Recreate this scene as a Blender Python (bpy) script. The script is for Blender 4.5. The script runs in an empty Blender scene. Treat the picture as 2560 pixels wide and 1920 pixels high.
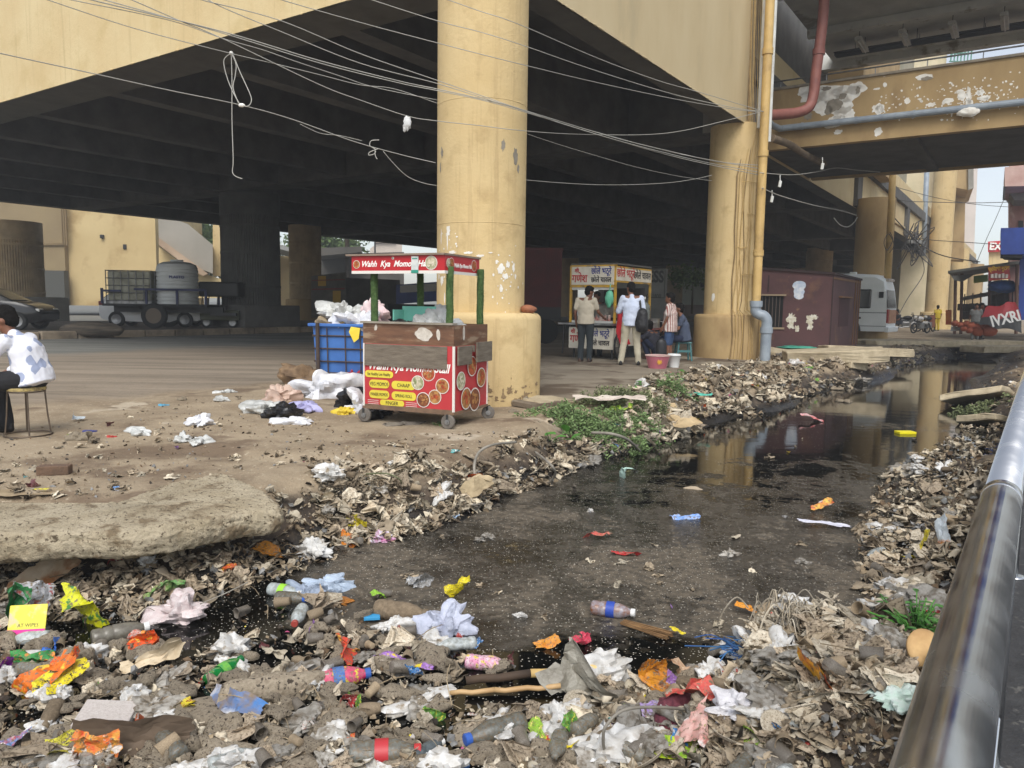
import bpy, bmesh, math, random
import numpy as np
from mathutils import Matrix, Vector, Euler, noise
R = math.radians
random.seed(7); np.random.seed(7); noise.seed_set(3)
scene = bpy.context.scene
# ------------------------------------------------------------------ camera
CAM_H, PITCH, ROLL, FPX, CX, CY = 1.3, R(5.9), 0.014, 1920.0, 1280.0, 960.0
_f = Vector((0, math.cos(PITCH), -math.sin(PITCH))); _r0 = Vector((1, 0, 0)); _u0 = Vector((0, math.sin(PITCH), math.cos(PITCH)))
_r = (_r0*math.cos(ROLL) + _u0*math.sin(ROLL)); _u = (_u0*math.cos(ROLL) - _r0*math.sin(ROLL))
cam = bpy.data.cameras.new('camera'); camo = bpy.data.objects.new('camera', cam); scene.collection.objects.link(camo)
camo.matrix_world = Matrix(((_r.x, _u.x, -_f.x, 0), (_r.y, _u.y, -_f.y, 0), (_r.z, _u.z, -_f.z, CAM_H), (0, 0, 0, 1)))
cam.sensor_width = 36; cam.lens = 36*FPX/2560; cam.clip_start = 0.05; cam.clip_end = 2000
scene.camera = camo
# ------------------------------------------------------------------ sky, sun, exposure
SUN_EL, SUN_AZ = R(50), R(182)           # bright hazy overcast, light from behind-left of the camera
w = bpy.data.worlds.new('World'); scene.world = w; w.use_nodes = True
nt = w.node_tree; bg = nt.nodes['Background']
sky = nt.nodes.new('ShaderNodeTexSky'); sky.sky_type = 'NISHITA'; sky.sun_disc = False
sky.sun_elevation = SUN_EL; sky.sun_rotation = SUN_AZ; sky.dust_density = 1.5; sky.air_density = 1.0; sky.ozone_density = 1
hs = nt.nodes.new('ShaderNodeHueSaturation'); hs.inputs['Saturation'].default_value = 0.42; hs.inputs['Value'].default_value = 1.0
nt.links.new(sky.outputs[0], hs.inputs['Color']); nt.links.new(hs.outputs[0], bg.inputs['Color']); bg.inputs['Strength'].default_value = 0.14
sl = bpy.data.lights.new('sun', 'SUN'); sl.energy = 1.8; sl.angle = R(35); sl.color = (1, .97, .92)
so = bpy.data.objects.new('sun', sl); scene.collection.objects.link(so)
_sd = Vector((math.sin(SUN_AZ)*math.cos(SUN_EL), math.cos(SUN_AZ)*math.cos(SUN_EL), math.sin(SUN_EL)))
so.rotation_euler = _sd.to_track_quat('Z', 'Y').to_euler()
scene.view_settings.view_transform = 'Standard'; scene.view_settings.look = 'None'
scene.view_settings.exposure = 0.62; scene.view_settings.gamma = 1
# ------------------------------------------------------------------ helpers
COL = scene.collection
def ray(px, py):
    return _f + _r*((px-CX)/FPX) - _u*((py-CY)/FPX)
def G(px, py, z=0.0):
    d = ray(px, py); t = (z-CAM_H)/d.z; return Vector((d.x*t, d.y*t, z))
def D(px, py, y):
    d = ray(px, py); t = y/d.y; return Vector((d.x*t, y, CAM_H+d.z*t))
OX, OY, UA = -.33, 10.31, math.atan2(.829, .559)
EU = Vector((.559, .829, 0)); EV = Vector((-.829, .559, 0))
def UV(u, v, z=0.0): return Vector((OX, OY, z)) + EU*u + EV*v
def toUV(p): q = Vector((p[0]-OX, p[1]-OY, 0)); return q.dot(EU), q.dot(EV)
def s2l(c):
    return tuple((x/12.92 if x <= .04045 else ((x+.055)/1.055)**2.4) for x in [v/255 for v in c])
class MB:
    def __init__(s, T=None): s.v = []; s.f = []; s.m = []; s.T = T; s.mi = 0; s.sm = []; s.smooth = False
    def add(s, vs, fs, T=None):
        b = len(s.v); t = s.T
        if T is not None: t = (t @ T) if t is not None else T
        for p in vs: s.v.append(tuple(t @ Vector(p)) if t is not None else tuple(p))
        for f in fs: s.f.append([b+i for i in f]); s.m.append(s.mi); s.sm.append(s.smooth)
        return s
    def box(s, x0, x1, y0, y1, z0, z1, T=None):
        return s.add([(x0,y0,z0),(x1,y0,z0),(x1,y1,z0),(x0,y1,z0),(x0,y0,z1),(x1,y0,z1),(x1,y1,z1),(x0,y1,z1)],
                     [(0,3,2,1),(4,5,6,7),(0,1,5,4),(1,2,6,5),(2,3,7,6),(3,0,4,7)], T)
    def rbox(s, x0, x1, y0, y1, z0, z1, r=.02, T=None):   # box with bevelled edges
        bm = bmesh.new(); bmesh.ops.create_cube(bm, size=1)
        for v in bm.verts: v.co = Vector(((x0+x1)/2+v.co.x*(x1-x0), (y0+y1)/2+v.co.y*(y1-y0), (z0+z1)/2+v.co.z*(z1-z0)))
        bmesh.ops.bevel(bm, geom=bm.edges[:], offset=r, segments=2, affect='EDGES', profile=.5)
        bm.verts.index_update(); s.add([v.co[:] for v in bm.verts], [[v.index for v in f.verts] for f in bm.faces], T); bm.free(); return s
    def prism(s, poly, z0, z1, T=None):
        n = len(poly); vs = [(p[0],p[1],z0) for p in poly] + [(p[0],p[1],z1) for p in poly]
        return s.add(vs, [tuple(range(n))[::-1], tuple(range(n, 2*n))] + [(i,(i+1)%n,n+(i+1)%n,n+i) for i in range(n)], T)
    def lathe(s, prof, n=24, T=None, cap=True, fl=0):
        vs = []; fs = []
        for k, (r, z) in enumerate(prof):
            for i in range(n):
                a = 2*math.pi*i/n; rr = r*(1-fl*(i % 2)); vs.append((rr*math.cos(a), rr*math.sin(a), z))
        m = len(prof)
        for k in range(m-1):
            for i in range(n): fs.append((k*n+i, k*n+(i+1)%n, (k+1)*n+(i+1)%n, (k+1)*n+i))
        if cap: fs.append(tuple(range(n))[::-1]); fs.append(tuple((m-1)*n+i for i in range(n)))
        return s.add(vs, fs, T)
    def tube(s, pts, r, n=8, cap=True):
        pts = [Vector(p) for p in pts]; rs = r if isinstance(r, (list, tuple)) else [r]*len(pts)
        vs = []; fs = []; m = len(pts); prev = None
        for k, p in enumerate(pts):
            d = (pts[min(k+1, m-1)]-pts[max(k-1, 0)]); d = d.normalized() if d.length > 1e-9 else Vector((0,0,1))
            if prev is None: a = d.orthogonal().normalized()
            else: a = (prev - d*prev.dot(d)); a = a.normalized() if a.length > 1e-6 else d.orthogonal().normalized()
            prev = a; b = d.cross(a)
            for i in range(n):
                t = 2*math.pi*i/n; vs.append(tuple(p + (a*math.cos(t)+b*math.sin(t))*rs[k]))
        for k in range(m-1):
            for i in range(n): fs.append((k*n+i, k*n+(i+1)%n, (k+1)*n+(i+1)%n, (k+1)*n+i))
        if cap: fs.append(tuple(range(n))[::-1]); fs.append(tuple((m-1)*n+i for i in range(n)))
        return s.add(vs, fs)
    def ell(s, c, r, rot=None, n=12, fn=None):
        vs = []; fs = []; h = n//2+2
        for k in range(h+1):
            ph = math.pi*k/h
            for i in range(n):
                a = 2*math.pi*i/n; p = Vector((math.sin(ph)*math.cos(a)*r[0], math.sin(ph)*math.sin(a)*r[1], math.cos(ph)*r[2]))
                if fn: p = fn(p)
                if rot: p = rot @ p
                vs.append(tuple(p+Vector(c)))
        for k in range(h):
            for i in range(n): fs.append((k*n+i, (k+1)*n+i, (k+1)*n+(i+1)%n, k*n+(i+1)%n))
        return s.add(vs, fs)
    def cap(s, a, b, ra, rb, n=12):
        a = Vector(a); b = Vector(b); d = b-a; L = d.length; dn = d/L if L > 1e-6 else Vector((0,0,1))
        pts = []; rs = []
        for k in (80, 55, 30): pts.append(a-dn*ra*math.sin(R(k))); rs.append(ra*math.cos(R(k)))
        pts += [a, b]; rs += [ra, rb]
        for k in (30, 55, 80): pts.append(b+dn*rb*math.sin(R(k))); rs.append(rb*math.cos(R(k)))
        return s.tube(pts, rs, n)
    def build(s, name, mats, parent=None, smooth=False, auto=None):
        me = bpy.data.meshes.new(name); me.from_pydata(s.v, [], s.f)
        for m in (mats if isinstance(mats, (list, tuple)) else [mats]): me.materials.append(m)
        if any(s.m): me.polygons.foreach_set('material_index', s.m)
        if smooth: me.polygons.foreach_set('use_smooth', [True]*len(s.f))
        elif any(s.sm): me.polygons.foreach_set('use_smooth', s.sm)
        me.update(); o = bpy.data.objects.new(name, me); COL.objects.link(o)
        if parent: o.parent = parent
        if auto:
            me.polygons.foreach_set('use_smooth', [True]*len(s.f)); me.set_sharp_from_angle(angle=R(auto))
        return o
def tag(o, label=None, cat=None, group=None, kind=None):
    if label: o['label'] = label
    if cat: o['category'] = cat
    if group: o['group'] = group
    if kind: o['kind'] = kind
    return o
def thing(name, label, cat, loc=(0,0,0), rz=0, group=None):
    o = bpy.data.objects.new(name, None); COL.objects.link(o); o.location = loc; o.rotation_euler = (0,0,rz)
    o.empty_display_size = .1; return tag(o, label, cat, group)
def TR(x=0, y=0, z=0, rx=0, ry=0, rz=0, s=1):
    return Matrix.Translation((x,y,z)) @ Euler((rx,ry,rz)).to_matrix().to_4x4() @ Matrix.Scale(s, 4)
def copy_tree(o, parent=None):
    c = o.copy(); COL.objects.link(c)
    if parent: c.parent = parent
    for ch in list(o.children): copy_tree(ch, c)
    return c
def catmull(P, n=6):
    P = [Vector(p) for p in P]; out = []
    for i in range(len(P)-1):
        a = P[max(i-1,0)]; b = P[i]; c = P[i+1]; d = P[min(i+2, len(P)-1)]
        for k in range(n):
            t = k/n; out.append(.5*((2*b)+(c-a)*t+(2*a-5*b+4*c-d)*t*t+(3*b-a-3*c+d)*t**3))
    out.append(P[-1]); return out
# ------------------------------------------------------------------ materials
MATS = {}
def mat(name, c1, c2=None, rough=.8, scale=5, bump=0, bscale=None, metal=0, spots=None, alpha=None, trans=0, rnd=0, detail=6, stretch=None, spec=.5, c3=None, s3=1.2, island=False, t3=(.52,.62), sp_t=(.6,.66), sp_s=None, sss=0, coords='Object', streak=None):
    """two noise-mixed colours, optional large patches c3, small spots, bump"""
    if name in MATS: return MATS[name]
    m = bpy.data.materials.new(name); m.use_nodes = True; nt = m.node_tree; N = nt.nodes; L = nt.links; b = N['Principled BSDF']
    tc = N.new('ShaderNodeTexCoord'); mp = N.new('ShaderNodeMapping'); L.new(tc.outputs[coords], mp.inputs[0])
    if stretch: mp.inputs['Scale'].default_value = stretch
    vec = mp.outputs[0]
    if rnd:
        oi = N.new('ShaderNodeObjectInfo'); ad = N.new('ShaderNodeVectorMath'); ad.operation = 'ADD'
        mu = N.new('ShaderNodeMath'); mu.operation = 'MULTIPLY'; mu.inputs[1].default_value = 37
        L.new(oi.outputs['Random'], mu.inputs[0]); L.new(vec, ad.inputs[0]); L.new(mu.outputs[0], ad.inputs[1]); vec = ad.outputs[0]
    def noi(sc, det=detail, rg=.6):
        n = N.new('ShaderNodeTexNoise'); n.inputs['Scale'].default_value = sc; n.inputs['Detail'].default_value = det; n.inputs['Roughness'].default_value = rg
        L.new(vec, n.inputs['Vector']); return n.outputs['Fac']
    def ramp(x, a, bb):
        r = N.new('ShaderNodeMapRange'); r.inputs['From Min'].default_value = a; r.inputs['From Max'].default_value = bb; L.new(x, r.inputs['Value']); return r.outputs[0]
    def mix(fac, a, bb):
        x = N.new('ShaderNodeMix'); x.data_type = 'RGBA'; L.new(fac, x.inputs['Factor'])
        for sk, v in ((x.inputs[6], a), (x.inputs[7], bb)):
            if isinstance(v, tuple): sk.default_value = (*v[:3], 1)
            else: L.new(v, sk)
        return x.outputs[2]
    col = s2l(c1)
    if c2: col = mix(ramp(noi(scale), .35, .65), s2l(c1), s2l(c2))
    if c3: col = mix(ramp(noi(s3, 8), *t3), col, s2l(c3))
    if spots: col = mix(ramp(noi(sp_s or scale*4, 3), *sp_t), col, s2l(spots))
    if streak:
        m2 = N.new('ShaderNodeMapping'); L.new(tc.outputs[coords], m2.inputs[0]); m2.inputs['Scale'].default_value = (7,7,.35)
        n2 = N.new('ShaderNodeTexNoise'); n2.inputs['Scale'].default_value = 1; n2.inputs['Detail'].default_value = 6; n2.inputs['Roughness'].default_value = .7; L.new(m2.outputs[0], n2.inputs['Vector']); col = mix(ramp(n2.outputs['Fac'], .55, .75), col, s2l(streak))
    if rnd or island:
        src = N.new('ShaderNodeNewGeometry').outputs['Random Per Island'] if island else oi.outputs['Random']
        h = N.new('ShaderNodeHueSaturation'); r = N.new('ShaderNodeMapRange'); k = rnd or .4
        r.inputs['To Min'].default_value = 1-k; r.inputs['To Max'].default_value = 1+k*.8; L.new(src, r.inputs['Value']); L.new(r.outputs[0], h.inputs['Value'])
        if isinstance(col, tuple): h.inputs['Color'].default_value = (*col, 1)
        else: L.new(col, h.inputs['Color'])
        col = h.outputs[0]
    if isinstance(col, tuple): b.inputs['Base Color'].default_value = (*col, 1)
    else: L.new(col, b.inputs['Base Color'])
    b.inputs['Roughness'].default_value = rough; b.inputs['Metallic'].default_value = metal; b.inputs['Specular IOR Level'].default_value = spec
    if trans: b.inputs['Transmission Weight'].default_value = trans; b.inputs['IOR'].default_value = 1.3
    if alpha is not None: b.inputs['Alpha'].default_value = alpha
    if bump:
        bp = N.new('ShaderNodeBump'); bp.inputs['Strength'].default_value = min(1, bump); bp.inputs['Distance'].default_value = .02 if bump <= 1 else .05
        L.new(noi(bscale or scale*3, 8, .65), bp.inputs['Height']); L.new(bp.outputs[0], b.inputs['Normal'])
    MATS[name] = m; return m
def rgb(name, c, rough=.6, **k): return mat(name, c, None, rough, **k)
_fd = {}
def text(s, size, T, m, parent, name='lettering', ext=.001, bold=0, shear=0, align='CENTER', sx=1, heavy=0):
    cu = bpy.data.curves.new('txt', 'FONT'); cu.body = s; cu.size = size; cu.extrude = ext; cu.offset = bold; cu.shear = shear; cu.align_x = align; cu.resolution_u = 3
    o = bpy.data.objects.new('txt', cu); COL.objects.link(o)
    bpy.context.view_layer.update(); me = bpy.data.meshes.new_from_object(o.evaluated_get(bpy.context.evaluated_depsgraph_get()))
    bpy.data.objects.remove(o); bpy.data.curves.remove(cu)
    if heavy:
        q = MB(); P_ = [v.co.copy() for v in me.vertices]; Fs = [tuple(p.vertices) for p in me.polygons]
        for i, (dx, dy) in enumerate(((0,0),(heavy,0),(-heavy,0),(0,heavy*.7),(0,-heavy*.7))): q.add([(p.x+dx, p.y+dy, p.z+i*.0004) for p in P_], Fs)
        me = bpy.data.meshes.new(name); me.from_pydata(q.v, [], q.f)
    me.transform(T @ Matrix.Diagonal((sx,1,1,1))); me.materials.clear(); me.materials.append(m); me.name = name
    ob = bpy.data.objects.new(name, me); COL.objects.link(ob); ob.parent = parent; return ob
def crease(seed, amp, lo=1.2, hi=4.5, m=11):
    rr = random.Random(seed); W = []
    for i in range(m):
        f_ = lo+(hi-lo)*i/(m-1); d = Vector((rr.gauss(0,1), rr.gauss(0,1), rr.gauss(0,1))).normalized(); W.append((d*f_, rr.uniform(0,2), amp*(.34 if i < 3 else .17)*(1.3-.8*i/m)))
    off = Vector((seed*2.3, seed*1.1, 0))
    def k(u):
        v = u+noise.noise_vector(u*1.2+off)*.35; t = 0
        for d, ph, a in W: x = (v.dot(d)+ph) % 2; t += a*(abs(x-1)*2-1)
        return t
    return k
# ------------------------------------------------------------------ terrain shape
WZ = -.40
def _h(ix, iy, s):
    n = (ix*374761393 + iy*668265263 + s*974634777) & 0x7fffffff
    n = ((n ^ (n >> 13))*1274126177) & 0x7fffffff
    return ((n ^ (n >> 16)) & 0xffff)/65535.0
def vn(x, y, s=0):
    x = np.asarray(x, float); y = np.asarray(y, float)
    ix = np.floor(x).astype(np.int64); iy = np.floor(y).astype(np.int64); fx = x-ix; fy = y-iy
    fx = fx*fx*(3-2*fx); fy = fy*fy*(3-2*fy)
    a = _h(ix, iy, s); b = _h(ix+1, iy, s); c = _h(ix, iy+1, s); d = _h(ix+1, iy+1, s)
    return (a+(b-a)*fx+(c-a)*fy+(a-b-c+d)*fx*fy)*2-1
def fbm(x, y, s=0, o=4):
    r = 0; a = 1; 
    for k in range(o): r = r+vn(x*2**k, y*2**k, s+k)*a; a *= .5
    return r/1.9
def sst(a, b, x): t = np.clip((x-a)/(b-a), 0, 1); return t*t*(3-2*t)
def poly_w(pts, z=WZ): return np.array([G(x, y, z)[:2] for x, y in pts])
CHAN = poly_w([(-500,1500),(0,1500),(150,1500),(380,1500),(500,1480),(640,1440),(712,1412),(813,1410),(842,1370),(999,1346),(1057,1334),(1160,1308),(1233,1279),
 (1280,1235),(1378,1213),(1449,1170),(1508,1147),(1606,1125),(1638,1112),(1720,1092),(1768,1063),(1840,1040),(1912,1030),(1970,1014),(2003,994),(2068,981),
 (2117,970),(2180,952),(2230,935),(2263,918),(2328,900),(2400,890),(2470,893),(2480,912),(2450,935),(2430,965),(2413,998),(2400,1030),(2440,1060),(2470,1100),(2430,1150),
 (2330,1130),(2330,1154),(2254,1177),(2218,1193),(2230,1225),(2185,1251),(2150,1290),(2152,1356),(2190,1400),(2230,1440),(2160,1490),(2050,1500),(1960,1540),(1890,1610),(1870,1690),(1960,1760),(2000,1900),(2000,2300),(-500,2300)])
MARSH = poly_w([(-500,1590),(0,1570),(200,1570),(330,1640),(470,1640),(560,1590),(640,1530),(820,1520),(900,1570),(1040,1600),(1180,1640),(1300,1690),(1480,1720),(1640,1740),(1800,1700),(1900,1650),(1990,1700),(2000,2300),(-500,2300)])
def psd(P, x, y):
    """signed distance to polygon, + outside"""
    d = np.full(x.shape, 1e9); ins = np.zeros(x.shape, bool); n = len(P)
    for i in range(n):
        ax, ay = P[i]; bx, by = P[(i+1) % n]; ex, ey = bx-ax, by-ay
        t = np.clip(((x-ax)*ex+(y-ay)*ey)/(ex*ex+ey*ey+1e-12), 0, 1)
        d = np.minimum(d, np.hypot(x-ax-ex*t, y-ay-ey*t))
        c = ((ay > y) != (by > y)) & (x < (bx-ax)*(y-ay)/((by-ay) if by != ay else 1e-12)+ax); ins ^= c
    return np.where(ins, -d, d)
def bump(x, y, px, py, z, sx, sy, h):
    c = G(px, py, z); return h*np.exp(-((x-c.x)/sx)**2-((y-c.y)/sy)**2)
RP0 = np.array([-.056, 0.]); RD = np.array([.569, .822])   # railing line
def zt(x, y):
    x = np.atleast_1d(np.asarray(x, float)); y = np.atleast_1d(np.asarray(y, float))
    wob = fbm(x*2.2, y*2.2, 3)*.09
    d = psd(CHAN, x, y)+wob
    rs = (x-RP0[0])*RD[1]-(y-RP0[1])*RD[0]      # + : right of the railing
    right = sst(-2.6, -1.2, rs)
    hi = fbm(x*.6, y*.6, 9, 3)*.035+fbm(x*5, y*5, 11, 4)*.012
    wid = .75+.6*right+.35*vn(x*.9, y*.9, 5)
    up = sst(-.02, 1, d/np.maximum(wid, .3))
    lump = fbm(x*7, y*7, 21, 4)*.035*np.clip(4*up*(1-up)+.15, 0, 1)
    z = WZ-.03 + (.43+hi)*up**.8 + lump
    z = np.where(d < 0, WZ-.03+np.maximum(d*.9, -.5), z)
    m = psd(MARSH, x, y)
    mz = WZ-.030+fbm(x*2.4, y*2.4, 31, 4)*.055+fbm(x*11, y*11, 33, 3)*.02
    mz = mz-bump(x, y, 1330, 1735, WZ, .22, .16, .09)-bump(x, y, 460, 1590, WZ, .16, .12, .06)-bump(x, y, 560, 1780, WZ, .12, .08, .08)-bump(x, y, 690, 1665, WZ, .14, .07, .07)-bump(x, y, 1000, 1805, WZ, .1, .06, .08)-bump(x, y, 750, 1865, WZ, .08, .05, .08)
    inm = sst(.10, -.12, m)
    z = np.where(d < .25, np.maximum(z, z*(1-inm)+mz*inm), z)
    # heaps
    z = z+bump(x, y, 2090, 1640, -.3, .42, .42, .17)+bump(x, y, 1000, 1250, -.3, .5, .35, .07)+bump(x, y, 2150, 1850, -.3, .5, .5, .06)+bump(x, y, 2120, 1870, -.3, .42, .5, .24)
    z = z+bump(x, y, 1560, 1060, 0, .8, .6, .10)+bump(x, y, 1950, 960, 0, 2.2, 1.2, .16)+bump(x, y, 2200, 905, 0, 2.5, 1.5, .22)+bump(x, y, 1750, 985, 0, 1.6, .9, .08)
    z = np.where((d > .2), z-sst(.0, .5, np.minimum(1.2-np.abs(x+1.15+.35*np.sin(y*1.7)), 1.2))*0, z)
    # little gully running up the bank beside the paper heap
    g0 = G(1010, 1230, 0); g1 = G(930, 1165, 0); g2 = G(430, 1120, 0)
    for a, b, dep, wd in ((g0, g1, .13, .3), (g1, g2, .05, .16)):
        ex, ey = b.x-a.x, b.y-a.y; t = np.clip(((x-a.x)*ex+(y-a.y)*ey)/(ex*ex+ey*ey), 0, 1)
        z = z-dep*np.exp(-(np.hypot(x-a.x-ex*t, y-a.y-ey*t)/wd)**2)*(d > .1)
    # right-hand walkway beneath the railing
    z = np.where(rs > -.24, np.where(rs > -.22, .0, -.2), np.minimum(z, .02+0*z) if False else z)
    # flat far away
    u = (x-OX)*.559+(y-OY)*.829; v = -(x-OX)*.829+(y-OY)*.559
    z = np.where((v > 6) | (y > 60) | (y < .4), np.where((d > 0) & (rs < 0), hi*.3, z), z)
    return z
def zh(x, y): return float(zt(x, y)[0])
def drop(px, py):
    """where the sight line of a pixel meets the terrain"""
    z = -.2
    for k in range(8): p = G(px, py, z); z = .5*z+.5*max(zh(p.x, p.y), WZ)
    p = G(px, py, z); return Vector((p.x, p.y, max(zh(p.x, p.y), WZ)))
# ---- ground sheet
rows = 640; cols = 520
yy = 1.4*np.exp(np.linspace(0, math.log(700/1.4), rows)) ; sx = np.linspace(-1, 1, cols); sx = sx*(.75+.25*np.abs(sx))
Yg = (yy-2.2)[:, None]+0*sx[None, :]; Xg = (yy[:, None]*1.15)*sx[None, :]
Zg = zt(Xg.ravel(), Yg.ravel()).reshape(Xg.shape)
me = bpy.data.meshes.new('ground'); nv = rows*cols; me.vertices.add(nv)
me.vertices.foreach_set('co', np.stack([Xg, Yg, Zg], -1).astype(np.float32).ravel())
idx = (np.arange(rows-1)[:, None]*cols+np.arange(cols-1)[None, :]).ravel(); q = np.stack([idx, idx+1, idx+1+cols, idx+cols], -1)
me.loops.add(q.size); me.loops.foreach_set('vertex_index', q.ravel().astype(np.int32)); me.polygons.add(len(q))
me.polygons.foreach_set('loop_start', np.arange(0, q.size, 4, dtype=np.int32))
me.polygons.foreach_set('use_smooth', np.ones(len(q), bool)); me.update(calc_edges=True); me.validate()
ground = bpy.data.objects.new('ground', me); COL.objects.link(ground); tag(ground, kind='structure')
# ground material: dry dirt / wet black mud near water level / dusty road further under the deck
def ground_mat():
    m = bpy.data.materials.new('dirt'); m.use_nodes = True; nt = m.node_tree; N = nt.nodes; L = nt.links; b = N['Principled BSDF']
    geo = N.new('ShaderNodeNewGeometry'); P = geo.outputs['Position']
    def noi(sc, det=8, rg=.62, vec=P):
        n = N.new('ShaderNodeTexNoise'); n.inputs['Scale'].default_value = sc; n.inputs['Detail'].default_value = det; n.inputs['Roughness'].default_value = rg; L.new(vec, n.inputs['Vector']); return n.outputs['Fac']
    def mr(x, a, bb, c=0, d=1):
        r = N.new('ShaderNodeMapRange'); r.interpolation_type = 'SMOOTHSTEP'
        for i, v in zip(('From Min', 'From Max', 'To Min', 'To Max'), (a, bb, c, d)): r.inputs[i].default_value = v
        L.new(x, r.inputs['Value']); return r.outputs[0]
    def mix(fac, a, bb):
        x = N.new('ShaderNodeMix'); x.data_type = 'RGBA'; L.new(fac, x.inputs['Factor'])
        for sk, v in ((x.inputs[6], a), (x.inputs[7], bb)):
            if isinstance(v, tuple): sk.default_value = (*s2l(v), 1)
            else: L.new(v, sk)
        return x.outputs[2]
    def math_(op, a, bb):
        x = N.new('ShaderNodeMath'); x.operation = op
        for i, v in enumerate((a, bb)):
            if isinstance(v, (int, float)): x.inputs[i].default_value = v
            else: L.new(v, x.inputs[i])
        return x.outputs[0]
    sep = N.new('ShaderNodeSeparateXYZ'); L.new(P, sep.inputs[0])
    dry = mix(mr(noi(1.3), .35, .68), (166,149,124), (139,122,99)); dry = mix(mr(noi(26, 4), .58, .70), dry, (192,178,154)); dry = mix(mr(noi(60, 3), .62, .72), dry, (104,90,74))
    # pale dusty patches and damp brown patches in large shapes
    dry = mix(mr(noi(.55, 6), .52, .60), dry, (118,100,80)); dry = mix(mr(noi(.9, 6), .60, .66), dry, (184,170,148))
    mud = mix(mr(noi(9), .4, .65), (62,53,44), (92,79,66)); mud = mix(mr(noi(40, 4), .60, .66), mud, (134,120,100))
    black = mix(mr(noi(14), .4, .7), (22,21,20), (50,44,38))
    zz = math_('ADD', sep.outputs[2], mr(noi(4, 5), 0, 1, -.09, .09))
    c = mix(mr(zz, -.33, -.20), black, mud); c = mix(mr(zz, -.18, -.04), c, dry)
    # road zone from v (distance behind the near girder line)
    vv = N.new('ShaderNodeVectorMath'); vv.operation = 'DOT_PRODUCT'; L.new(P, vv.inputs[0]); vv.inputs[1].default_value = (-.829, .559, 0)
    vofs = -OX*-.829-OY*.559
    v = math_('ADD', math_('ADD', vv.outputs['Value'], vofs), mr(noi(.5, 4), 0, 1, -1.0, 1.0))
    stre = N.new('ShaderNodeMapping'); L.new(P, stre.inputs[0]); stre.inputs['Rotation'].default_value = (0,0,-UA); stre.inputs['Scale'].default_value = (.12, 1.4, 1)
    rn = noi(1.6, 8, .6, stre.outputs[0])
    road = mix(mr(rn, .35, .65), (122,110,94), (152,138,120)); tar = mix(mr(rn, .4, .65), (104,104,98), (134,132,124))
    pl = mix(mr(noi(2.5, 6), .45, .6), (150,142,126), (126,118,104))
    c = mix(mr(v, 3.6, 4.6), c, road); c = mix(mr(v, 11.5, 14), c, tar)
    L.new(c, b.inputs['Base Color'])
    wet = mr(zz, -.34, -.24, .2, .88); L.new(wet, b.inputs['Roughness'])
    bp = N.new('ShaderNodeBump'); bp.inputs['Distance'].default_value = .03; bp.inputs['Strength'].default_value = .9
    hh = math_('ADD', noi(11, 10, .7), math_('MULTIPLY', noi(90, 4, .6), .25)); L.new(hh, bp.inputs['Height']); L.new(bp.outputs[0], b.inputs['Normal'])
    return m
me.materials.append(ground_mat())
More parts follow.
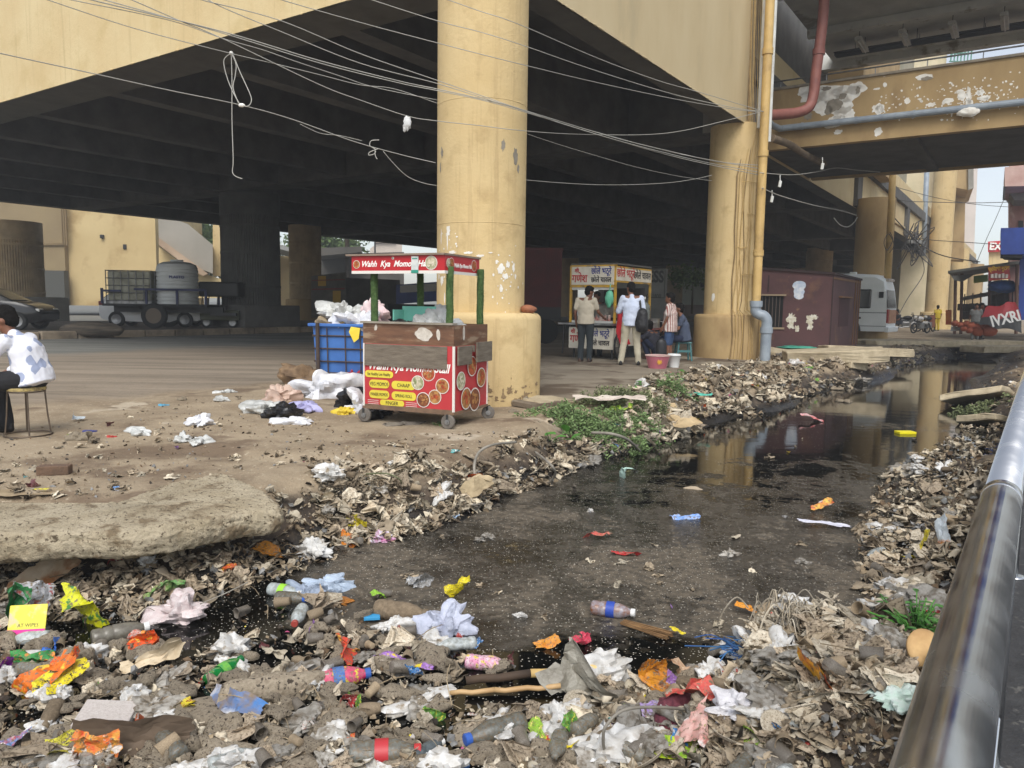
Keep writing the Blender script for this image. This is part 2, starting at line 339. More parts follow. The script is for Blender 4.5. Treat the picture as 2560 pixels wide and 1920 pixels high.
# ---- water
def water_mat():
    m = bpy.data.materials.new('foul_water'); m.use_nodes = True; nt = m.node_tree; N = nt.nodes; L = nt.links; b = N['Principled BSDF']
    geo = N.new('ShaderNodeNewGeometry'); P = geo.outputs['Position']
    def noi(sc, det=8, rg=.62, vec=P):
        n = N.new('ShaderNodeTexNoise'); n.inputs['Scale'].default_value = sc; n.inputs['Detail'].default_value = det; n.inputs['Roughness'].default_value = rg; L.new(vec, n.inputs['Vector']); return n.outputs['Fac']
    def mr(x, a, bb, c=0, d=1, t='SMOOTHSTEP'):
        r = N.new('ShaderNodeMapRange'); r.interpolation_type = t
        for i, v in zip(('From Min', 'From Max', 'To Min', 'To Max'), (a, bb, c, d)): r.inputs[i].default_value = v
        L.new(x, r.inputs['Value']); return r.outputs[0]
    def mth(op, a, bb):
        x = N.new('ShaderNodeMath'); x.operation = op
        for i, v in enumerate((a, bb)):
            if isinstance(v, (int, float)): x.inputs[i].default_value = v
            else: L.new(v, x.inputs[i])
        return x.outputs[0]
    def mix(fac, a, bb):
        x = N.new('ShaderNodeMix'); x.data_type = 'RGBA'; L.new(fac, x.inputs['Factor'])
        for sk, v in ((x.inputs[6], a), (x.inputs[7], bb)):
            if isinstance(v, tuple): sk.default_value = (*s2l(v), 1)
            else: L.new(v, sk)
        return x.outputs[2]
    sep = N.new('ShaderNodeSeparateXYZ'); L.new(P, sep.inputs[0])
    # scum gathers at the near end
    g = mth('ADD', mr(sep.outputs[1], 4.6, 9.5, 1, 0, 'LINEAR'), mr(noi(1.1, 7, .6), .3, .7, -.42, .42))
    g2 = mth('ADD', g, mr(noi(9, 8, .7), .3, .7, -.2, .2))
    g2 = mth('MULTIPLY', g2, mth('MULTIPLY', mr(mth('ADD', sep.outputs[1], mr(noi(2.5, 4), 0, 1, -.3, .3)), 3.45, 4.0, .1, 1), mr(mth('ADD', sep.outputs[0], mr(noi(2.5, 4), 0, 1, -.25, .25)), -1.5, -.95, .1, 1)))
    brown = mr(g2, .34, .76); thick = mr(mth('ADD', g2, mr(sep.outputs[0], -1.5, 2.0, .08, -.1)), .80, .92)
    vor = N.new('ShaderNodeTexVoronoi'); vor.inputs['Scale'].default_value = 58; L.new(P, vor.inputs['Vector'])
    vc = N.new('ShaderNodeSeparateColor'); L.new(vor.outputs['Color'], vc.inputs[0])
    size = mr(vc.outputs[0], 0, 1, .05, .27, 'LINEAR')
    speck = mth('MULTIPLY', mth('LESS_THAN', vor.outputs['Distance'], size), mth('GREATER_THAN', mth('ADD', mr(g, .0, .5, -.40, .30), vc.outputs[1]), .5))
    bfac = mr(vc.outputs[2], 0, 1, .35, .95, 'LINEAR')
    spk = mth('MULTIPLY', speck, bfac)
    base = mix(brown, (12,13,12), (72,68,62)); base = mix(mr(noi(22, 8, .72), .46, .62), base, mix(brown, (15,15,14), (50,46,40)))
    dk = mth('MULTIPLY', mr(noi(6.5, 10, .78), .56, .62), mr(noi(1.3, 4), .42, .6)); base = mix(thick, base, mix(mr(noi(15, 8, .7), .42, .6), (102,93,80), (76,70,61))); base = mix(dk, base, (22,21,19)); base = mix(spk, base, (200,194,180))
    L.new(base, b.inputs['Base Color'])
    ro = mth('ADD', mr(brown, 0, 1, .06, .28), mth('MULTIPLY', thick, .35)); ro = mth('ADD', ro, mth('MULTIPLY', spk, .4)); L.new(ro, b.inputs['Roughness'])
    b.inputs['IOR'].default_value = 1.36; b.inputs['Specular IOR Level'].default_value = .62
    bp = N.new('ShaderNodeBump'); bp.inputs['Strength'].default_value = .5; bp.inputs['Distance'].default_value = .01
    st = N.new('ShaderNodeMapping'); L.new(P, st.inputs[0]); st.inputs['Scale'].default_value = (1, 2.2, 1)
    h = mth('ADD', mth('MULTIPLY', noi(2.2, 2, .5, st.outputs[0]), .22), mth('MULTIPLY', mth('MULTIPLY', noi(35, 5, .7), brown), 1.3)); h = mth('ADD', h, mth('MULTIPLY', spk, .6))
    L.new(h, bp.inputs['Height']); L.new(bp.outputs[0], b.inputs['Normal'])
    return m
wb = MB(); wb.add([(-8, .6, WZ), (30, .6, WZ), (30, 40, WZ), (-8, 40, WZ)], [(0,1,2,3)])
water = wb.build('water', water_mat()); tag(water, kind='structure')
# ---- walkway under the railing
def rl(t, s, z): return (RP0[0]+RD[0]*t+RD[1]*s, RP0[1]+RD[1]*t-RD[0]*s, z)
wk = MB()
pts = [rl(-3, -.23, 0), rl(60, -.23, 0), rl(60, 4, 0), rl(-3, 4, 0)]
wk.add([(p[0], p[1], .012) for p in pts]+[(p[0], p[1], -.45) for p in pts], [(0,3,2,1)[::-1], (0,1,5,4), (3,0,4,7), (2,3,7,6), (1,2,6,5)])
tag(wk.build('walkway', mat('wet_asphalt', (58,58,59), (40,40,42), .45, 6, .5, 60, spots=(92,90,86))), kind='structure')
# ------------------------------------------------------------------ viaduct
YEL = mat('yellow_plaster', (216,196,150), (208,184,136), .85, .7, .35, 12, c3=(196,172,120), s3=.9, t3=(.52,.70), streak=(190,168,122), coords='Object')
YEL2 = mat('yellow_plaster_column', (208,184,136), (200,174,124), .85, .9, .45, 17, c3=(180,154,108), s3=2.2, t3=(.54,.72), streak=(178,152,108))
PALE = mat('pale_yellow_plaster', (202,184,146), (192,172,132), .85, .8, .25, 9, c3=(178,164,132), s3=.8, t3=(.55,.75), stretch=(1,1,.35))
OCHRE = mat('ochre_plaster', (176,150,106), (160,134,92), .85, 1.0, .3, 10, c3=(146,120,82), s3=1.2, t3=(.52,.7), stretch=(1,1,.5))
DARKC = mat('dark_concrete', (98,96,92), (76,74,71), .95, 1.4, .2, 8)  # dark grey concrete shared by deck underside, beams and other dark parts
DARKSOF = mat('grey_concrete_soffit', (96,94,88), (80,78,72), .95, 1.4, .2, 8)
GREYC = mat('grey_concrete', (150,146,136), (128,124,114), .9, 1.2, .3, 10)
FLUTE = mat('dusty_fluted_concrete', (184,162,126), (156,136,106), .9, 1.6, .3, 10)
DFLUTE = mat('dark_fluted_concrete', (84,84,81), (64,64,62), .9, 1.6, .3, 10)
FRM = Matrix.Translation((OX, OY, 0)) @ Matrix.Rotation(UA, 4, 'Z')      # local axes: x = along viaduct, y = across
via = thing('viaduct', 'wide yellow concrete elevated viaduct deck on round columns above the road', 'viaduct', (OX, OY, 0), UA)
H0 = 5.7
def wavy(u0, u1, v0, v1, z0, z1, axis, mb, n=60):
    """girder whose lower arris is slightly uneven, cast plaster lip"""
    mb.box(u0, u1, v0, v1, z0, z1)
    rr = random.Random(5)
    for k in range(n):
        t = rr.random(); s_ = rr.uniform(.02, .06)
        if axis == 'v': c = (u0, v0+(v1-v0)*t)
        else: c = (u0+(u1-u0)*t, v0)
        mb.ell((c[0], c[1], z0+.005), (s_*(.35 if axis == 'v' else 1.2), s_*(1.2 if axis == 'v' else .35), .018), n=6)
g = MB(); g.mi = 0
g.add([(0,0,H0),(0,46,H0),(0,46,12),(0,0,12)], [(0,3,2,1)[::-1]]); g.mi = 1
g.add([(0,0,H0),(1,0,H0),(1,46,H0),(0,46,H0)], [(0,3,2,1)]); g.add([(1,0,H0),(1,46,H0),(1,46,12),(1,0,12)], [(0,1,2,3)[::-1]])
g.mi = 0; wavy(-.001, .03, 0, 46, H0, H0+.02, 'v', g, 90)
e1 = g.build('front_girder', [YEL, DARKSOF], via); tag(e1, 'warm yellow rendered girder face over the road')
g = MB(); g.mi = 0
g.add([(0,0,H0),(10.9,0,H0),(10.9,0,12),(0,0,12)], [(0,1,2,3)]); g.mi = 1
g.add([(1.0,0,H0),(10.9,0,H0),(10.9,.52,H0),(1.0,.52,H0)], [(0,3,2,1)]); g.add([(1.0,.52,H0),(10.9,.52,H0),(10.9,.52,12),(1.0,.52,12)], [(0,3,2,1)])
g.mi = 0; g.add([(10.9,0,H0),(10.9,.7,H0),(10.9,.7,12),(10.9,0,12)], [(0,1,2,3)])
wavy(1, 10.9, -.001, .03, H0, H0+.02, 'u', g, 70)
e2 = g.build('side_girder', [PALE, DARKSOF], via); tag(e2, 'pale yellow rendered girder face right of the near column')
g = MB(); g.mi = 0; g.box(10.95, 13.8, .7, 1.25, H0, 12); g.mi = 1; g.box(13.8, 110, .7, 1.25, H0, 8.7); g.mi = 2; g.box(10.95, 110, .72, 1.24, H0-.004, H0)
g.mi = 1; g.box(30, 110, .62, .7, H0+.4, H0+.5)
g.build('far_side_girder', [GREYC, YEL, DARKSOF], via)
g = MB(); g.box(1.0, 112, .52, 34, 7.35, 7.9); g.build('deck_slab', DARKC, via)
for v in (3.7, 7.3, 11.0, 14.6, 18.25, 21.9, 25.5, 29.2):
    b = MB(); b.box(1.0, 112, v-.2, v+.2, H0+.06, 7.36); b.build('longitudinal_beam', DARKC, via)
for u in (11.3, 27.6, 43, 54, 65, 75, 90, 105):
    b = MB(); b.box(u, u+1.0, .53, 33.6, H0+.01, 7.37); b.build('cross_beam', DARKC, via)
b = MB(); b.box(1.0, 112, 33.6, 34.3, H0+.03, 9.5); b.build('rear_girder', DARKC, via)
def column(u, v, r, top, pr, pz, m, mp, pn='column', n=48, flute=0, bands=(), lab=None, square=False):
    c = MB()
    if flute:
        k = 72; prof = [(r*1.02, 0), (r*1.02, top-.9)]
        c.lathe(prof, k*2, TR(u, v, 0), True, flute); c.lathe([(r*1.03, top-.9), (r*1.03, top+.05)], 48, TR(u, v, 0))
        for z in bands: c.lathe([(r*1.035, z-.05), (r*1.035, z+.05)], 48, TR(u, v, 0))
    else: c.lathe([(r, 0), (r, top*.25), (r, top*.5), (r, top)], n, TR(u, v, 0))
    o = c.build(pn, m, via, auto=30)
    if lab: tag(o, lab)
    if pr:
        p = MB()
        if square: p.rbox(u-pr, u+pr, v-pr, v+pr, -.1, pz, .05)
        else:
            e = .09; prof = [(pr*1.0, -.2), (pr, pz-e)]+[(pr-e+e*math.cos(R(a)), pz-e+e*math.sin(R(a))) for a in (30, 60, 90)]+[(r*.9, pz+.004)]
            p.lathe(prof, n, TR(u, v, 0))
        p.build('plinth', mp, o, auto=40)
    return o
def uvp(px, y): return toUV(D(px, 800, y))
c1 = column(*uvp(1201, 10.6), .60, 12.0, .835, 1.19, YEL2, YEL2, lab='stout yellow column at the near corner with peeling poster scraps')
c2 = column(*uvp(1822, 19.5), .63, H0+.02, .86, 1.13, YEL2, OCHRE, lab='yellow column at the end of the pale girder with strapped cables')
c3 = column(*uvp(2173, 33.5), .76, H0+.3, 0, 0, OCHRE, OCHRE, lab='ochre column behind the white van')
u4, v4 = uvp(2338, 55); c4 = column(u4, v4, .72, 11, 1.0, 1.2, YEL2, YEL2, lab='tall yellow column beside the parked motorcycles')
u5, v5 = uvp(2387, 72); c5 = column(u5, v5, .8, 7, 0, 0, YEL2, OCHRE)
column(*uvp(2427, 95), 1.0, 7, 0, 0, OCHRE, OCHRE)
ud, vd = uvp(630, 33); column(ud, vd, 1.18, H0+.02, 1.42, 1.13, DFLUTE, DARKC, flute=.03, bands=(1.9, 3.3, 4.4), square=True, lab='dark fluted round column on a square base at the road edge')
column(*uvp(42, 38.9), 1.28, H0-.7, 1.75, 1.35, FLUTE, GREYC, flute=.03, bands=(1.55, 2.75, 3.9), square=True, lab='dusty brown fluted column behind the black car')
column(*uvp(765, 47), .93, H0+.1, 1.18, 1.45, FLUTE, OCHRE, flute=.03, bands=(2.4, 3.6, 4.7), lab='dusty fluted column far across the road')
for px, y in ((1418, 75), (1682, 88), (1992, 90), (2040, 60)): column(*uvp(px, y), .95, H0+.2, 0, 0, FLUTE, FLUTE, flute=.03)
# patches of peeled paint on the columns: thin curved flakes standing proud of the render
WHT = mat('lime_white', (240,238,230), (222,216,204), .9, 6); GRYP = mat('bare_cement', (150,142,128), (128,120,106), .95, 8)
def curved_patch(mb, cu, cv, r, ang, z, w, h, n=18, sp=4, jag=.45):
    rr = random.Random(hash((round(ang*100), round(z*100))) & 0xffff); pts = []
    for i in range(n):
        a = 2*math.pi*i/n; k = 1-jag*rr.random(); pts.append((a, k))
    vs = [(cu+(r+.004)*math.cos(ang), cv+(r+.004)*math.sin(ang), z)]
    for a, k in pts:
        t = ang+w/2*math.cos(a)*k/r; vs.append((cu+(r+.004)*math.cos(t), cv+(r+.004)*math.sin(t), z+h/2*math.sin(a)*k))
    mb.add(vs, [(0, i+1, (i+1) % n+1) for i in range(n)])
cu1, cv1 = uvp(1201, 10.6)
def ang_at(cu, cv, r, px, y):
    # angle on the column (uv frame) seen at pixel column px
    best = None
    for k in range(720):
        a = k*math.pi/360; p = UV(cu+r*math.cos(a), cv+r*math.sin(a), 1.3); q = p-Vector((0,0,CAM_H)); zz = q.dot(_f); x = CX+FPX*q.dot(_r)/zz
        if zz < y and (best is None or abs(x-px) < best[0]): best = (abs(x-px), a)
    return best[1]
pm = MB(); pg = MB()
for px, py, wp, hp, kind in ((1253,362,14,34,1),(1283,385,22,50,1),(1290,415,12,26,1),(1104,372,16,30,1),(1100,410,8,30,1),(1103,590,5,50,0),(1120,575,16,38,0),(1118,600,6,50,0),(1130,630,30,10,0),(1170,632,30,8,0),(1200,640,22,8,0),
      (1105,700,22,30,0),(1112,745,6,40,0),(1098,690,8,20,0),(1250,672,26,30,0),(1268,660,14,22,0),(1262,690,20,22,0),(1282,668,12,30,0),(1252,722,12,22,0),(1225,632,14,5,0),(1150,640,6,5,0),(1287,690,8,18,0),(1240,655,8,14,0)):
    a = ang_at(cu1, cv1, .6, px, 10.6); d = 10.05; s = d/FPX; p = D(px, py, d)
    curved_patch((pg if kind else pm), cu1, cv1, .6, a, p.z, wp*s, hp*s)
rr = random.Random(4)
for k in range(60):
    px = rr.choice((rr.gauss(1262, 18), rr.gauss(1120, 16))); py = rr.gauss(680, 34) if px > 1200 else rr.gauss(635, 40); a = ang_at(cu1, cv1, .6, px, 10.6)
    curved_patch(pm, cu1, cv1, .6, a, D(px, py, 10.05).z, rr.uniform(.01, .04), rr.uniform(.01, .05), 7)
pm.build('poster_scraps', WHT, c1); pg.build('bare_patch', GRYP, c1)
ms_ = MB(); rs_ = random.Random(21)
for k in range(90):
    a = ang_at(cu1, cv1, .6, rs_.uniform(1100, 1300), 10.6); h_ = abs(rs_.gauss(0, .10)); curved_patch(ms_, cu1, cv1, .835, a+rs_.gauss(0,.12), .06+h_, rs_.uniform(.02,.16)*(1-h_), rs_.uniform(.015,.10), 11, jag=.6)
ms_.build('mud_splashes', mat('mud_splash', (150,128,96), (128,106,78), .95, 9), c1)
jr = MB()
for z in (2.35, 3.9, 5.4): jr.lathe([(.6015,z-.006),(.604,z),(.6015,z+.006)], 48, TR(cu1, cv1, 0), False)
jr.build('joint_ridge', YEL2, c1)
cu2, cv2 = uvp(1822, 19.5); pq = MB()
curved_patch(pq, cu2, cv2, .63, ang_at(cu2, cv2, .63, 1782, 19.5), D(1782, 742, 19).z, .16, .3, 8); pq.build('poster_scraps', WHT, c2)
# ------------------------------------------------------------------ kerb, median, road edge
k0, k1 = -30, 95
mb = MB(FRM); mb.box(k0, k1, 19.95, 33, -.1, .2); tag(mb.build('median', mat('median_dirt', (104,94,80), (86,77,66), .95, 1.5, .4, 20)), kind='structure')
mb = MB(FRM); x = k0; rr = random.Random(2)
while x < k1:
    L_ = 1.15; mb.rbox(x+.02, x+L_-.03, 19.72+rr.uniform(-.02,.02), 19.97, -.1, .24+rr.uniform(-.015,.015), .03); x += L_
tag(mb.build('kerb', mat('kerb_stone', (164,148,126), (110,98,84), .95, 1.6, .4, 20, island=True)), kind='structure')
# concrete floor patch under the stalls
mb = MB(FRM); mb.prism([(-.3,-.9),(2.2,-1.6),(5.5,-1.2),(10,-.6),(11,3),(7,4.4),(2.5,4.0),(.9,2.6)], .0, .055)
tag(mb.build('pavement', mat('pale_concrete_floor', (146,136,118), (118,106,90), .9, .8, .35, 14, c3=(92,78,62), s3=.7, t3=(.5,.58))), kind='structure')
# ------------------------------------------------------------------ footbridge across the channel
fb = thing('footbridge', 'ochre concrete footbridge with flaking paint joining the viaduct at upper right', 'footbridge', (OX, OY, 0), UA)
PIPEG = mat('grey_pvc', (150,160,168), (128,138,148), .45, 3); PIPEW = mat('white_pvc', (214,216,212), (190,190,184), .45, 3); PIPEY = mat('yellow_painted_pipe', (206,174,112), (188,156,96), .6, 2.5, c3=(170,140,88))
REDP = mat('red_oxide_pipe', (136,84,74), (116,68,60), .6, 4); STEEL = mat('dull_steel', (150,150,150), (110,110,108), .4, 5, metal=.7)
DARKM = rgb('dark_metal', (44,44,44), .6); CEM = mat('cement_patch', (150,142,132), (126,118,106), .95, 6)
def rough_patch(mb, cx, cz, w, h, T, n=26, jag=.4, seed=0):
    rr = random.Random(seed); ks = [1-jag*rr.random() for _ in range(n)]; ks = [(ks[i]+ks[(i+1) % n])*.5 if i % 3 else ks[i] for i in range(n)]
    vs = [(cx, 0, cz)]+[(cx+w/2*math.cos(2*math.pi*i/n)*ks[i], 0, cz+h/2*math.sin(2*math.pi*i/n)*ks[i]) for i in range(n)]
    mb.add(vs, [(0, i+1, (i+1) % n+1) for i in range(n)], T)
UB = 13.9
p = MB(); p.box(UB, UB+.25, -16, .55, 5.7, 7.3); para = p.build('parapet', OCHRE, fb)
pw = MB(); pgm = MB()
def on_par(px, py, off=.004):
    # point on the plane u = UB
    d = ray(px, py); o = Vector((0,0,CAM_H)); n = EU; t = ((Vector((OX, OY, 0))+EU*(UB-off)-o).dot(n))/d.dot(n); q = o+d*t; u, v = toUV(q); return v, q.z
def par_patch(mb, px, py, w, h, seed, off=.004, jag=.4, n=26):
    v, z = on_par(px, py); s = .0102
    rough_patch(mb, 0, 0, w*s, h*s, Matrix.Translation((UB-off, v, z)) @ Matrix.Rotation(R(-90), 4, 'Z'), n, jag, seed)
for i, (x, y, w_, h_) in enumerate([(2035,240,85,60),(2072,235,100,55),(2115,232,90,50),(2140,222,60,36),(2060,268,80,50),(2105,262,70,60),(2090,300,60,30),(2020,228,60,40),(2110,285,60,50),(2080,312,46,22),
     (2095,330,28,16),(2195,272,32,32),(2200,272,26,26),(2196,330,24,26),(2268,252,16,20),(2192,222,20,7),(2212,212,12,14),(2328,262,26,12),(2370,252,28,16),(2312,192,46,16),(2421,245,14,70),(2425,268,18,50),(2405,240,26,26),(2462,245,34,14),(2450,232,26,14),(2400,228,20,10),(2300,248,8,8)]):
    par_patch(pw, x, y, w_, h_, i, .004)
rr = random.Random(8)
for k in range(210):
    x = rr.choice((rr.gauss(2425, 45), rr.uniform(2200, 2555))); y = rr.gauss(245, 26)+(2425-x)*.08
    par_patch(pw, x, min(max(y, 180), 300), rr.uniform(2, 9), rr.uniform(2, 8), 100+k, .004, .5, 7)
for i, (x, y, w_, h_) in enumerate([(2066,222,30,14),(2085,262,50,44),(2108,240,24,20),(2072,275,26,30),(2020,290,28,26),(2316,196,30,12),(2145,225,14,22)]): par_patch(pgm, x, y, w_, h_, 50+i, .008)
pw.build('peeled_paint', WHT, para); pgm.build('bare_patch', GRYP, para)
p = MB(); p.box(UB-.06, UB+.32, -16, .55, 7.3, 7.36); p.build('coping', mat('grey_coping', (150,140,122), (120,112,98), .9, 4), fb)
p = MB(); p.box(UB+.25, 19.6, -16, .68, 5.76, 6.0); p.build('soffit_slab', DARKC, fb)
p = MB(); p.box(19.6, 19.9, -16, .6, 5.7, 7.3); p.build('rear_parapet', OCHRE, fb)
for v in (-3.1, -7.5): p = MB(); p.box(UB+.26, 19.59, v-.15, v+.15, 5.66, 5.76); p.build('cross_beam', DARKSOF, fb)
p = MB(); p.tube([(UB+.1, v, 7.56) for v in (.4, -4, -8, -16)], .022)
for k in range(14): p.tube([(UB+.1, .2-k*1.2, 7.36), (UB+.1, .2-k*1.2, 7.56)], .012, 6)
p.build('railing', STEEL, fb)
p = MB(); pz = [(UB-.16, v, 6.22+.004*v) for v in (.1, -2, -5, -9, -16)]; p.tube(pz, .085, 14)
for k in range(12): v = -.5-k*1.35; p.lathe([(.095,-.03),(.095,.03)], 14, Matrix.Translation((UB-.16, v, 6.22+.004*v)) @ Matrix.Rotation(R(90), 4, 'X')); p.box(UB-.16, UB, v-.015, v+.015, 6.2, 6.24)
p.tube([(UB-.16, .1, 6.22), (13.2, .14, 6.2), (11.6, .0, 6.15)], .085, 14)
tag(p.build('drain_pipe', PIPEG, None), 'long grey plastic pipe clipped along the flaking footbridge parapet', 'pipe').matrix_world = FRM
p = MB(); 
v_, z_ = on_par(2424, 282); p.ell((UB-.16, v_, z_), (.11, .26, .13), n=18, fn=lambda q: q*(1+.25*noise.noise(q*14)))
tag(p.build('cement_lump', WHT, None), 'white cement lump splashed round the grey pipe on the footbridge', 'cement lump').matrix_world = FRM
# ------------------------------------------------------------------ upper walkway roof with strip lights
uw = thing('upper_walkway', 'grey concrete upper walkway slab with cable trays high above the footbridge', 'walkway', (OX, OY, 0), UA)
p = MB(); p.box(11.2, 23.3, -18, .9, 10.6, 10.9); LSOF = mat('bounce_lit_soffit', (232,232,226), (206,206,200), .9, .8, .3, 8, c3=(160,152,134), s3=.7, t3=(.58,.64)); p.build('slab', LSOF, uw)  # slab and beam colour raised to stand in for light bounced off the street
p = MB(); p.box(23.3, 23.7, -18, 1.5, 10.35, 11.6); p.build('edge_beam', LSOF, uw)
for u in (15.4, 19.3): p = MB(); p.box(u, u+.3, -18, .9, 10.35, 10.59); p.build('roof_beam', LSOF, uw)
p = MB(); p.box(11.0, 11.6, -3.2, .69, 9.2, 12); p.build('stub_beam', OCHRE, uw)
p = MB()
for du in (0, .14, .28): p.tube([(21.2+du, v, 10.2) for v in (.4, -5, -12, -18)], .03, 6)
p.box(21.05, 21.75, -18, .4, 10.24, 10.27)
for k in range(9): v = -.3-k*1.9; p.tube([(21.1, v, 10.25), (21.1, v, 10.6)], .012, 5); p.tube([(21.7, v, 10.25), (21.7, v, 10.6)], .012, 5)
p.build('cable_tray', DARKM, uw)
lf = None
for i, (px, py) in enumerate([(2155,112),(2262,92),(2385,68),(2512,50)]):
    q = D(px, py, 1); d = ray(px, py); t = ((Vector((OX,OY,0))+EU*20.6-Vector((0,0,CAM_H))).dot(EU))/d.dot(EU); q = Vector((0,0,CAM_H))+d*t; u, v = toUV(q)
    T = thing('strip_light', ['first','second','third','fourth'][i]+' boxy grey strip light from the left under the upper walkway slab', 'light fitting', UV(20.6, v, 10.28), UA, 'strip lights under the upper walkway')
    p = MB(); p.rbox(-.75, .75, -.11, .11, -.12, .0, .02); p.build('housing', mat('grey_fitting', (214,214,208), (190,190,184), .6, 5), T)
    p = MB(); p.tube([(-.7, 0, -.14), (.7, 0, -.14)], .02, 8); p.build('tube', rgb('tube_glass', (190,192,188), .3), T)
    p = MB(); p.tube([(-.5,0,0),(-.5,0,.32)], .01, 5); p.tube([(.5,0,0),(.5,0,.32)], .01, 5); p.build('hanger', DARKM, T)
sw = thing('station_block', 'dull yellow concrete block behind the footbridge beside the upper walkway', 'building', (OX, OY, 0), UA)
p = MB(); p.box(24.4, 33, .0, 5, 7.4, 13); p.build('wall', OCHRE, sw)
p = MB(); p.box(13.8, 24.4, 1.3, 1.6, 7.9, 14); p.build('dark_wall', DARKC, sw)
# pale flats with green scaffold just visible above the parapet
b = thing('apartment_block', 'cream apartment block with a green lattice seen above the footbridge railing', 'building', D(2243, 760, 60), 0)
p = MB(); p.box(0, 2.4, -.2, 6, -1, 22); p.build('wall', mat('cream_wall', (214,200,168), (196,184,150), .9, 1), b)
p = MB(); p.box(1.0, 1.5, -.25, -.19, 19.6, 21); p.build('window', DARKM, b)
p = MB()
for k in range(7): 
    p.tube([(2.5+k*.25, -.6, 18), (2.5+k*.25, -.6, 22)], .05, 5); p.tube([(2.4, -.6, 18+k*.6), (4.2, -.6, 18+k*.6)], .05, 5); p.tube([(2.5+k*.25, -.6, 18.2), (3.3+k*.15, -.6, 21.4)], .04, 5)
p.build('lattice', rgb('green_paint', (92,146,128), .6), b)
# ------------------------------------------------------------------ downpipes on the end column
def pipe(name, label, pts, r, m, coup=(), n=14, sm=True):
    p = MB(); P = catmull(pts, 5) if sm else [Vector(q) for q in pts]; p.tube(P, r, n); p.smooth = True
    for q in coup: p.lathe([(r*1.0,-.07),(r*1.18,-.07),(r*1.18,.07),(r*1.0,.07)], n, Matrix.Translation(q))
    o = p.build(name, m, None, auto=40); return tag(o, label, 'pipe')
dp = 18.45
def vert(px, py, y, z0, z1, off=0):
    q = D(px, py, y); return Vector((q.x, q.y, z0)), Vector((q.x, q.y, z1))
a, b2 = vert(1893, 700, dp, 1.2, 13)
pipe('downpipe', 'yellow painted downpipe running down beside the cable-strapped column', [a, (a.x, a.y, 4), (a.x, a.y, 8), b2], .105, PIPEY, [(a.x, a.y, z) for z in (2.6, 4.9, 7.2)])
a3, b3 = vert(1881, 700, 18.75, 5.55, 13); pipe('downpipe', 'slim white downpipe left of the yellow downpipe above the column', [a3, (a3.x, a3.y, 8), b3], .06, PIPEW)
a4, b4 = vert(1905, 700, 18.6, 5.2, 13); pipe('downpipe', 'slim pale pipe right of the yellow downpipe running up past the footbridge', [a4, (a4.x, a4.y, 8), b4], .055, PIPEW)
e0 = D(1893, 762, 18.4); e1_ = D(1912, 772, 18.3)
ep = [Vector((a.x, a.y, 1.45)), Vector((a.x, a.y, 1.22)), Vector((a.x+.1, a.y-.04, 1.14)), Vector((a.x+.17, a.y-.06, 1.12)), Vector((a.x+.24, a.y-.08, 1.02)), Vector((a.x+.25, a.y-.08, .8)), Vector((a.x+.24, a.y-.08, -.1))]
pipe('drain_elbow', 'pale blue grey plastic elbow pipe at the foot of the yellow downpipe', catmull(ep, 4), .125, PIPEG, [(a.x+.25, a.y-.08, .78), (a.x, a.y, 1.4)], 18, False)
rp = [D(2064,-60,19.6), D(2056,60,19.6), D(2040,180,19.6), D(2034,235,19.6), D(2022,268,19.55), D(1995,281,19.5), D(1962,285,19.4), D(1930,287,19.25), D(1906,288,19.1)]
pipe('soil_pipe', 'rusty red oxide soil pipe bending to the left in front of the footbridge', rp, .125, REDP, [D(2047,130,19.6)], 16)
pipe('drain_pipe', 'dirty brown pipe sloping under the girder right of the downpipes', [D(1930,345,19.3), D(1975,362,20.4), D(2010,385,21.5), D(2060,410,23)], .09, mat('dirty_pipe', (120,104,84), (98,84,68), .8, 4))
# painted-over cables strapped to the column
cb = thing('cable_bundle', 'yellow-painted cable runs strapped down the girder end and column', 'cable bundle', UV(10.9, 0, 0), 0)
base = UV(10.9, 0, 0)
CABY = mat('painted_cable', (196,166,106), (168,140,88), .7, 6)
for k in range(11):
    r_ = random.Random(k); px0 = 1872+k*4.1+r_.uniform(-1,1); a = ang_at(cu2, cv2, .66, 1828+k*6.2+r_.uniform(-2,2), 19.5)
    def on2(a, z, r=.66): return UV(cu2+r*math.cos(a), cv2+r*math.sin(a), z)
    top = D(px0+6, -40, 19.0); mid = D(px0+2, 150, 19.05); low = D(px0-2+r_.uniform(-2,2), 318, 18.95)
    kk = on2(a, 4.6+r_.uniform(-.3,.3)); pts = [top, mid, low, kk]+[on2(a+r_.uniform(-.06,.06), z) for z in (3.8, 3.2, 2.6, 2.0, 1.5, 1.25)]+[on2(a, 1.12, .89), on2(a+r_.uniform(-.05,.05), .6, .885), on2(a, .05, .885)]
    p = MB(); p.tube([q-base for q in pts], r_.choice((.007,.010,.015)), 6); p.build('cable', CABY if k % 4 else mat('dark_painted_cable', (150,124,80), (120,98,64), .7, 6), cb)
for z, r, xa, xb in ((4.3,.67,1840,1886),(3.55,.665,1858,1889),(2.75,.665,1832,1862),(2.1,.67,1850,1888)):
    a0 = ang_at(cu2, cv2, .66, xa, 19.5); a1 = ang_at(cu2, cv2, .66, xb, 19.5); pts = [UV(cu2+r*math.cos(a0+(a1-a0)*t), cv2+r*math.sin(a0+(a1-a0)*t), z+.02*math.sin(t*9))-base for t in np.linspace(0, 1, 8)]
    p = MB(); p.tube(pts, .008, 6); p.build('clamp', CABY, cb)
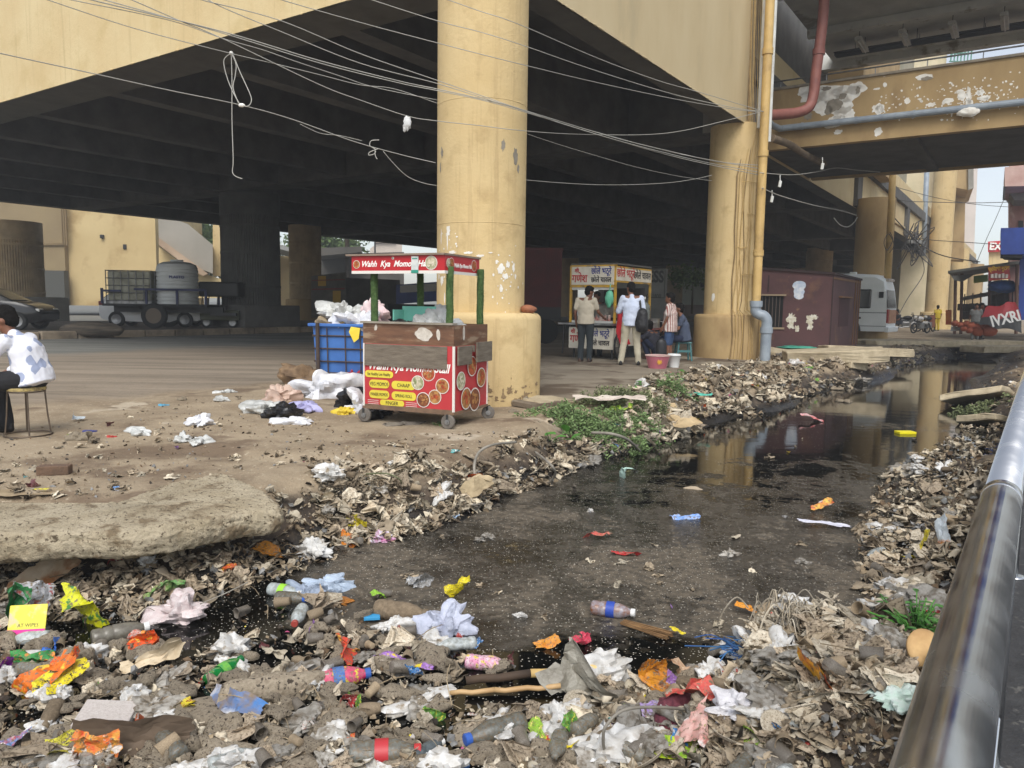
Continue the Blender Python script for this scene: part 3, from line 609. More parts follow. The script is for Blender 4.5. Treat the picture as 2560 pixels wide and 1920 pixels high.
# ------------------------------------------------------------------ overhead wires
WIRE = rgb('wire_black', (70,68,66), .5); WIREL = rgb('wire_grey', (170,168,160), .5)
def dep(px):
    return float(np.interp(px, [-100, 0, 600, 1000, 1290, 1560, 1900, 2100, 2600], [5.5, 6.2, 8.0, 9.2, 9.75, 13, 18.1, 24, 30]))
def wire(label, P, r=.0055, m=None, dz=0, name='overhead_wire', dd=0):
    pts = catmull([D(x, y, dep(x)+dd) for x, y in P], 7); q = MB(); q.tube(pts, [r*.8*(max(1, p.y/11) if dd < 2 else 1.2) for p in pts], 5); q.smooth = True
    return tag(q.build(name, m or WIREL, None, smooth=True), label, 'wire')
wire('lowest thin wire on the left, crossing the yellow girder to the near column', [(-60,118),(0,133),(230,183),(420,225),(600,262),(730,298),(880,352),(1000,386),(1089,407)], .006)
wire('wire ending at the near column below the white rag, with a slack grey tail', [(750,310),(800,333),(850,339),(905,352)], .004)
wire('wire from the top left edge with the hanging loops tied to it', [(60,-18),(120,0),(340,72),(575,133),(690,160),(800,187),(900,212),(985,222),(1093,258)], .005)
wire('wire sagging under the others and meeting the near column left side at mid-height', [(150,-8),(180,0),(340,32),(450,58),(560,97),(655,124),(735,152),(850,190),(940,219),(1093,250)], .005)
wire('upper wire of the close pair that runs past the near column to the far column', [(190,-12),(230,0),(560,80),(800,152),(1000,203),(1090,222),(1215,250),(1330,282),(1540,345),(1700,384),(1800,405),(1895,413)], .007)
wire('lower wire of the close pair that runs past the near column to the far column', [(220,-12),(262,0),(560,84),(800,158),(1000,208),(1090,226),(1215,253),(1330,286),(1540,350),(1700,391),(1800,413),(1895,430)], .006)
wire('wire carrying the white rag, dipping in front of the near column', [(290,-14),(330,0),(450,52),(560,98),(800,212),(900,250),(1018,290),(1090,302),(1200,314),(1300,326),(1430,335),(1600,337),(1700,328),(1800,305),(1900,280)], .006)
wire('wire crossing from top left over the girder, joining the pair at the near column', [(470,-14),(505,0),(700,51),(900,134),(1090,200),(1215,243),(1300,272),(1500,333),(1700,385),(1895,421)], .006)
wire('wire just below it that also joins the pair at the near column', [(500,-12),(560,20),(700,78),(900,158),(1090,208),(1215,247),(1300,274),(1500,338),(1700,395),(1895,437)], .006)
wire('lowest of the three wires fanning from the far girder end across the near column', [(660,-16),(705,0),(900,56),(1096,108),(1300,160),(1500,208),(1700,250),(1850,275),(1910,279)], .006)
wire('middle one of the three wires fanning from the far girder end across the near column', [(880,-16),(930,0),(1096,53),(1200,80),(1300,111),(1500,180),(1700,240),(1850,272),(1910,279)], .006)
wire('highest of the three wires fanning from the far girder end across the near column', [(1050,-20),(1120,0),(1200,28),(1300,62),(1500,148),(1650,203),(1750,231),(1910,279)], .006)
wire('slack wire sagging low between the two yellow columns', [(1304,449),(1400,457),(1500,462),(1600,461),(1680,456),(1740,447),(1780,438)], .005, dd=.6)
wire('thin straight wire sloping down between the two yellow columns', [(1304,330),(1400,362),(1500,392),(1600,420),(1700,441),(1780,452)], .004, dd=.6)
wire('wire looping from the girder end to the hanging white adapter on the right', [(1900,432),(1980,437),(2040,430),(2090,420),(2140,425),(2200,430)], .008)
wire('wire sloping from the downpipe to the ochre column under the girder', [(1905,470),(1950,489),(2030,512),(2100,526),(2141,538)], .009)
wire('slack loop of wire hanging left of the ochre column', [(2085,545),(2100,562),(2120,567),(2135,556),(2143,543)], .01)
wire('wire stretching right across the sky above the market sheds', [(2150,470),(2250,500),(2330,505),(2450,507),(2580,503)], .02, WIRE, dd=16)
wire('thin wire sagging from the tall column towards the pink building', [(2180,450),(2330,492),(2450,512),(2580,520)], .016, WIRE, dd=16)
wire('low wire crossing behind the columns towards the blue shop front', [(2270,590),(2330,600),(2420,606),(2500,612),(2580,620)], .02, WIRE, dd=16)
wire('thick black wire curving down from the footbridge to the tangled meter box', [(2170,440),(2200,500),(2250,560),(2300,610),(2360,640),(2450,655)], .03, WIRE, dd=14)
wire('black wire dropping beside the tall column to the ground', [(2296,625),(2310,680),(2270,745),(2245,790)], .02, WIRE, dd=14)
wire('stay wire climbing from the sheds to the pink building', [(2440,660),(2465,600),(2490,545),(2513,490)], .018, WIRE, dd=18)
wire('looped black wire on the drainpipe of the ochre column', [(2225,580),(2232,600),(2218,625),(2210,605),(2222,585),(2235,612),(2224,632)], .016, WIRE, dd=5)
def loops():
    t = thing('wire_loops', 'tangled white wire loops hanging from the left wires', 'wire', D(590, 133, 8))
    o = t.location
    for L_, r in (([(577,133),(560,150),(565,185),(580,225),(600,262)],.005),([(578,133),(590,160),(588,190),(583,220),(596,258)],.005),([(580,133),(586,145),(600,180),(625,235),(628,255),(618,266),(603,262)],.005),
                ([(578,133),(580,200),(580,300),(583,400),(581,428),(588,440),(606,447)],.0045)):
        q = MB(); q.tube([p-o for p in catmull([D(x, y, 8.0) for x, y in L_], 6)], r, 5); q.build('strand', WIREL, t, smooth=True)
    q = MB(); q.ell(D(604, 263, 8)-o, (.035,.02,.02), n=8); q.ell(D(578, 133, 8)-o, (.02,.02,.02), n=8); q.build('knot', WHT, t)
loops()
def knot2():
    q = MB()
    for L_ in ([(948,350),(928,352),(925,365),(938,372)],[(945,372),(925,380),(922,388),(935,385),(940,378)],[(938,372),(938,388),(943,398)]): q.tube(catmull([D(x, y, 9.0) for x, y in L_], 5), .005, 5)
    tag(q.build('wire_tail', WIREL, None, smooth=True), 'frayed grey wire ends twisted round the lowest left wire', 'wire')
    q = MB(); q.tube(catmull([D(x, y, 9.0+(x-950)*.004) for x, y in [(958,378),(985,410),(1020,442),(1060,458),(1092,464)]], 6), .004, 5)
    tag(q.build('wire_tail', WIREL, None, smooth=True), 'slack wire tail drooping from the lowest left wire to the near column', 'wire')
knot2()
# white rag / bag hung on a wire, small white adapters
def crumple_ell(mb, c, r, seed, amp=.22, fr=9, n=18, T=None):
    off = Vector((seed*3.1, seed*1.7, seed*.9)); L0 = max(r)
    def f(p):
        q = p/L0; k = noise.noise(q*fr*.35+off)*.6+noise.noise(q*fr*.8+off)*.35; k2 = abs(noise.noise(q*fr*.5+off*2))*.5; return p*(1+amp*(k*1.6-k2))
    mb.ell(c, r, n=n, fn=f)
t = D(1018, 291, 9.28); q = MB(); crumple_ell(q, t+Vector((0,0,-.07)), (.05,.035,.085), 3, .35); crumple_ell(q, t+Vector((-.03,0,-.13)), (.022,.02,.045), 5, .3)
tag(q.build('hanging_rag', mat('white_plastic', (222,222,220), (200,200,198), .45, 9, .2), None, smooth=True), 'small white torn bag snagged on a wire left of the near column', 'rag')
for px, py, lab in ((1950, 458, 'white power adapter dangling from a wire right of the downpipes'), (1930, 496, 'lower white adapter hanging just under the first one by the downpipes'), (2056, 414, 'grey plug hanging in the crossing wires below the footbridge')):
    q = MB(); c = D(px, py, 19.5); q.rbox(-.035, .035, -.03, .03, -.1, .06, .012, TR(*c, ry=.15)); q.tube([c+Vector((0,0,.05)), c+Vector((-.01,0,.2))], .012, 5)
    tag(q.build('adapter', PIPEW, None), lab, 'adapter')
# meter-box tangle on far column
t = thing('cable_tangle', 'black tangle of cables and a bracket lamp on the fascia by the tall column', 'cable tangle', D(2290, 610, 46))
q = MB(); rr = random.Random(3)
for k in range(22):
    P = [Vector((rr.gauss(0,.35), rr.gauss(0,.3), rr.gauss(0,.6))) for _ in range(4)]; q.tube(catmull(P, 4), .03, 5)
q.build('cables', WIRE, t); q = MB(); q.rbox(-.5, .25, -.2, .2, .0, .22, .05); q.build('lamp_head', rgb('lamp_grey', (150,150,146), .5), t)
# ------------------------------------------------------------------ background on the left, beyond the deck
def px_wall(mb, pts, y, th=.3):
    """wall slab at distance y whose corners are given; extruded away"""
    vs = [D(px, py, y) for px, py in pts]; n = len(vs); e = min(vs, key=lambda v: v.x) if vs[0].x > 0 else max(vs, key=lambda v: v.x); dd = Vector((e.x, e.y, 0)).normalized(); bk = [v+dd*th for v in vs]
    mb.add(vs+bk, [tuple(range(n)), tuple(range(n, 2*n))[::-1]]+[(i, n+i, n+(i+1) % n, (i+1) % n) for i in range(n)])
yb = thing('yellow_building', 'broad yellow rendered building wall across the road with a thin pipe', 'building', D(250, 745, 60))
o = yb.location
a = D(60, 745, 60)-o; b = D(394, 745, 60)-o
q = MB(); q.box(a.x, b.x, 0, 9, -.6, 14); q.build('wall', mat('far_yellow_wall', (206,184,136), (190,166,118), .9, .25, .2, 4, c3=(176,150,104), s3=.35), yb)
q = MB(); q.box(a.x-12, D(176,745,60).x-o.x, -.5, 0, -.6, 14); q.build('side_wing', mat('far_ochre_wall', (150,132,98), (136,118,88), .9, .3), yb)
q = MB()
for k in range(3):
    x = D(174+k*5, 745, 60).x-o.x; q.tube([(x, -.6, 10), (x, -.6, D(176, 655+k*2, 60).z), (x-2.0+k*.1, -.6, D(176, 655+k*2, 60).z)], .06, 6)
q.build('wall_pipe', mat('far_pipe', (134,114,82), None, .8), yb)
q = MB(); q.box(D(117,745,59.3).x-o.x, D(172,745,59.3).x-o.x, -1.2, -.6, -.6, D(150,722,59.3).z); q.build('grille_box', mat('grille', (84,84,78), (70,70,66), .8, 20), yb)
q = MB(); q.rbox(D(256,740,59.8).x-o.x, D(264,740,59.8).x-o.x, -.25, 0, D(260,641,60).z, D(260,632,60).z, .03); q.rbox(D(310,740,59.8).x-o.x, D(318,740,59.8).x-o.x, -.1, 0, D(260,667,60).z, D(260,655,60).z, .02); q.build('wall_light', DARKM, yb)
st = thing('stair_ramp', 'grey panelled staircase enclosure sloping down beside the yellow building', 'staircase', D(460, 745, 57)); o = st.location
q = MB(MB and Matrix.Translation(-o)); px_wall(q, [(395,540),(425,544),(470,560),(532,612),(532,684),(500,672),(397,594)], 57, 3); q.build('side_panel', mat('ramp_panel', (164,158,146), (146,140,128), .7, .3), st)
q = MB(Matrix.Translation(-o)); px_wall(q, [(397,594),(430,618),(520,684),(508,690),(470,668),(397,612)], 56.6, 3); q.build('stringer', mat('ramp_stringer', (190,166,140), (160,136,112), .8, .5), st)
q = MB(Matrix.Translation(-o)); px_wall(q, [(397,618),(470,672),(530,690),(560,700),(560,745),(397,745)], 57.8, 1); q.build('base_wall', mat('far_yellow_wall', (200,170,110), None), st)
q = MB(Matrix.Translation(-o)); px_wall(q, [(532,555),(551,556),(551,690),(532,690)], 58.8, 1.2); q.build('post', YEL2, st)
sh = thing('shed_roof', 'dark steel shed roof beyond the far fluted column', 'roof', D(640, 745, 62)); o = sh.location
q = MB(Matrix.Translation(-o)); px_wall(q, [(560,590),(600,580),(735,622),(735,632),(600,596),(560,612)], 62, 8); q.build('roof_sheet', mat('pale_roof', (150,150,146), None, .7), sh)
q = MB(Matrix.Translation(-o)); px_wall(q, [(560,640),(735,640),(735,770),(560,770)], 70, 1); q.build('wall', mat('far_yellow_wall', (200,170,110), None), sh)
q = MB(Matrix.Translation(-o)); px_wall(q, [(795,620),(905,616),(905,630),(795,640)], 75, 8); px_wall(q, [(800,636),(1010,630),(1010,770),(800,770)], 82, 2); q.build('gate_house', mat('dark_grey_wall', (96,92,86), (80,77,72), .9, .4), sh)  # roof edge and wall in one mottled dark grey
fb_ = thing('far_flats', 'pale pink flats under the sky left of the near column', 'building', D(975, 745, 130)); o = fb_.location
q = MB(Matrix.Translation(-o)); px_wall(q, [(925,622),(940,610),(985,606),(1005,610),(1005,760),(925,760)], 130, 8); q.build('wall', mat('pale_pink', (204,190,176), None, .9), fb_)
q = MB(Matrix.Translation(-o)); px_wall(q, [(937,603),(990,603),(990,607),(937,607)], 129.5, 8); px_wall(q, [(937,603),(940,590),(941,603)], 129, .2); q.build('roof_edge', mat('pale_pink2', (170,150,138), None, .9), fb_)
pl_ = thing('lamp_pole', 'slim grey pole above the palm tree left of the near column', 'pole', D(938, 745, 100)); q = MB(); q.tube([(0,0,-1),(0,0,9)], .12, 6); q.build('pole', DARKM, pl_)
# trees: trunk, limbs, leaf clumps
LEAF = mat('leaf_green', (74,98,48), (104,124,66), .7, 6, rnd=0, island=True); LEAFD = mat('leaf_dark', (52,72,38), (78,98,52), .7, 6, island=True)
BARK = mat('bark', (96,82,66), (70,60,48), .95, 6, .4)
def leaf(mb, c, d, l, w_, up=None):
    d = d.normalized(); s_ = d.cross(up or Vector((random.gauss(0,1), random.gauss(0,1), random.gauss(0,1)))).normalized()*w_; m_ = c+d*l*.5; nrm = s_.cross(d).normalized()*l*.12
    mb.add([c, m_+s_+nrm, c+d*l, m_-s_+nrm], [(0,1,2),(0,2,3)])
def tree(name, label, base, h, cr, n, seed, lm=LEAF, group=None, leafs=.35, trunk=.18):
    random.seed(seed); t = thing(name, label, 'tree', base, 0, group); q = MB(); top = Vector((random.gauss(0,.2), 0, h*.55)); q.tube([(0,0,-.3), top*.5, top], [trunk, trunk*.8, trunk*.6], 8)
    cl = []
    for k in range(9):
        d = Vector((random.gauss(0,1), random.gauss(0,1), random.uniform(.1,1.1))).normalized(); e = top*random.uniform(.75,1)+d*cr*random.uniform(.5,.95); q.tube([top*.8, (top+e)*.5+Vector((0,0,.1)), e], [trunk*.4, trunk*.25, trunk*.08], 6); cl.append(e)
    q.build('trunk', BARK, t); q = MB()
    for k in range(n):
        e = random.choice(cl); d = Vector((random.gauss(0,1), random.gauss(0,1), random.gauss(0,.8))); d = d.normalized()*abs(random.gauss(.35,.2))*cr; leaf(q, e+d, Vector((random.gauss(0,1), random.gauss(0,1), random.gauss(-.2,.7))), leafs*random.uniform(.6,1.3), leafs*.3)
    q.build('crown', lm, t); return t
tree('broadleaf_tree', 'light green tree seen between the staircase and its yellow post', D(517, 760, 74), 9.5, 3.6, 3500, 1, leafs=.5)
tree('broadleaf_tree', 'light green tree right of the yellow staircase post', D(575, 760, 78), 8.5, 3.2, 2500, 2, leafs=.5)
tree('broadleaf_tree', 'pale green tree left of the fan palm beyond the deck', D(815, 760, 92), 11, 4.0, 2600, 3, leafs=.6)
tree('broadleaf_tree', 'small leafy tree behind the striped-shirt man under the deck', D(1730, 770, 40), 2.9, 1.0, 900, 4, leafs=.22, trunk=.06)
def palm(base, h, label):
    t = thing('palm_tree', label, 'palm', base); q = MB(); q.tube([(0,0,-.5),(.05,0,h*.5),(0,0,h)], [.3,.25,.22], 8); q.build('trunk', BARK, t); q = MB(); rr = random.Random(5)
    for k in range(34):
        a = rr.uniform(0, 2*math.pi); e = rr.uniform(-.5, 1.2); d = Vector((math.cos(a)*math.cos(e), math.sin(a)*math.cos(e), math.sin(e))); L_ = rr.uniform(1.2, 1.7); c = Vector((0,0,h))+d*L_
        s_ = d.cross(Vector((0,0,1))).normalized()
        for j in range(-7, 8): b_ = (d*math.cos(j*.19)+s_*math.sin(j*.19)); leaf(q, c, b_+Vector((0,0,-.25)), 1.6, .07, Vector((0,0,1)))
        q.tube([Vector((0,0,h)), c], .03, 4)
    q.build('crown', LEAF, t)
palm(D(868, 760, 82), 8.0, 'fan palm tree in the bright gap left of the near column')
# ------------------------------------------------------------------ far things under the deck
q = MB(); px_wall(q, [(1690,640),(1775,640),(1775,766),(1690,766)], 96, 3); px_wall(q, [(1600,640),(1690,640),(1690,766),(1600,766)], 98, 3)
bb = thing('far_building', 'pale green-grey building wall seen between the deck columns', 'building', (0,0,0)); q.build('wall', mat('pale_green_wall', (190,196,184), (174,180,168), .9, .3), bb)
q = MB(); px_wall(q, [(1751,705),(1762,705),(1762,718),(1751,718)], 95.8, .2); q.build('window', DARKM, bb)
q = MB(); px_wall(q, [(1690,762),(1775,762),(1775,790),(1690,790)], 95.5, .3); q.build('plinth', mat('plinth_wall', (134,116,106), None, .9), bb)
bw = thing('far_wall', 'long pale wall of buildings glimpsed behind the maroon kiosk', 'building', D(2000, 770, 118)); o = bw.location
q = MB(Matrix.Translation(-o)); px_wall(q, [(1905,655),(2310,650),(2310,805),(1905,805)], 118, 4); q.build('wall', mat('pale_grey_wall', (204,206,200), (186,188,182), .9, .2), bw)
q = MB(Matrix.Translation(-o)); px_wall(q, [(1905,652),(2100,650),(2100,665),(1905,668)], 117, 1); q.build('parapet', mat('pale_pink_band', (190,160,146), None), bw)
q = MB(Matrix.Translation(-o))
for k in range(7): px_wall(q, [(2226+k*13,680),(2232+k*13,680),(2232+k*13,795),(2226+k*13,795)], 116, .6)
px_wall(q, [(2226,690),(2310,690),(2310,697),(2226,697)], 115.7, .3); px_wall(q, [(2226,735),(2310,735),(2310,740),(2226,740)], 115.7, .3)
q.build('frame_grid', mat('grid_white', (216,218,214), None), bw)
# red container, dark lorry, blue auto, grey truck under the deck
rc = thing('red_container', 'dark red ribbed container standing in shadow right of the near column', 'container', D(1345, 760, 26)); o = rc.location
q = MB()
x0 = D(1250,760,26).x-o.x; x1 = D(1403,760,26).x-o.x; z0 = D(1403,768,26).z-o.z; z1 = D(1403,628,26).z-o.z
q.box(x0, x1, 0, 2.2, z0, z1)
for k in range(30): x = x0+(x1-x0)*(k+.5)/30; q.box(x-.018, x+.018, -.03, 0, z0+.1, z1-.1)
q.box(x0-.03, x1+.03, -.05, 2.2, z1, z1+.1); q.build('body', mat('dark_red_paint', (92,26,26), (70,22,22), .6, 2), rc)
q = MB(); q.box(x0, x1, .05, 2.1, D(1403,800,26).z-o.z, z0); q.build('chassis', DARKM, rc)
q = MB()
for x in (x1-.5, x1-1.5):
    q.lathe([(.1,-.1),(.42,-.1),(.42,.1),(.1,.1)], 20, Matrix.Translation((x, .1, .42-o.z)) @ Matrix.Rotation(R(90), 4, 'X'))
q.build('wheel', rgb('rubber', (30,30,30), .8), rc)
gt = thing('grey_truck', 'grey box truck body with faded black lettering behind the snack stall', 'truck', D(1640, 770, 30)); o = gt.location
GT = mat('grey_truck_paint', (132,132,126), (112,112,106), .7, 2); x0 = D(1600,770,30).x-o.x; x1 = D(1666,770,30).x-o.x
q = MB(); q.box(x0-1.2, x1, 0, 4, D(1640,800,30).z-o.z, D(1640,672,30).z-o.z); q.build('body', GT, gt)
q = MB(); zb = D(1640,800,30).z-o.z
for x in (x0-.6, x1-.5): q.lathe([(.1,-.12),(.45,-.12),(.45,.12),(.1,.12)], 20, Matrix.Translation((x, .2, .45-o.z)) @ Matrix.Rotation(R(90), 4, 'X'))
q.box(x0-1.1, x1-.1, .1, 3.8, zb-.25, zb); q.build('wheels', rgb('rubber', (30,30,30), .8), gt)
text('NESS', .62, TR(x1-.62, -.012, D(1640,705,30).z-o.z, rx=R(90)), DARKM, gt, bold=.02, sx=.7); text('1600 1800', .22, TR(x1-.6, -.012, D(1640,745,30).z-o.z, rx=R(90)), DARKM, gt, sx=.8)
q = MB(); zf = D(1640,745,30).z-o.z
for a_ in ((x1-1.3,x1-.1,.98,1.0),(x1-1.3,x1-.1,-.1,-.08),): q.box(a_[0], a_[1], -.012, 0, zf+a_[2]+.1, zf+a_[3]+.1)
for a_ in (x1-1.3, x1-.1): q.box(a_-.01, a_+.01, -.012, 0, zf, zf+1.1)
q.build('border_line', DARKM, gt)
# blue vehicle + goods in shadow between dark column and near column
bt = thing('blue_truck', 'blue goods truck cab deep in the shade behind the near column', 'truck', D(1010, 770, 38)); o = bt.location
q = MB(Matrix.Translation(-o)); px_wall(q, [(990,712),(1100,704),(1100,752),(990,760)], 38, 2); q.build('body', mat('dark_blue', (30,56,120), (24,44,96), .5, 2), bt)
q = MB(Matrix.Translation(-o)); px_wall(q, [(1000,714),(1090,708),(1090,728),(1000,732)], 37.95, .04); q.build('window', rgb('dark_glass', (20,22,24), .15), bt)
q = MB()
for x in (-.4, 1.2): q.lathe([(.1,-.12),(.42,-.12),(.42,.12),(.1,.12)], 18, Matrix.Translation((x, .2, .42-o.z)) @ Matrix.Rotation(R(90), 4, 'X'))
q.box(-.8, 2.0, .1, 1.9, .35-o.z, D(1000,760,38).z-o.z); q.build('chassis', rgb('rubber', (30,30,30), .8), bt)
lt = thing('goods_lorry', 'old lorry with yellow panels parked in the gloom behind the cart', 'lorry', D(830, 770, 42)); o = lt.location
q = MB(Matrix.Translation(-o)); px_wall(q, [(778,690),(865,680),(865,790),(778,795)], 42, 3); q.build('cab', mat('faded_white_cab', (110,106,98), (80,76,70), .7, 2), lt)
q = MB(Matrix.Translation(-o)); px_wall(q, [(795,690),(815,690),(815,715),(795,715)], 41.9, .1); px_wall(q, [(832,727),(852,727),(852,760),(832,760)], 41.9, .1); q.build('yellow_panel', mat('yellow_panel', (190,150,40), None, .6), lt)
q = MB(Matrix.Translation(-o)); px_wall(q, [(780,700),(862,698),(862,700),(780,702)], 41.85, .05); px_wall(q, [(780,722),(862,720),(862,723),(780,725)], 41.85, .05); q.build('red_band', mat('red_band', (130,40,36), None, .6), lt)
q = MB(Matrix.Translation(-o)); px_wall(q, [(865,694),(1000,700),(1000,770),(865,790)], 42.5, 3); q.build('load_bed', DARKC, lt)
# ------------------------------------------------------------------ left vehicles
RUB = rgb('rubber', (30,30,30), .8); GLASS = rgb('dark_glass', (20,22,24), .12); MZ = .2
def wheel(parent, x, y, z, r, wd, rim=None, name='wheel'):
    q = MB(); T_ = Matrix.Translation((x, y, z)) @ Matrix.Rotation(R(90), 4, 'X')
    q.lathe([(r*.62,-wd/2),(r*.92,-wd/2),(r,-wd*.35),(r,wd*.35),(r*.92,wd/2),(r*.62,wd/2)], 28, T_, False); w_ = q.build(name, RUB, parent, auto=40)
    q = MB(); q.lathe([(.02,-wd*.3),(r*.2,-wd*.42),(r*.3,-wd*.3),(r*.6,-wd*.36),(r*.64,-wd*.48),(r*.64,wd*.48),(.02,wd*.3)], 24, T_); q.build('rim', rim or STEEL, w_, auto=40)
def car(label, loc, rz, paint, L=4.0, W=1.7, Ht=1.5, lights=True):
    t = thing('parked_car', label, 'car', loc, rz); q = MB()
    # side profile, x along length, hatchback: (x, z bottom, z top shoulder, z roof)
    st_ = [(-2.0,.42,.95),(-1.9,.3,1.08),(-1.55,.24,1.14),(-.9,.22,1.12),(0,.2,1.06),(.75,.2,1.0),(1.25,.22,.96),(1.75,.26,.84),(1.98,.36,.66)]; k = L/4.0; vs = []; fs = []
    n = len(st_)
    for i, (x, zb, zt_) in enumerate(st_):
        wv = W/2*(1-.16*max(0,(abs(x)-1.3)/.7)**2)
        for (yy_, z) in ((-wv*.93, zb), (-wv, zb+.25), (-wv*1.0, zt_-.12), (-wv*.93, zt_), (wv*.93, zt_), (wv, zt_-.12), (wv, zb+.25), (wv*.93, zb)): vs.append((x*k, yy_, z))
    for i in range(n-1):
        for j in range(8): fs.append((i*8+j, (i+1)*8+j, (i+1)*8+(j+1)%8, i*8+(j+1)%8))
    fs.append(tuple(range(8))); fs.append(tuple((n-1)*8+j for j in range(8))[::-1]); q.add(vs, fs); bd = q.build('body', paint, t, auto=45)
    q = MB(); cab = [(-1.85,1.05,1.05,.78),(-1.5,1.08,1.40,.66),(-.9,1.1,Ht,.62),(-.1,1.05,Ht,.62),(.35,1.0,1.38,.64),(1.15,.95,.97,.74)]; vs = []; fs = []
    for (x, zb, zt_, wv) in cab: vs += [(x*k,-W/2*.95,zb),(x*k,-wv*W/1.7,zt_),(x*k,wv*W/1.7,zt_),(x*k,W/2*.95,zb)]
    for i in range(5):
        for j in range(3): fs.append((i*4+j, (i+1)*4+j, (i+1)*4+j+1, i*4+j+1))
    q.add(vs, fs); q.build('cabin', paint, t, auto=50)
    q = MB()
    for s_ in (-1, 1):
        for xa, xb, za, zb2, zc, zd in ((-1.35,-.45,1.16,1.14,Ht-.13,Ht-.1),(-.38,.42,1.14,1.1,Ht-.1,Ht-.17)):
            yb_ = W/2*.955; yt = .655*W/1.7
            q.add([(xa*k,s_*yb_,za),(xb*k,s_*yb_,zb2),(xb*k*.9,s_*yt,zd),(xa*k*.85,s_*yt,zc)], [(0,1,2,3)])
    q.add([(-1.87*k,-.62,1.14),(-1.87*k,.62,1.14),(-1.56*k,.55,1.38),(-1.56*k,-.55,1.38)], [(0,1,2,3)]); q.add([(1.08*k,-.66,1.03),(1.08*k,.66,1.03),(.42*k,.58,1.36),(.42*k,-.58,1.36)], [(0,1,2,3)]); q.build('window', GLASS, t)
    for x in (-1.3*k, 1.3*k):
        for s_ in (-1, 1): wheel(t, x, s_*(W/2-.06), .31, .31, .2)
    for s_ in (-1, 1):
        q = MB(); q.rbox(-1.98*k, -1.8*k, s_*.62-.2, s_*.62+.2, .86, 1.02, .03); q.build('tail_lamp', rgb('red_lamp', (120,20,18), .3), t)
        q = MB(); q.rbox(1.72*k, 1.94*k, s_*.58-.17, s_*.58+.17, .62, .74, .03); q.build('headlight', rgb('clear_lamp', (200,200,196), .2), t)
    q = MB(); q.rbox(-2.03*k, -1.99*k, -.25, .25, .66, .78, .01); q.build('number_plate', rgb('plate', (210,210,200), .5), t)
    return t
p0 = D(270, 810, 31.5); car('white hatchback parked behind the flatbed trailer on the median', (p0.x+1.9, 31.8, MZ), R(8), mat('white_paint', (216,216,214), None, .3), 4.0)
p0 = D(40, 810, 26.5); car('black car parked at the far left in front of the fluted column', (p0.x-1.2, 26.8, MZ), R(8), mat('black_paint', (22,22,24), None, .2), 4.2)
# trailer with tanks
p0 = D(405, 812, 30.5); tr = thing('flatbed_trailer', 'blue-railed flatbed trailer carrying two water tanks', 'trailer', (p0.x, 30.5, MZ), R(4))
BLUEF = mat('navy_frame', (32,38,84), (26,32,66), .6, 3)
q = MB(); q.box(-1.9, 2.0, -.8, .8, .84, .93); q.build('bed', mat('dark_bed', (46,46,46), (34,34,34), .8, 3), tr)
q = MB()
for x in (-1.9, -.25+.0, .9, 1.98): 
    for y in (-.8, .8): q.box(x-.04, x+.04, y-.04, y+.04, .93, 1.52)
for y in (-.8, .8): q.box(-.7, 2.02, y-.04, y+.04, 1.45, 1.53); 
q.box(-1.94, -1.2, -.84, -.76, 1.38, 1.46); q.box(-1.94,-1.86,-.8,.8,1.38,1.46); q.build('side_rail', BLUEF, tr)
q = MB(); q.box(-1.8, 2.4, -.06, .06, .6, .84); q.box(1.9, 2.9, -.1, .1, .5, .62); q.build('chassis', DARKM, tr)
for s_ in (-1, 1): wheel(tr, .0, s_*.72, .48, .48, .22, mat('dusty_rim', (110,98,84), None, .8))
bt_ = thing('cube_tank', 'square white plastic tank in a metal cage at the left of the trailer', 'tank', (p0.x-1.0, 30.45, MZ+.93), R(4))
q = MB(); q.rbox(-.8, .8, -.55, .55, .12, 1.25, .06); q.lathe([(.12,1.25),(.12,1.3)], 12); q.build('bottle', mat('dusty_tank', (170,168,150), (120,118,100), .6, 2), bt_)
q = MB()
for z in (.12, .42, .7, .98, 1.27): 
    for y in (-.59, .59): q.tube([(-.84,y,z),(.84,y,z)], .018, 5)
    for x in (-.84, .84): q.tube([(x,-.59,z),(x,.59,z)], .018, 5)
for k in range(7): 
    x = -.84+k*.28; q.tube([(x,-.59,0),(x,-.59,1.27)], .018, 5); q.tube([(x,.59,0),(x,.59,1.27)], .018, 5)
for k in range(4): y = -.59+k*.393; q.tube([(-.84,y,0),(-.84,y,1.27)], .018, 5); q.tube([(.84,y,0),(.84,y,1.27)], .018, 5)
q.box(-.84,.84,-.59,.59,0,.1); q.build('cage', STEEL, bt_)
wt = thing('water_tank', 'round white ribbed plastic water tank on the trailer', 'tank', (p0.x+.62, 30.6, MZ+.93))
prof = [(.76,0)]; z = 0
for k in range(9): prof += [(.78, z+.01),(.78, z+.1),(.75, z+.12),(.75, z+.145)]; z += .155
prof += [(.76,1.42),(.7,1.55),(.5,1.64),(.24,1.67),(.24,1.74),(.0,1.75)]
q = MB(); q.lathe(prof, 36, cap=False); q.build('shell', mat('white_tank', (206,208,206), (186,188,186), .45, 1), wt, auto=30)
text('PLASTO', .14, TR(.3, -.755, 1.0, rx=R(90), rz=R(20)), rgb('navy', (30,40,110)), wt, bold=.006, sx=1.1)
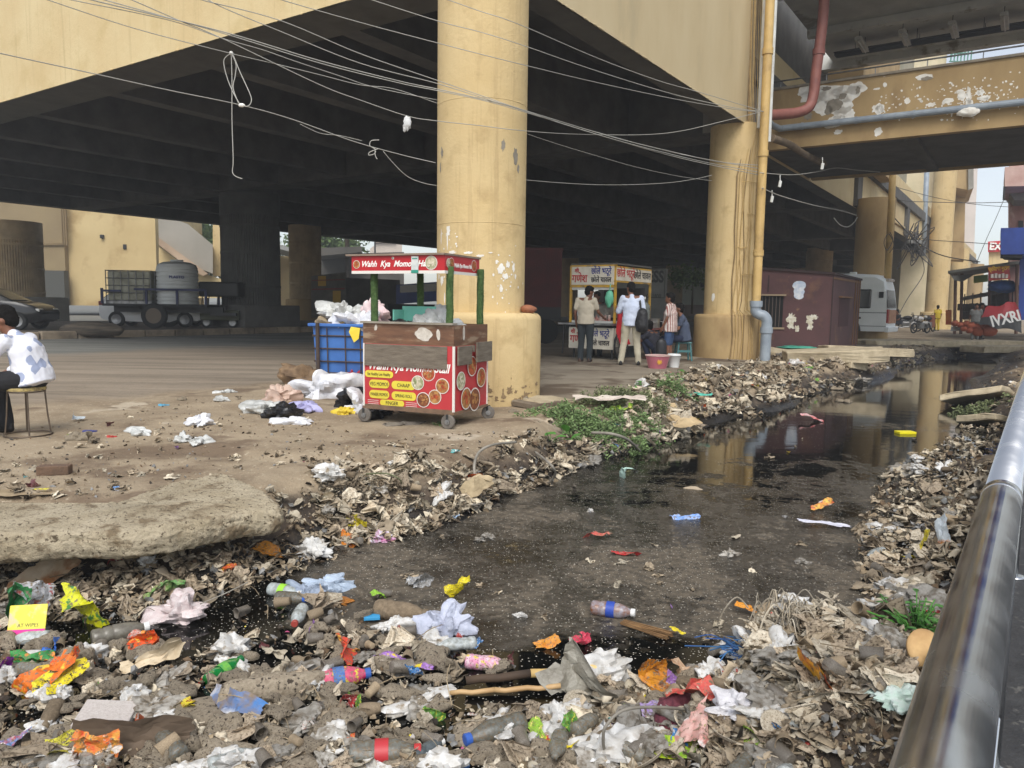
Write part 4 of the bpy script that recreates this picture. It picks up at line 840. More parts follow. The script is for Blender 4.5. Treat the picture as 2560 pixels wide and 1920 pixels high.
# e-rickshaw behind the dark column
ri = thing('rickshaw', 'three-wheeled rickshaw with a black hood left of the dark column', 'rickshaw', (D(552, 812, 31.5).x, 31.6, MZ))
q = MB(); q.rbox(-.75, .9, -.5, .5, 1.25, 1.85, .08); q.build('hood', DARKM, ri)
q = MB(); q.rbox(-.7, .9, -.5, .5, .3, .72, .05); q.build('body', mat('olive_body', (70,72,50), None, .6), ri)
q = MB()
for x in (-.62, -.35, .0, .4): q.tube([(x,-.48,.72),(x+.05,-.48,1.25)], .02, 6)
q.build('frame', DARKM, ri); [wheel(ri, x, -.4, .22, .22, .08) for x in (-.45, .6)]
q = MB(); crumple_ell(q, (0,0,.12), (1.0,.35,.26), 4, .2, 8, 26)
for k in range(8): pass
o_ = q.build('tarpaulin_heap', mat('striped_tarp', (98,88,74), (52,46,40), .9, 1.6, .6, 6, stretch=(.6,3,8)), None, smooth=True); o_.location = (D(232, 815, 25.3).x, 25.3, .18); tag(o_, 'crumpled dark striped tarpaulin heap lying on the kerb by the white car', 'tarpaulin')
# ------------------------------------------------------------------ maroon kiosk
K0 = Vector((9.67, 23.4, 0)); ki = thing('kiosk', 'maroon rusting sheet-metal kiosk with a barred window beside the channel', 'kiosk', K0)
dl = Vector((-.98,.2,0)); dr = Vector((.559,.829,0))
MAR = mat('maroon_paint', (88,56,56), (74,48,48), .75, 1.2, .25, 12, c3=(106,74,58), s3=1.1, t3=(.54,.66), spots=(130,96,72), sp_t=(.68,.74), sp_s=3)
P4 = [Vector((0,0,0)), dl*2.35, dl*2.35+dr*4.3, dr*4.3]
zb = zh(K0.x, K0.y)-.05; q = MB(); tops = [2.33, 2.5, 2.5, 2.3]
q.add([(p.x,p.y,zb) for p in P4]+[(p.x,p.y,z) for p, z in zip(P4, tops)], [(0,1,5,4)[::-1],(1,2,6,5)[::-1],(2,3,7,6)[::-1],(3,0,4,7)[::-1],(4,5,6,7)]); body = q.build('wall', MAR, ki)
q = MB(); c = (P4[0]+P4[2])/2; q.add([((p.x-c.x)*1.04+c.x,(p.y-c.y)*1.04+c.y,z+dz) for dz in (0,.07) for p, z in zip(P4, tops)], [(0,1,2,3)[::-1],(4,5,6,7),(0,1,5,4),(1,2,6,5),(2,3,7,6),(3,0,4,7)]); q.build('roof', mat('rusty_dark', (62,44,44), (48,38,38), .9, 3), ki)
nl = dl.cross(Vector((0,0,1))).normalized(); nl = nl if nl.y < 0 else -nl; nr = dr.cross(Vector((0,0,1))).normalized(); nr = nr if nr.dot(Vector((.4,-1,0))) > 0 else -nr
def face_mat(orig, dx, nrm):      # local x along dx, y inward, z up
    m = Matrix.Identity(4); m.col[0][:3] = dx; m.col[1][:3] = -nrm; m.col[2][:3] = (0,0,1); m.col[3][:3] = orig; return m
FL = face_mat(Vector((0,0,0)), -dl, nl)   # x negative going left from the corner
q = MB(FL); q.box(-2.3,-1.42,-.012,.02,.72,1.68); w_ = q.build('window', rgb('void', (14,14,14), .9), ki)
q = MB(FL); [q.tube([(-2.26+k*.105,-.03,.74),(-2.26+k*.105,-.03,1.66)], .012, 5) for k in range(8)]; q.build('bars', mat('rusty_bar', (96,84,76), None, .8), w_)
q = MB(FL); q.box(-2.34,-1.36,-.14,.0,1.68,1.73); q.box(-2.34,-1.36,-.05,.0,.66,.72); q.build('window_ledge', mat('dusty_ledge', (150,132,108), None, .9), ki)
q = MB(FL); q.box(-1.9,-1.86,-.012,0,1.8,2.3); q.box(-.03,.0,-.02,.0,.0,2.3); q.build('seam', mat('rusty_dark', (62,44,44), None), ki)
q = MB(FL)
for i, (x, z, w_h, h_) in enumerate([(-.98,2.0,.42,.3),(-.98,1.82,.34,.3),(-.98,1.7,.3,.26)]): rough_patch(q, x, z, w_h, h_, Matrix.Translation((0,-.006-.002*i,0)), 22, .12, i)
q.build('poster', mat('poster_blue', (170,186,206), (220,222,224), .8, 8), ki)
q = MB(FL)
for i, (x, z, w_h, h_) in enumerate([(-1.16,.98,.36,.5),(-1.18,.78,.26,.34),(-.98,.7,.2,.24),(-.62,.98,.3,.4),(-.6,.76,.22,.4),(-.5,1.06,.26,.2)]): rough_patch(q, x, z, w_h, h_, Matrix.Translation((0,-.006-.002*(i%3),0)), 30, .62, i+9)
q.build('torn_poster', mat('torn_paper', (222,220,210), (186,176,146), .85, 9), ki)
FR = face_mat(Vector((0,0,0)), dr, nr)
q = MB(FR); q.box(1.0,2.5,-.012,.02,.75,1.66); q.build('side_window', mat('maroon_dark', (64,32,34), None, .8), ki)
q = MB(FR); q.box(.9,2.6,-.1,0,1.66,1.71); q.box(-.02,4.3,-.02,0,2.2,2.26); [q.box(x,x+.05,-.03,0,.1,2.3) for x in (3.4,3.8,4.2)]; q.build('trim', mat('rusty_trim', (120,88,60), None, .9), ki)
# ------------------------------------------------------------------ white van
V0 = Vector((15.0, 31.0, 0)); va = thing('white_van', 'white minibus van with roof lamps parked behind the maroon kiosk', 'van', V0)
db = Vector((-.8,.6,0)); T_ = Matrix.Identity(4); T_.col[0][:3] = db; T_.col[1][:3] = Vector((.6,.8,0)); T_.col[2][:3] = (0,0,1)
# local: x forward along the body (0 = rear), y 0 near side .. 1.9 far side
VW = mat('van_white', (238,242,242), (228,234,232), .35, 1.5)
def vsec(zb, zt, inset):  # cross-section points
    return [(0+.02,zb),(0,zb+.5),(0,1.45),(.05,2.05),(.12+inset,zt-.12),(.3+inset,zt),(1.6-inset,zt),(1.78-inset,zt-.12),(1.85,2.05),(1.9,1.45),(1.9,zb+.5),(1.88,zb)]
secs = [(0,.46,2.42,.1),(.07,.42,2.55,.02),(.5,.42,2.72,0),(1.6,.42,2.78,0),(5.6,.42,2.72,0)]; q = MB(T_); vs = []; fs = []
for x, zb_, zt_, ins in secs: vs += [(x+(.12*max(0,(z-1.4)) if x < .1 else 0), y, z) for y, z in vsec(zb_, zt_, ins)]
for i in range(len(secs)-1):
    for j in range(12): fs.append((i*12+j, (i+1)*12+j, (i+1)*12+(j+1)%12, i*12+(j+1)%12))
fs.append(tuple(range(12))[::-1]); q.add(vs, fs); q.build('body', VW, va, auto=35)
q = MB(T_); q.rbox(.6,1.75,-.025,.03,1.35,2.12,.05); q.build('side_window', GLASS, va)
q = MB(T_); q.rbox(.15,.32,-.022,.03,1.78,2.02,.01); q.rbox(.95,1.35,-.02,.03,.92,1.0,.01); q.build('vent', rgb('black_plastic', (26,26,28), .5), va)
q = MB(T_); q.add([(.0,.12,1.38),(.0,1.78,1.38),(.085,1.72,2.1),(.085,.18,2.1)], [(0,1,2,3)], Matrix.Translation((-.012,0,0))); q.build('rear_window', mat('van_glass', (92,92,90), None, .15), va)
q = MB(T_); q.box(-.05,.0,.05,.32,.78,1.32); q.build('tail_lamp', rgb('van_lamp', (150,40,30), .3), va)
q = MB(T_); q.box(-.02,.0,.35,1.85,.75,1.3); q.build('rusty_panel', mat('peeling_orange', (160,110,84), (190,150,120), .8, 6), va)
q = MB(T_); q.rbox(-.12,.05,.0,1.9,.4,.6,.03); q.build('bumper', VW, va)
q = MB(T_)
for k in range(4): q.rbox(-.02+.05,.12+.05,.35+k*.28,.5+k*.28,2.44,2.56,.02)
q.build('roof_lamp', rgb('roof_lamp', (190,180,170), .3), va)
q = MB(T_); q.rbox(1.3,1.55,.25,.5,2.74,2.84,.02); q.rbox(1.2,1.6,-.02,.0,2.35,2.5,.01); q.build('roof_hatch', VW, va)
q = MB(T_); q.box(0,5.6,-.015,.0,1.16,1.2); q.box(0,5.6,-.012,.0,.62,.65); q.build('waist_line', mat('van_grey', (150,156,158), None, .5), va)
for y in (.15,1.75):
    q = MB(T_); q.lathe([(.2,-.12),(.4,-.12),(.42,0),(.4,.12),(.2,.12)], 24, Matrix.Translation((1.5,y,.42)) @ Matrix.Rotation(R(90), 4, 'X')); q.build('wheel', RUB, va, auto=40)
q = MB(T_); q.tube([(1.5+.52*math.cos(R(a_)), -.02, .42+.55*math.sin(R(a_))) for a_ in range(0, 181, 15)], .05, 6); q.build('wheel_arch', rgb('black_plastic', (26,26,28)), va)
# ------------------------------------------------------------------ motorcycles
def bike(label, loc, rz, tankm):
    t = thing('motorcycle', label, 'motorcycle', loc, rz, 'motorcycles parked by the tall column')
    for x in (-.62, .66):
        q = MB(); q.tube([(x+.27*math.cos(R(a_)), 0, .3+.27*math.sin(R(a_))) for a_ in range(0, 361, 18)], .04, 6); w_ = q.build('wheel', RUB, t, smooth=True)
        q = MB(); [q.tube([(x,0,.3),(x+.25*math.cos(R(a_)),0,.3+.25*math.sin(R(a_)))], .008, 4) for a_ in range(0,360,36)]; q.lathe([(.05,-.05),(.05,.05)], 10, Matrix.Translation((x,0,.3)) @ Matrix.Rotation(R(90),4,'X')); q.build('spokes', STEEL, w_)
    q = MB(); q.ell((.12,0,.82), (.27,.15,.14), n=14); q.rbox(-.55,-.1,-.1,.1,.52,.68,.04); q.build('tank', tankm, t, smooth=True)
    q = MB(); q.rbox(-.72,-.08,-.12,.12,.76,.86,.04); q.build('seat', rgb('black_seat', (24,24,24), .6), t)
    q = MB(); q.rbox(-.18,.25,-.13,.13,.25,.6,.05); q.tube([(.2,-.14,.3),(-.2,-.16,.24),(-.75,-.18,.32)], .035, 8); q.build('engine', STEEL, t)
    q = MB()
    for y in (-.08,.08): q.tube([(.66,y,.3),(.48,y,.72),(.4,y,.98)], .022, 6)
    q.tube([(.34,-.34,1.02),(.42,-.15,1.0),(.42,.15,1.0),(.34,.34,1.02)], .018, 6); q.tube([(.36,-.2,1.0),(.38,-.34,1.16)], .01, 5); q.tube([(.36,.2,1.0),(.38,.34,1.16)], .01, 5)
    q.tube([(-.62,.08,.3),(-.1,.08,.32),(.1,0,.5)], .02, 5); q.tube([(.4,0,.95),(.1,0,.62),(-.5,0,.72),(-.75,0,.8)], .025, 6); q.build('frame', DARKM, t)
    q = MB(); q.ell((.56,0,.9), (.1,.1,.1), n=12); q.build('headlight', rgb('clear_lamp', (200,200,196), .2), t)
    q = MB(); q.tube([(.66+.33*math.cos(R(a_)), 0, .3+.33*math.sin(R(a_))) for a_ in range(40, 140, 15)], .03, 6); q.tube([(-.62+.33*math.cos(R(a_)), 0, .3+.33*math.sin(R(a_))) for a_ in range(60, 160, 15)], .03, 6); q.build('mudguard', tankm, t)
    return t
for i, (px, y, a_, m_, lb) in enumerate([(2302,44,-150,mat('white_paint',(216,216,214),None,.3),'silver white motorcycle, the nearest of those by the tall column'),(2322,47,-140,rgb('black_seat',(24,24,24)),'black motorcycle just behind the silver white one'),(2262,47,-20,rgb('black_seat',(24,24,24)),'black motorcycle parked left of the silver white one')]):
    p_ = D(px, 820, y); z_ = zh(p_.x, p_.y); bike(lb, (p_.x, p_.y, z_), R(a_), m_)
# ------------------------------------------------------------------ right-hand market and buildings
pb = thing('pink_building', 'weathered pink rendered building with a projecting balcony at the right edge', 'building', D(2520, 780, 38)); o = pb.location
q = MB(Matrix.Translation(-o)); px_wall(q, [(2524,400),(2700,380),(2700,780),(2524,780)], 38, 6); q.build('wall', mat('pink_render', (186,142,132), (160,118,110), .9, 1, .4, 8, c3=(206,180,168), s3=1.5), pb)
q = MB(Matrix.Translation(-o)); px_wall(q, [(2512,418),(2700,400),(2700,462),(2512,466)], 34, 5); q.build('balcony', mat('pink_render2', (204,176,166), (184,148,138), .9, 1.5, .4, 8), pb)
q = MB(Matrix.Translation(-o)); px_wall(q, [(2512,466),(2700,462),(2700,500),(2535,500)], 36, 4); q.build('balcony_base', GREYC, pb)
q = MB(Matrix.Translation(-o)); px_wall(q, [(2546,552),(2558,552),(2558,575),(2546,575)], 37.95, .1); q.build('window', DARKM, pb)
q = MB(Matrix.Translation(-o)); q.tube([D(2511,466,34),D(2509,500,34)], .04, 5); q.build('pipe', DARKM, pb)
bs = thing('blue_shop', 'bright blue shop front box projecting below the pink building', 'building', D(2520, 790, 33)); o = bs.location
BLU = mat('shop_blue', (38,68,150), (30,56,130), .6, 2, .1)
q = MB(Matrix.Translation(-o)); px_wall(q, [(2502,570),(2700,566),(2700,634),(2502,636)], 33, 3); q.build('fascia', BLU, bs)
q = MB(Matrix.Translation(-o)); px_wall(q, [(2550,634),(2700,634),(2700,800),(2546,800)], 34, 2); q.build('wall', BLU, bs)
q = MB(Matrix.Translation(-o)); px_wall(q, [(2502,636),(2556,636),(2556,645),(2512,643)], 33.3, 2); q.build('underside', rgb('soffit_dark', (40,40,46)), bs)
sg = thing('red_sign', 'red shop sign with white letters on a yellow wall, far right', 'sign', D(2490, 700, 60)); o = sg.location
q = MB(Matrix.Translation(-o)); px_wall(q, [(2470,604),(2530,600),(2530,628),(2470,630)], 60, .3); q.build('board', rgb('sign_red', (196,44,54), .5), sg)
text('EXI', .75, Matrix.Translation(D(2473,624,59.9)-o) @ Matrix.Rotation(R(90),4,'X'), rgb('sign_white', (240,238,232)), sg, bold=.03, align='LEFT')
q = MB(Matrix.Translation(-o)); px_wall(q, [(2472,630),(2540,628),(2540,700),(2472,700)], 60.4, 2); q.build('wall', YEL, sg)
wb_ = thing('white_tower', 'pale tower block edge rising behind the last columns', 'building', D(2395, 770, 110)); o = wb_.location
q = MB(Matrix.Translation(-o)); px_wall(q, [(2385,380),(2446,380),(2438,560),(2430,775),(2385,775)], 100, 4); q.build('wall', mat('pale_tower', (216,204,194), (200,190,180), .9, .3), wb_)
bx = thing('projecting_block', 'yellow and grey concrete box jutting out above the far columns', 'building', D(2390, 770, 60)); o = bx.location
q = MB(Matrix.Translation(-o)); px_wall(q, [(2355,380),(2420,380),(2433,470),(2420,475),(2355,462)], 58, 8); q.build('box', OCHRE, bx)
q = MB(Matrix.Translation(-o)); px_wall(q, [(2420,380),(2434,380),(2434,470),(2421,475)], 57.8, .2); q.build('end_face', GREYC, bx)
q = MB(Matrix.Translation(-o)); px_wall(q, [(2362,462),(2414,474),(2410,650),(2362,648)], 62, 3); q.build('pier', OCHRE, bx)
q = MB(Matrix.Translation(-o)); px_wall(q, [(2300,380),(2355,380),(2355,640),(2340,640),(2340,520),(2300,490)], 66, 2); q.build('dark_wall', DARKSOF, bx)
# drainpipe on tall column c4 and signs
q = MB(); q.tube([D(2318,410,53.5),D(2313,520,53.5),D(2308,640,53.5)], .16, 10); tag(q.build('drain_pipe', PIPEG, None, smooth=True), 'pale grey drainpipe down the left side of the tall column', 'pipe')
q = MB(); q.tube([D(2232,438,31.8),D(2226,560,31.8),D(2218,700,31.8)], .13, 10); tag(q.build('drain_pipe', PIPEY, None, smooth=True), 'brown painted drainpipe on the right of the ochre column', 'pipe')
# market shed
ms = thing('market_shed', 'open market shed with a slanting grey sheet roof and hanging signs', 'shed', D(2460, 830, 36)); o = ms.location
q = MB(Matrix.Translation(-o)); A = [D(2370,677,36), D(2546,652,33), D(2560,660,40), D(2390,690,44)]
q.add([v for v in A]+[v+Vector((0,0,-.12)) for v in A], [(0,1,2,3),(7,6,5,4),(0,4,5,1),(1,5,6,2),(2,6,7,3),(3,7,4,0)]); q.build('roof', mat('shed_roof_grey', (120,122,118), (98,98,94), .7, 2), ms)
for px, y, zt_ in ((2386,36,686),(2402,36.5,684),(2472,36,672),(2540,34,662)): q = MB(Matrix.Translation(-o)); q.tube([D(px,835,y),D(px+3,zt_,y)], .07, 6); q.build('post', mat('rusty_post', (96,70,58), None, .8), ms)
q = MB(Matrix.Translation(-o)); px_wall(q, [(2378,690),(2440,684),(2405,705),(2385,700)], 35.6, .1); q.build('flap', rgb('grey_flap', (84,84,80)), ms)
sp = thing('hanging_sign', 'red banner with yellow Hindi lettering hanging under the shed roof', 'sign', D(2500, 685, 34)); o = sp.location
q = MB(Matrix.Translation(-o)); px_wall(q, [(2470,668),(2523,662),(2526,697),(2472,702)], 34, .05); q.build('banner', mat('banner_red', (186,48,40), (160,38,36), .6, 4), sp)
text('प्रियांशी बुटीक', .23, Matrix.Translation(D(2498,676,33.9)-o) @ Euler((R(90),0,0)).to_matrix().to_4x4() @ Matrix.Rotation(R(5),4,'Z'), rgb('banner_yellow', (240,200,60)), sp, bold=.006, sx=.75)
q = MB(Matrix.Translation(-o)); [q.box(D(2480+k*9,690,33.9).x-.04, D(2480+k*9,690,33.9).x+.06, 33.88, 33.95, D(2490,695,33.9).z, D(2490,685-k%2*2,33.9).z) for k in range(5)]; q.build('picture', rgb('banner_white', (220,210,200)), sp)
gs = thing('green_sign', 'green and yellow sign board behind the red banner', 'sign', D(2450, 695, 38)); o = gs.location
q = MB(Matrix.Translation(-o)); px_wall(q, [(2434,690),(2470,686),(2470,704),(2434,708)], 38, .05); q.build('board', mat('sign_green', (84,150,60), (180,196,60), .6, .8), gs)
tp = thing('blue_tarpaulin', 'blue tarpaulin draped on the market stall roof', 'tarpaulin', D(2510, 715, 35)); o = tp.location
q = MB(Matrix.Translation(-o)); c = D(2508,716,35); crumple_ell(q, c, (.65,.5,.28), 2, .3); q.build('sheet', mat('tarp_blue', (52,96,170), (40,74,140), .6, 4), tp, smooth=True)
sl_ = thing('market_stall', 'low market stall stacked with crates and cloth under the shed', 'stall', D(2470, 800, 38)); o = sl_.location
q = MB(Matrix.Translation(-o)); px_wall(q, [(2408,742),(2560,712),(2560,722),(2408,750)], 37, 3); px_wall(q, [(2470,722),(2560,716),(2560,790),(2470,790)], 41, .3); q.build('canopy', mat('stall_canopy', (130,124,116), (92,88,82), .9, 1.2), sl_)
q = MB(Matrix.Translation(-o)); rr = random.Random(9)
for k in range(26):
    c = D(rr.uniform(2410,2550), rr.uniform(765,800), rr.uniform(37,41)); s_ = rr.uniform(.12,.3); q.rbox(c.x-s_, c.x+s_, c.y-.2, c.y+.2, c.z-s_*.6, c.z+s_*.6, .03)
for k in range(8): q.tube([D(2410+k*20,800,38), D(2412+k*20,735-k*2,38)], .03, 5)
q.build('goods', mat('mixed_goods', (110,92,80), (70,74,80), .8, 1.2, island=True), sl_)
bn = thing('red_banner', 'large crumpled red and black vinyl banner with white letters leaning on the stall', 'banner', D(2510, 800, 33)); o = bn.location
q = MB(Matrix.Translation(-o)); n = 12; A0, A1, B0, B1 = D(2463,770,33.5), D(2540,752,33), D(2452,812,32.6), D(2555,830,32)
vs = []; 
for i in range(n+1):
    for j in range(n+1):
        s_, t_ = i/n, j/n; p_ = (A0*(1-s_)+A1*s_)*(1-t_)+(B0*(1-s_)+B1*s_)*t_; p_ = p_+Vector((0, .12*math.sin(9*s_+3*t_)-.08*math.sin(5*t_), .05*math.sin(11*s_))); vs.append(p_)
for jf, nm, mm in ((range(0,n//2+1), 'red_half', rgb('vinyl_red', (150,36,40), .5)), (range(n//2+1,n), 'black_half', rgb('vinyl_dark', (44,44,42), .5))):
    q = MB(Matrix.Translation(-o)); q.add(vs, [(i*(n+1)+j, (i+1)*(n+1)+j, (i+1)*(n+1)+j+1, i*(n+1)+j+1) for i in range(n) for j in jf]); q.build(nm, mm, bn)
text('IVXRI', .62, Matrix.Translation(D(2517,808,31.8)-o) @ Euler((R(80),0,0)).to_matrix().to_4x4() @ Matrix.Rotation(R(14),4,'Z'), rgb('sign_white', (240,238,232)), bn, bold=.02, sx=.85)
# terracotta pots
pot0 = None
rr = random.Random(12); pots = [(2388,808,.16),(2402,812,.15),(2416,810,.17),(2428,815,.2),(2441,818,.18),(2455,820,.19),(2410,822,.14),(2424,826,.16),(2445,829,.24),(2473,826,.32)]
TERR = mat('terracotta', (176,92,62), (150,76,50), .8, 3, rnd=.15)
for i, (px, py, r_) in enumerate(pots):
    p_ = D(px, py, 34-i*.1); T = thing('clay_pot', ['pot'][0], 'pot', (p_.x, p_.y, zh(p_.x, p_.y)), rr.uniform(0,6), 'terracotta pots laid out by the market shed')
    T['label'] = 'round terracotta pot set out on the ground before the market shed' if i < 9 else 'largest terracotta pot at the right end of the pot display'
    T.location.z = p_.z-r_*.8; q = MB(); q.lathe([(r_*.45,0),(r_*.85,r_*.3),(r_,r_*.75),(r_*.85,r_*1.2),(r_*.5,r_*1.45),(r_*.6,r_*1.6)], 20); q.build('body', TERR, T, smooth=True)
    q = MB(); q.lathe([(r_*.6,r_*1.58),(r_*.66,r_*1.64),(r_*.45,r_*1.62)], 20, cap=False); q.build('rim', TERR, T)
q = MB(); px_wall(q, [(2378,818),(2428,814),(2420,826),(2376,828)], 34, .6); tag(q.build('display_board', mat('blue_board', (150,160,170), (120,110,96), .8, 3)), 'flat pale blue board holding the pots in front of the shed', 'board')
ob = thing('notice_board', 'orange and yellow painted notice board standing by the far columns', 'sign', D(2370, 800, 44)); o = ob.location
q = MB(Matrix.Translation(-o)); px_wall(q, [(2364,775),(2379,775),(2379,812),(2364,812)], 44, .08); q.build('board', mat('board_yellow', (214,150,50), (196,60,40), .7, 1.6), ob)
q = MB(Matrix.Translation(-o)); px_wall(q, [(2322,788),(2338,788),(2338,818),(2322,818)], 47, .4); q.build('stone_block', mat('stone_block', (150,100,80), None), ob)
# broken concrete pieces on the far bank
CONC = mat('broken_concrete', (190,176,148), (160,146,120), .95, 5, .5, 30, rnd=.12)
def slabpiece(label, px, py, L_, W_, H_, rz, tilt=0, roll=0, seed=0, name='concrete_slab', grp=None):
    p_ = drop(px, py); bm = bmesh.new(); bmesh.ops.create_cube(bm, size=1); bmesh.ops.subdivide_edges(bm, edges=bm.edges[:], cuts=3, use_grid_fill=True)
    for v in bm.verts:
        c = Vector((v.co.x*L_, v.co.y*W_, v.co.z*H_)); k = Vector((seed*5.3, 0, 0)); d = Vector((noise.noise(c*2.2+k), noise.noise(c*2.2+k+Vector((9,0,0))), noise.noise(c*3+k+Vector((0,9,0)))))*min(L_,W_)*.14; v.co = c+Vector((d.x, d.y, d.z*.25))
    me_ = bpy.data.meshes.new(name); bmesh.ops.bevel(bm, geom=[e for e in bm.edges if e.calc_face_angle(0) > .6], offset=min(H_*.15,.02), segments=1, affect='EDGES'); bm.to_mesh(me_); bm.free(); me_.materials.append(CONC)
    ob_ = bpy.data.objects.new(name, me_); COL.objects.link(ob_); ob_.location = (p_.x, p_.y, p_.z+H_*.3); ob_.rotation_euler = (R(roll), R(tilt), R(rz)); return tag(ob_, label, 'concrete slab', grp)
slabpiece('long broken concrete slab lying on the far bank below the kiosk', 2085, 897, 2.3, .8, .28, -14, -3, 3, 1)
slabpiece('second concrete slab tilted behind the long one under the kiosk', 2165, 886, 2.6, .7, .25, 4, 2, -4, 2)
slabpiece('small broken concrete block at the right of the far-bank slabs', 2128, 915, .6, .5, .3, 30, 8, 5, 3)
slabpiece('thin pale slab leaning on the rubble just right of the elbow pipe', 1985, 888, 2.0, .5, .08, -25, 8, 14, 4)
slabpiece('flat concrete slab set in the dirt at the foot of the near column', 1365, 1012, .62, .55, .1, 30, 2, 3, 5)
slabpiece('big tan concrete slab sloping on the right bank far along the railing', 2465, 1000, 1.6, 1.0, .12, 40, 10, -14, 6)
slabpiece('lower tan concrete slab beside the moss on the right bank', 2470, 1060, .8, .6, .1, 35, 14, -10, 7)
slabpiece('flat slab bridging the far end of the channel', 2350, 862, 7, 1.6, .22, 12, 0, 0, 8)
slabpiece('grey slab on the right bank beyond the railing curve', 2520, 880, 3, 1.0, .25, 10, 0, 0, 9)
# person-like traffic cone etc omitted: teal plastic sheet near the kiosk
q = MB(); crumple_ell(q, (0,0,.03), (.6,.25,.05), 6, .4); o_ = q.build('plastic_sheet', mat('teal_plastic', (60,150,130), (80,176,150), .5, 5), None, smooth=True); o_.location = drop(1995, 879)+Vector((0,0,.1)); tag(o_, 'teal green plastic sheet on the rubble at the foot of the kiosk', 'plastic sheet')
# ------------------------------------------------------------------ snack cart beside the near column
CA = TR(-.612, 7.99, 0)[:][:] and Vector((-.612, 7.99, zh(-.612, 7.99)))
ct = thing('snack_cart', 'red street-food cart with grass-wrapped posts and a red roof sign beside the near column', 'food cart', CA, R(-24))
CW, CD = 1.12, .80       # local x: -CW..0 (front face), y: 0..CD
WOOD = mat('grey_wood', (122,112,98), (96,86,74), .9, 5, .4, 30, stretch=(1,1,6)); WOODB = mat('brown_laminate', (122,86,62), (92,64,46), .6, 3, .2, 20, stretch=(1,1,5), c3=(150,128,104), s3=2)
REDB = mat('banner_vinyl', (188,54,58), (172,46,52), .5, 2, .15, 7, c3=(160,84,76), s3=1.6, t3=(.58,.75)); REDS = mat('sign_vinyl', (186,30,38), (176,26,34), .4, 2)
GRASS = mat('turf_green', (58,84,44), (84,108,60), .95, 30); WHP = rgb('white_trim', (220,216,208), .6); YELB = mat('menu_yellow', (222,206,70), (206,190,60), .5, 3)
INK = rgb('ink', (46,30,26), .7); WTX = rgb('white_ink', (240,236,230), .6)
q = MB(); q.box(-CW, 0, 0, CD, .17, .87); q.build('cabinet', REDB, ct)
q = MB(); q.box(-CW-.01, .01, -.012, CD+.012, .15, .18); q.box(-CW, 0, -.006, .0, .18, .2); q.build('base_frame', mat('worn_frame', (124,98,76), (98,78,62), .8, 8), ct)
q = MB()
for x in (-CW-.002, -.006): q.box(x-.004, x+.012, -.008, .0, .18, .87)
q.box(-.004,.012,.0,.012,.18,.87); q.box(-.004,.012,CD-.012,CD,.18,.87); q.build('white_edging', WHP, ct)
q = MB(); q.box(-CW-.01, -.02+.02, .0, .022, .87, 1.09); q.box(-.02, .0, .022, CD, .87, 1.09); q.box(-CW-.01,-CW+.01,.022,CD,.87,1.09); q.box(-CW+.01,-.02,CD-.02,CD,.87,1.09); q.build('splash_panel', WOODB, ct)
q = MB(); q.box(-CW+.01, -.02, .022, CD-.02, .9, .915); q.build('worktop', STEEL, ct)
q = MB(); q.box(-CW-.03, .0, -.03, .08, 1.092, 1.112); q.build('counter_board', mat('pale_board', (150,142,128), (128,120,106), .8, 6), ct)
q = MB(); q.rbox(-CW+.015, -.075, -.052, -.03, .625, .865, .004, TR(rx=R(-3))); q.build('hanging_flap', WOOD, ct)
q = MB(); q.rbox(.03, .05, .02, .33, .67, .87, .004); q.build('side_flap', WOOD, ct); q = MB(); q.rbox(.045, .065, .42, CD, .68, .90, .004, TR()); q.build('side_flap', WOOD, ct); q = MB(); q.box(.01,.05,.36,.4,.8,.87); q.build('hinge_block', WOOD, ct)
for x, y in ((-CW+.08, .09), (-.10, .09), (-CW+.30, CD-.1), (-.06, CD-.07)):
    q = MB(); rr = random.Random(int(x*100)); pts = [(x+rr.uniform(-.006,.006), y+rr.uniform(-.006,.006), z) for z in np.linspace(1.05 if x > -.5 else 1.05, 1.70, 8)]
    q.tube(pts, .040, 10)
    for k in range(1500):
        z = rr.uniform(1.06, 1.69); a = rr.uniform(0, 6.283); c = Vector((x+.038*math.cos(a), y+.038*math.sin(a), z)); d = Vector((math.cos(a), math.sin(a), rr.uniform(-1.4,.2))); 
        e_ = c+d.normalized()*rr.uniform(.012,.026); s_ = Vector((-math.sin(a), math.cos(a), 0))*.0028; q.add([c-s_, c+s_, e_], [(0,1,2)])
    q.build('post', GRASS, ct)
RX0, RX1, RY0, RY1 = -CW-.14, -.10, -.02, CD-.02
q = MB(); q.box(RX0-.06, RX1+.01, RY0-.03, RY1+.02, 1.815, 1.835); q.build('roof', mat('roof_board', (150,132,116), (120,104,90), .8, 5), ct)
q = MB(); q.box(RX0, RX1, RY0, RY0+.012, 1.655, 1.814); q.box(RX1-.012, RX1, RY0+.012, RY1, 1.655, 1.814); q.box(RX0, RX0+.012, RY0+.012, RY1, 1.655, 1.814); q.build('roof_sign', REDS, ct)
q = MB(); q.box(RX0, RX1+.001, RY0-.002, RY0, 1.625, 1.656); q.box(RX1, RX1+.002, RY0, RY1, 1.625, 1.656); q.build('sign_hem', WHP, ct)
FT = lambda x, z, y=-.004, rz=0: TR(x, y, z, rx=R(90))
text('Wahh  Kya  Momos  Hai', .088, FT(RX0+.535, 1.70, RY0-.003), WTX, ct, bold=.0022, shear=.35, sx=.93)
text('Wahh Kya Momos Hai', .058, TR(RX1+.003, RY0+.40, 1.70, rx=R(90), rz=R(90)), WTX, ct, bold=.0015, shear=.35, sx=.75)
q = MB(); q.box(RX0+.52, RX0+.545, RY0-.004, RY0, 1.776, 1.8); q.build('veg_mark', WHP, ct); q = MB(); q.box(RX0+.526, RX0+.539, RY0-.0065, RY0-.004, 1.782, 1.794); q.build('veg_dot', rgb('veg_green', (40,120,50)), ct)
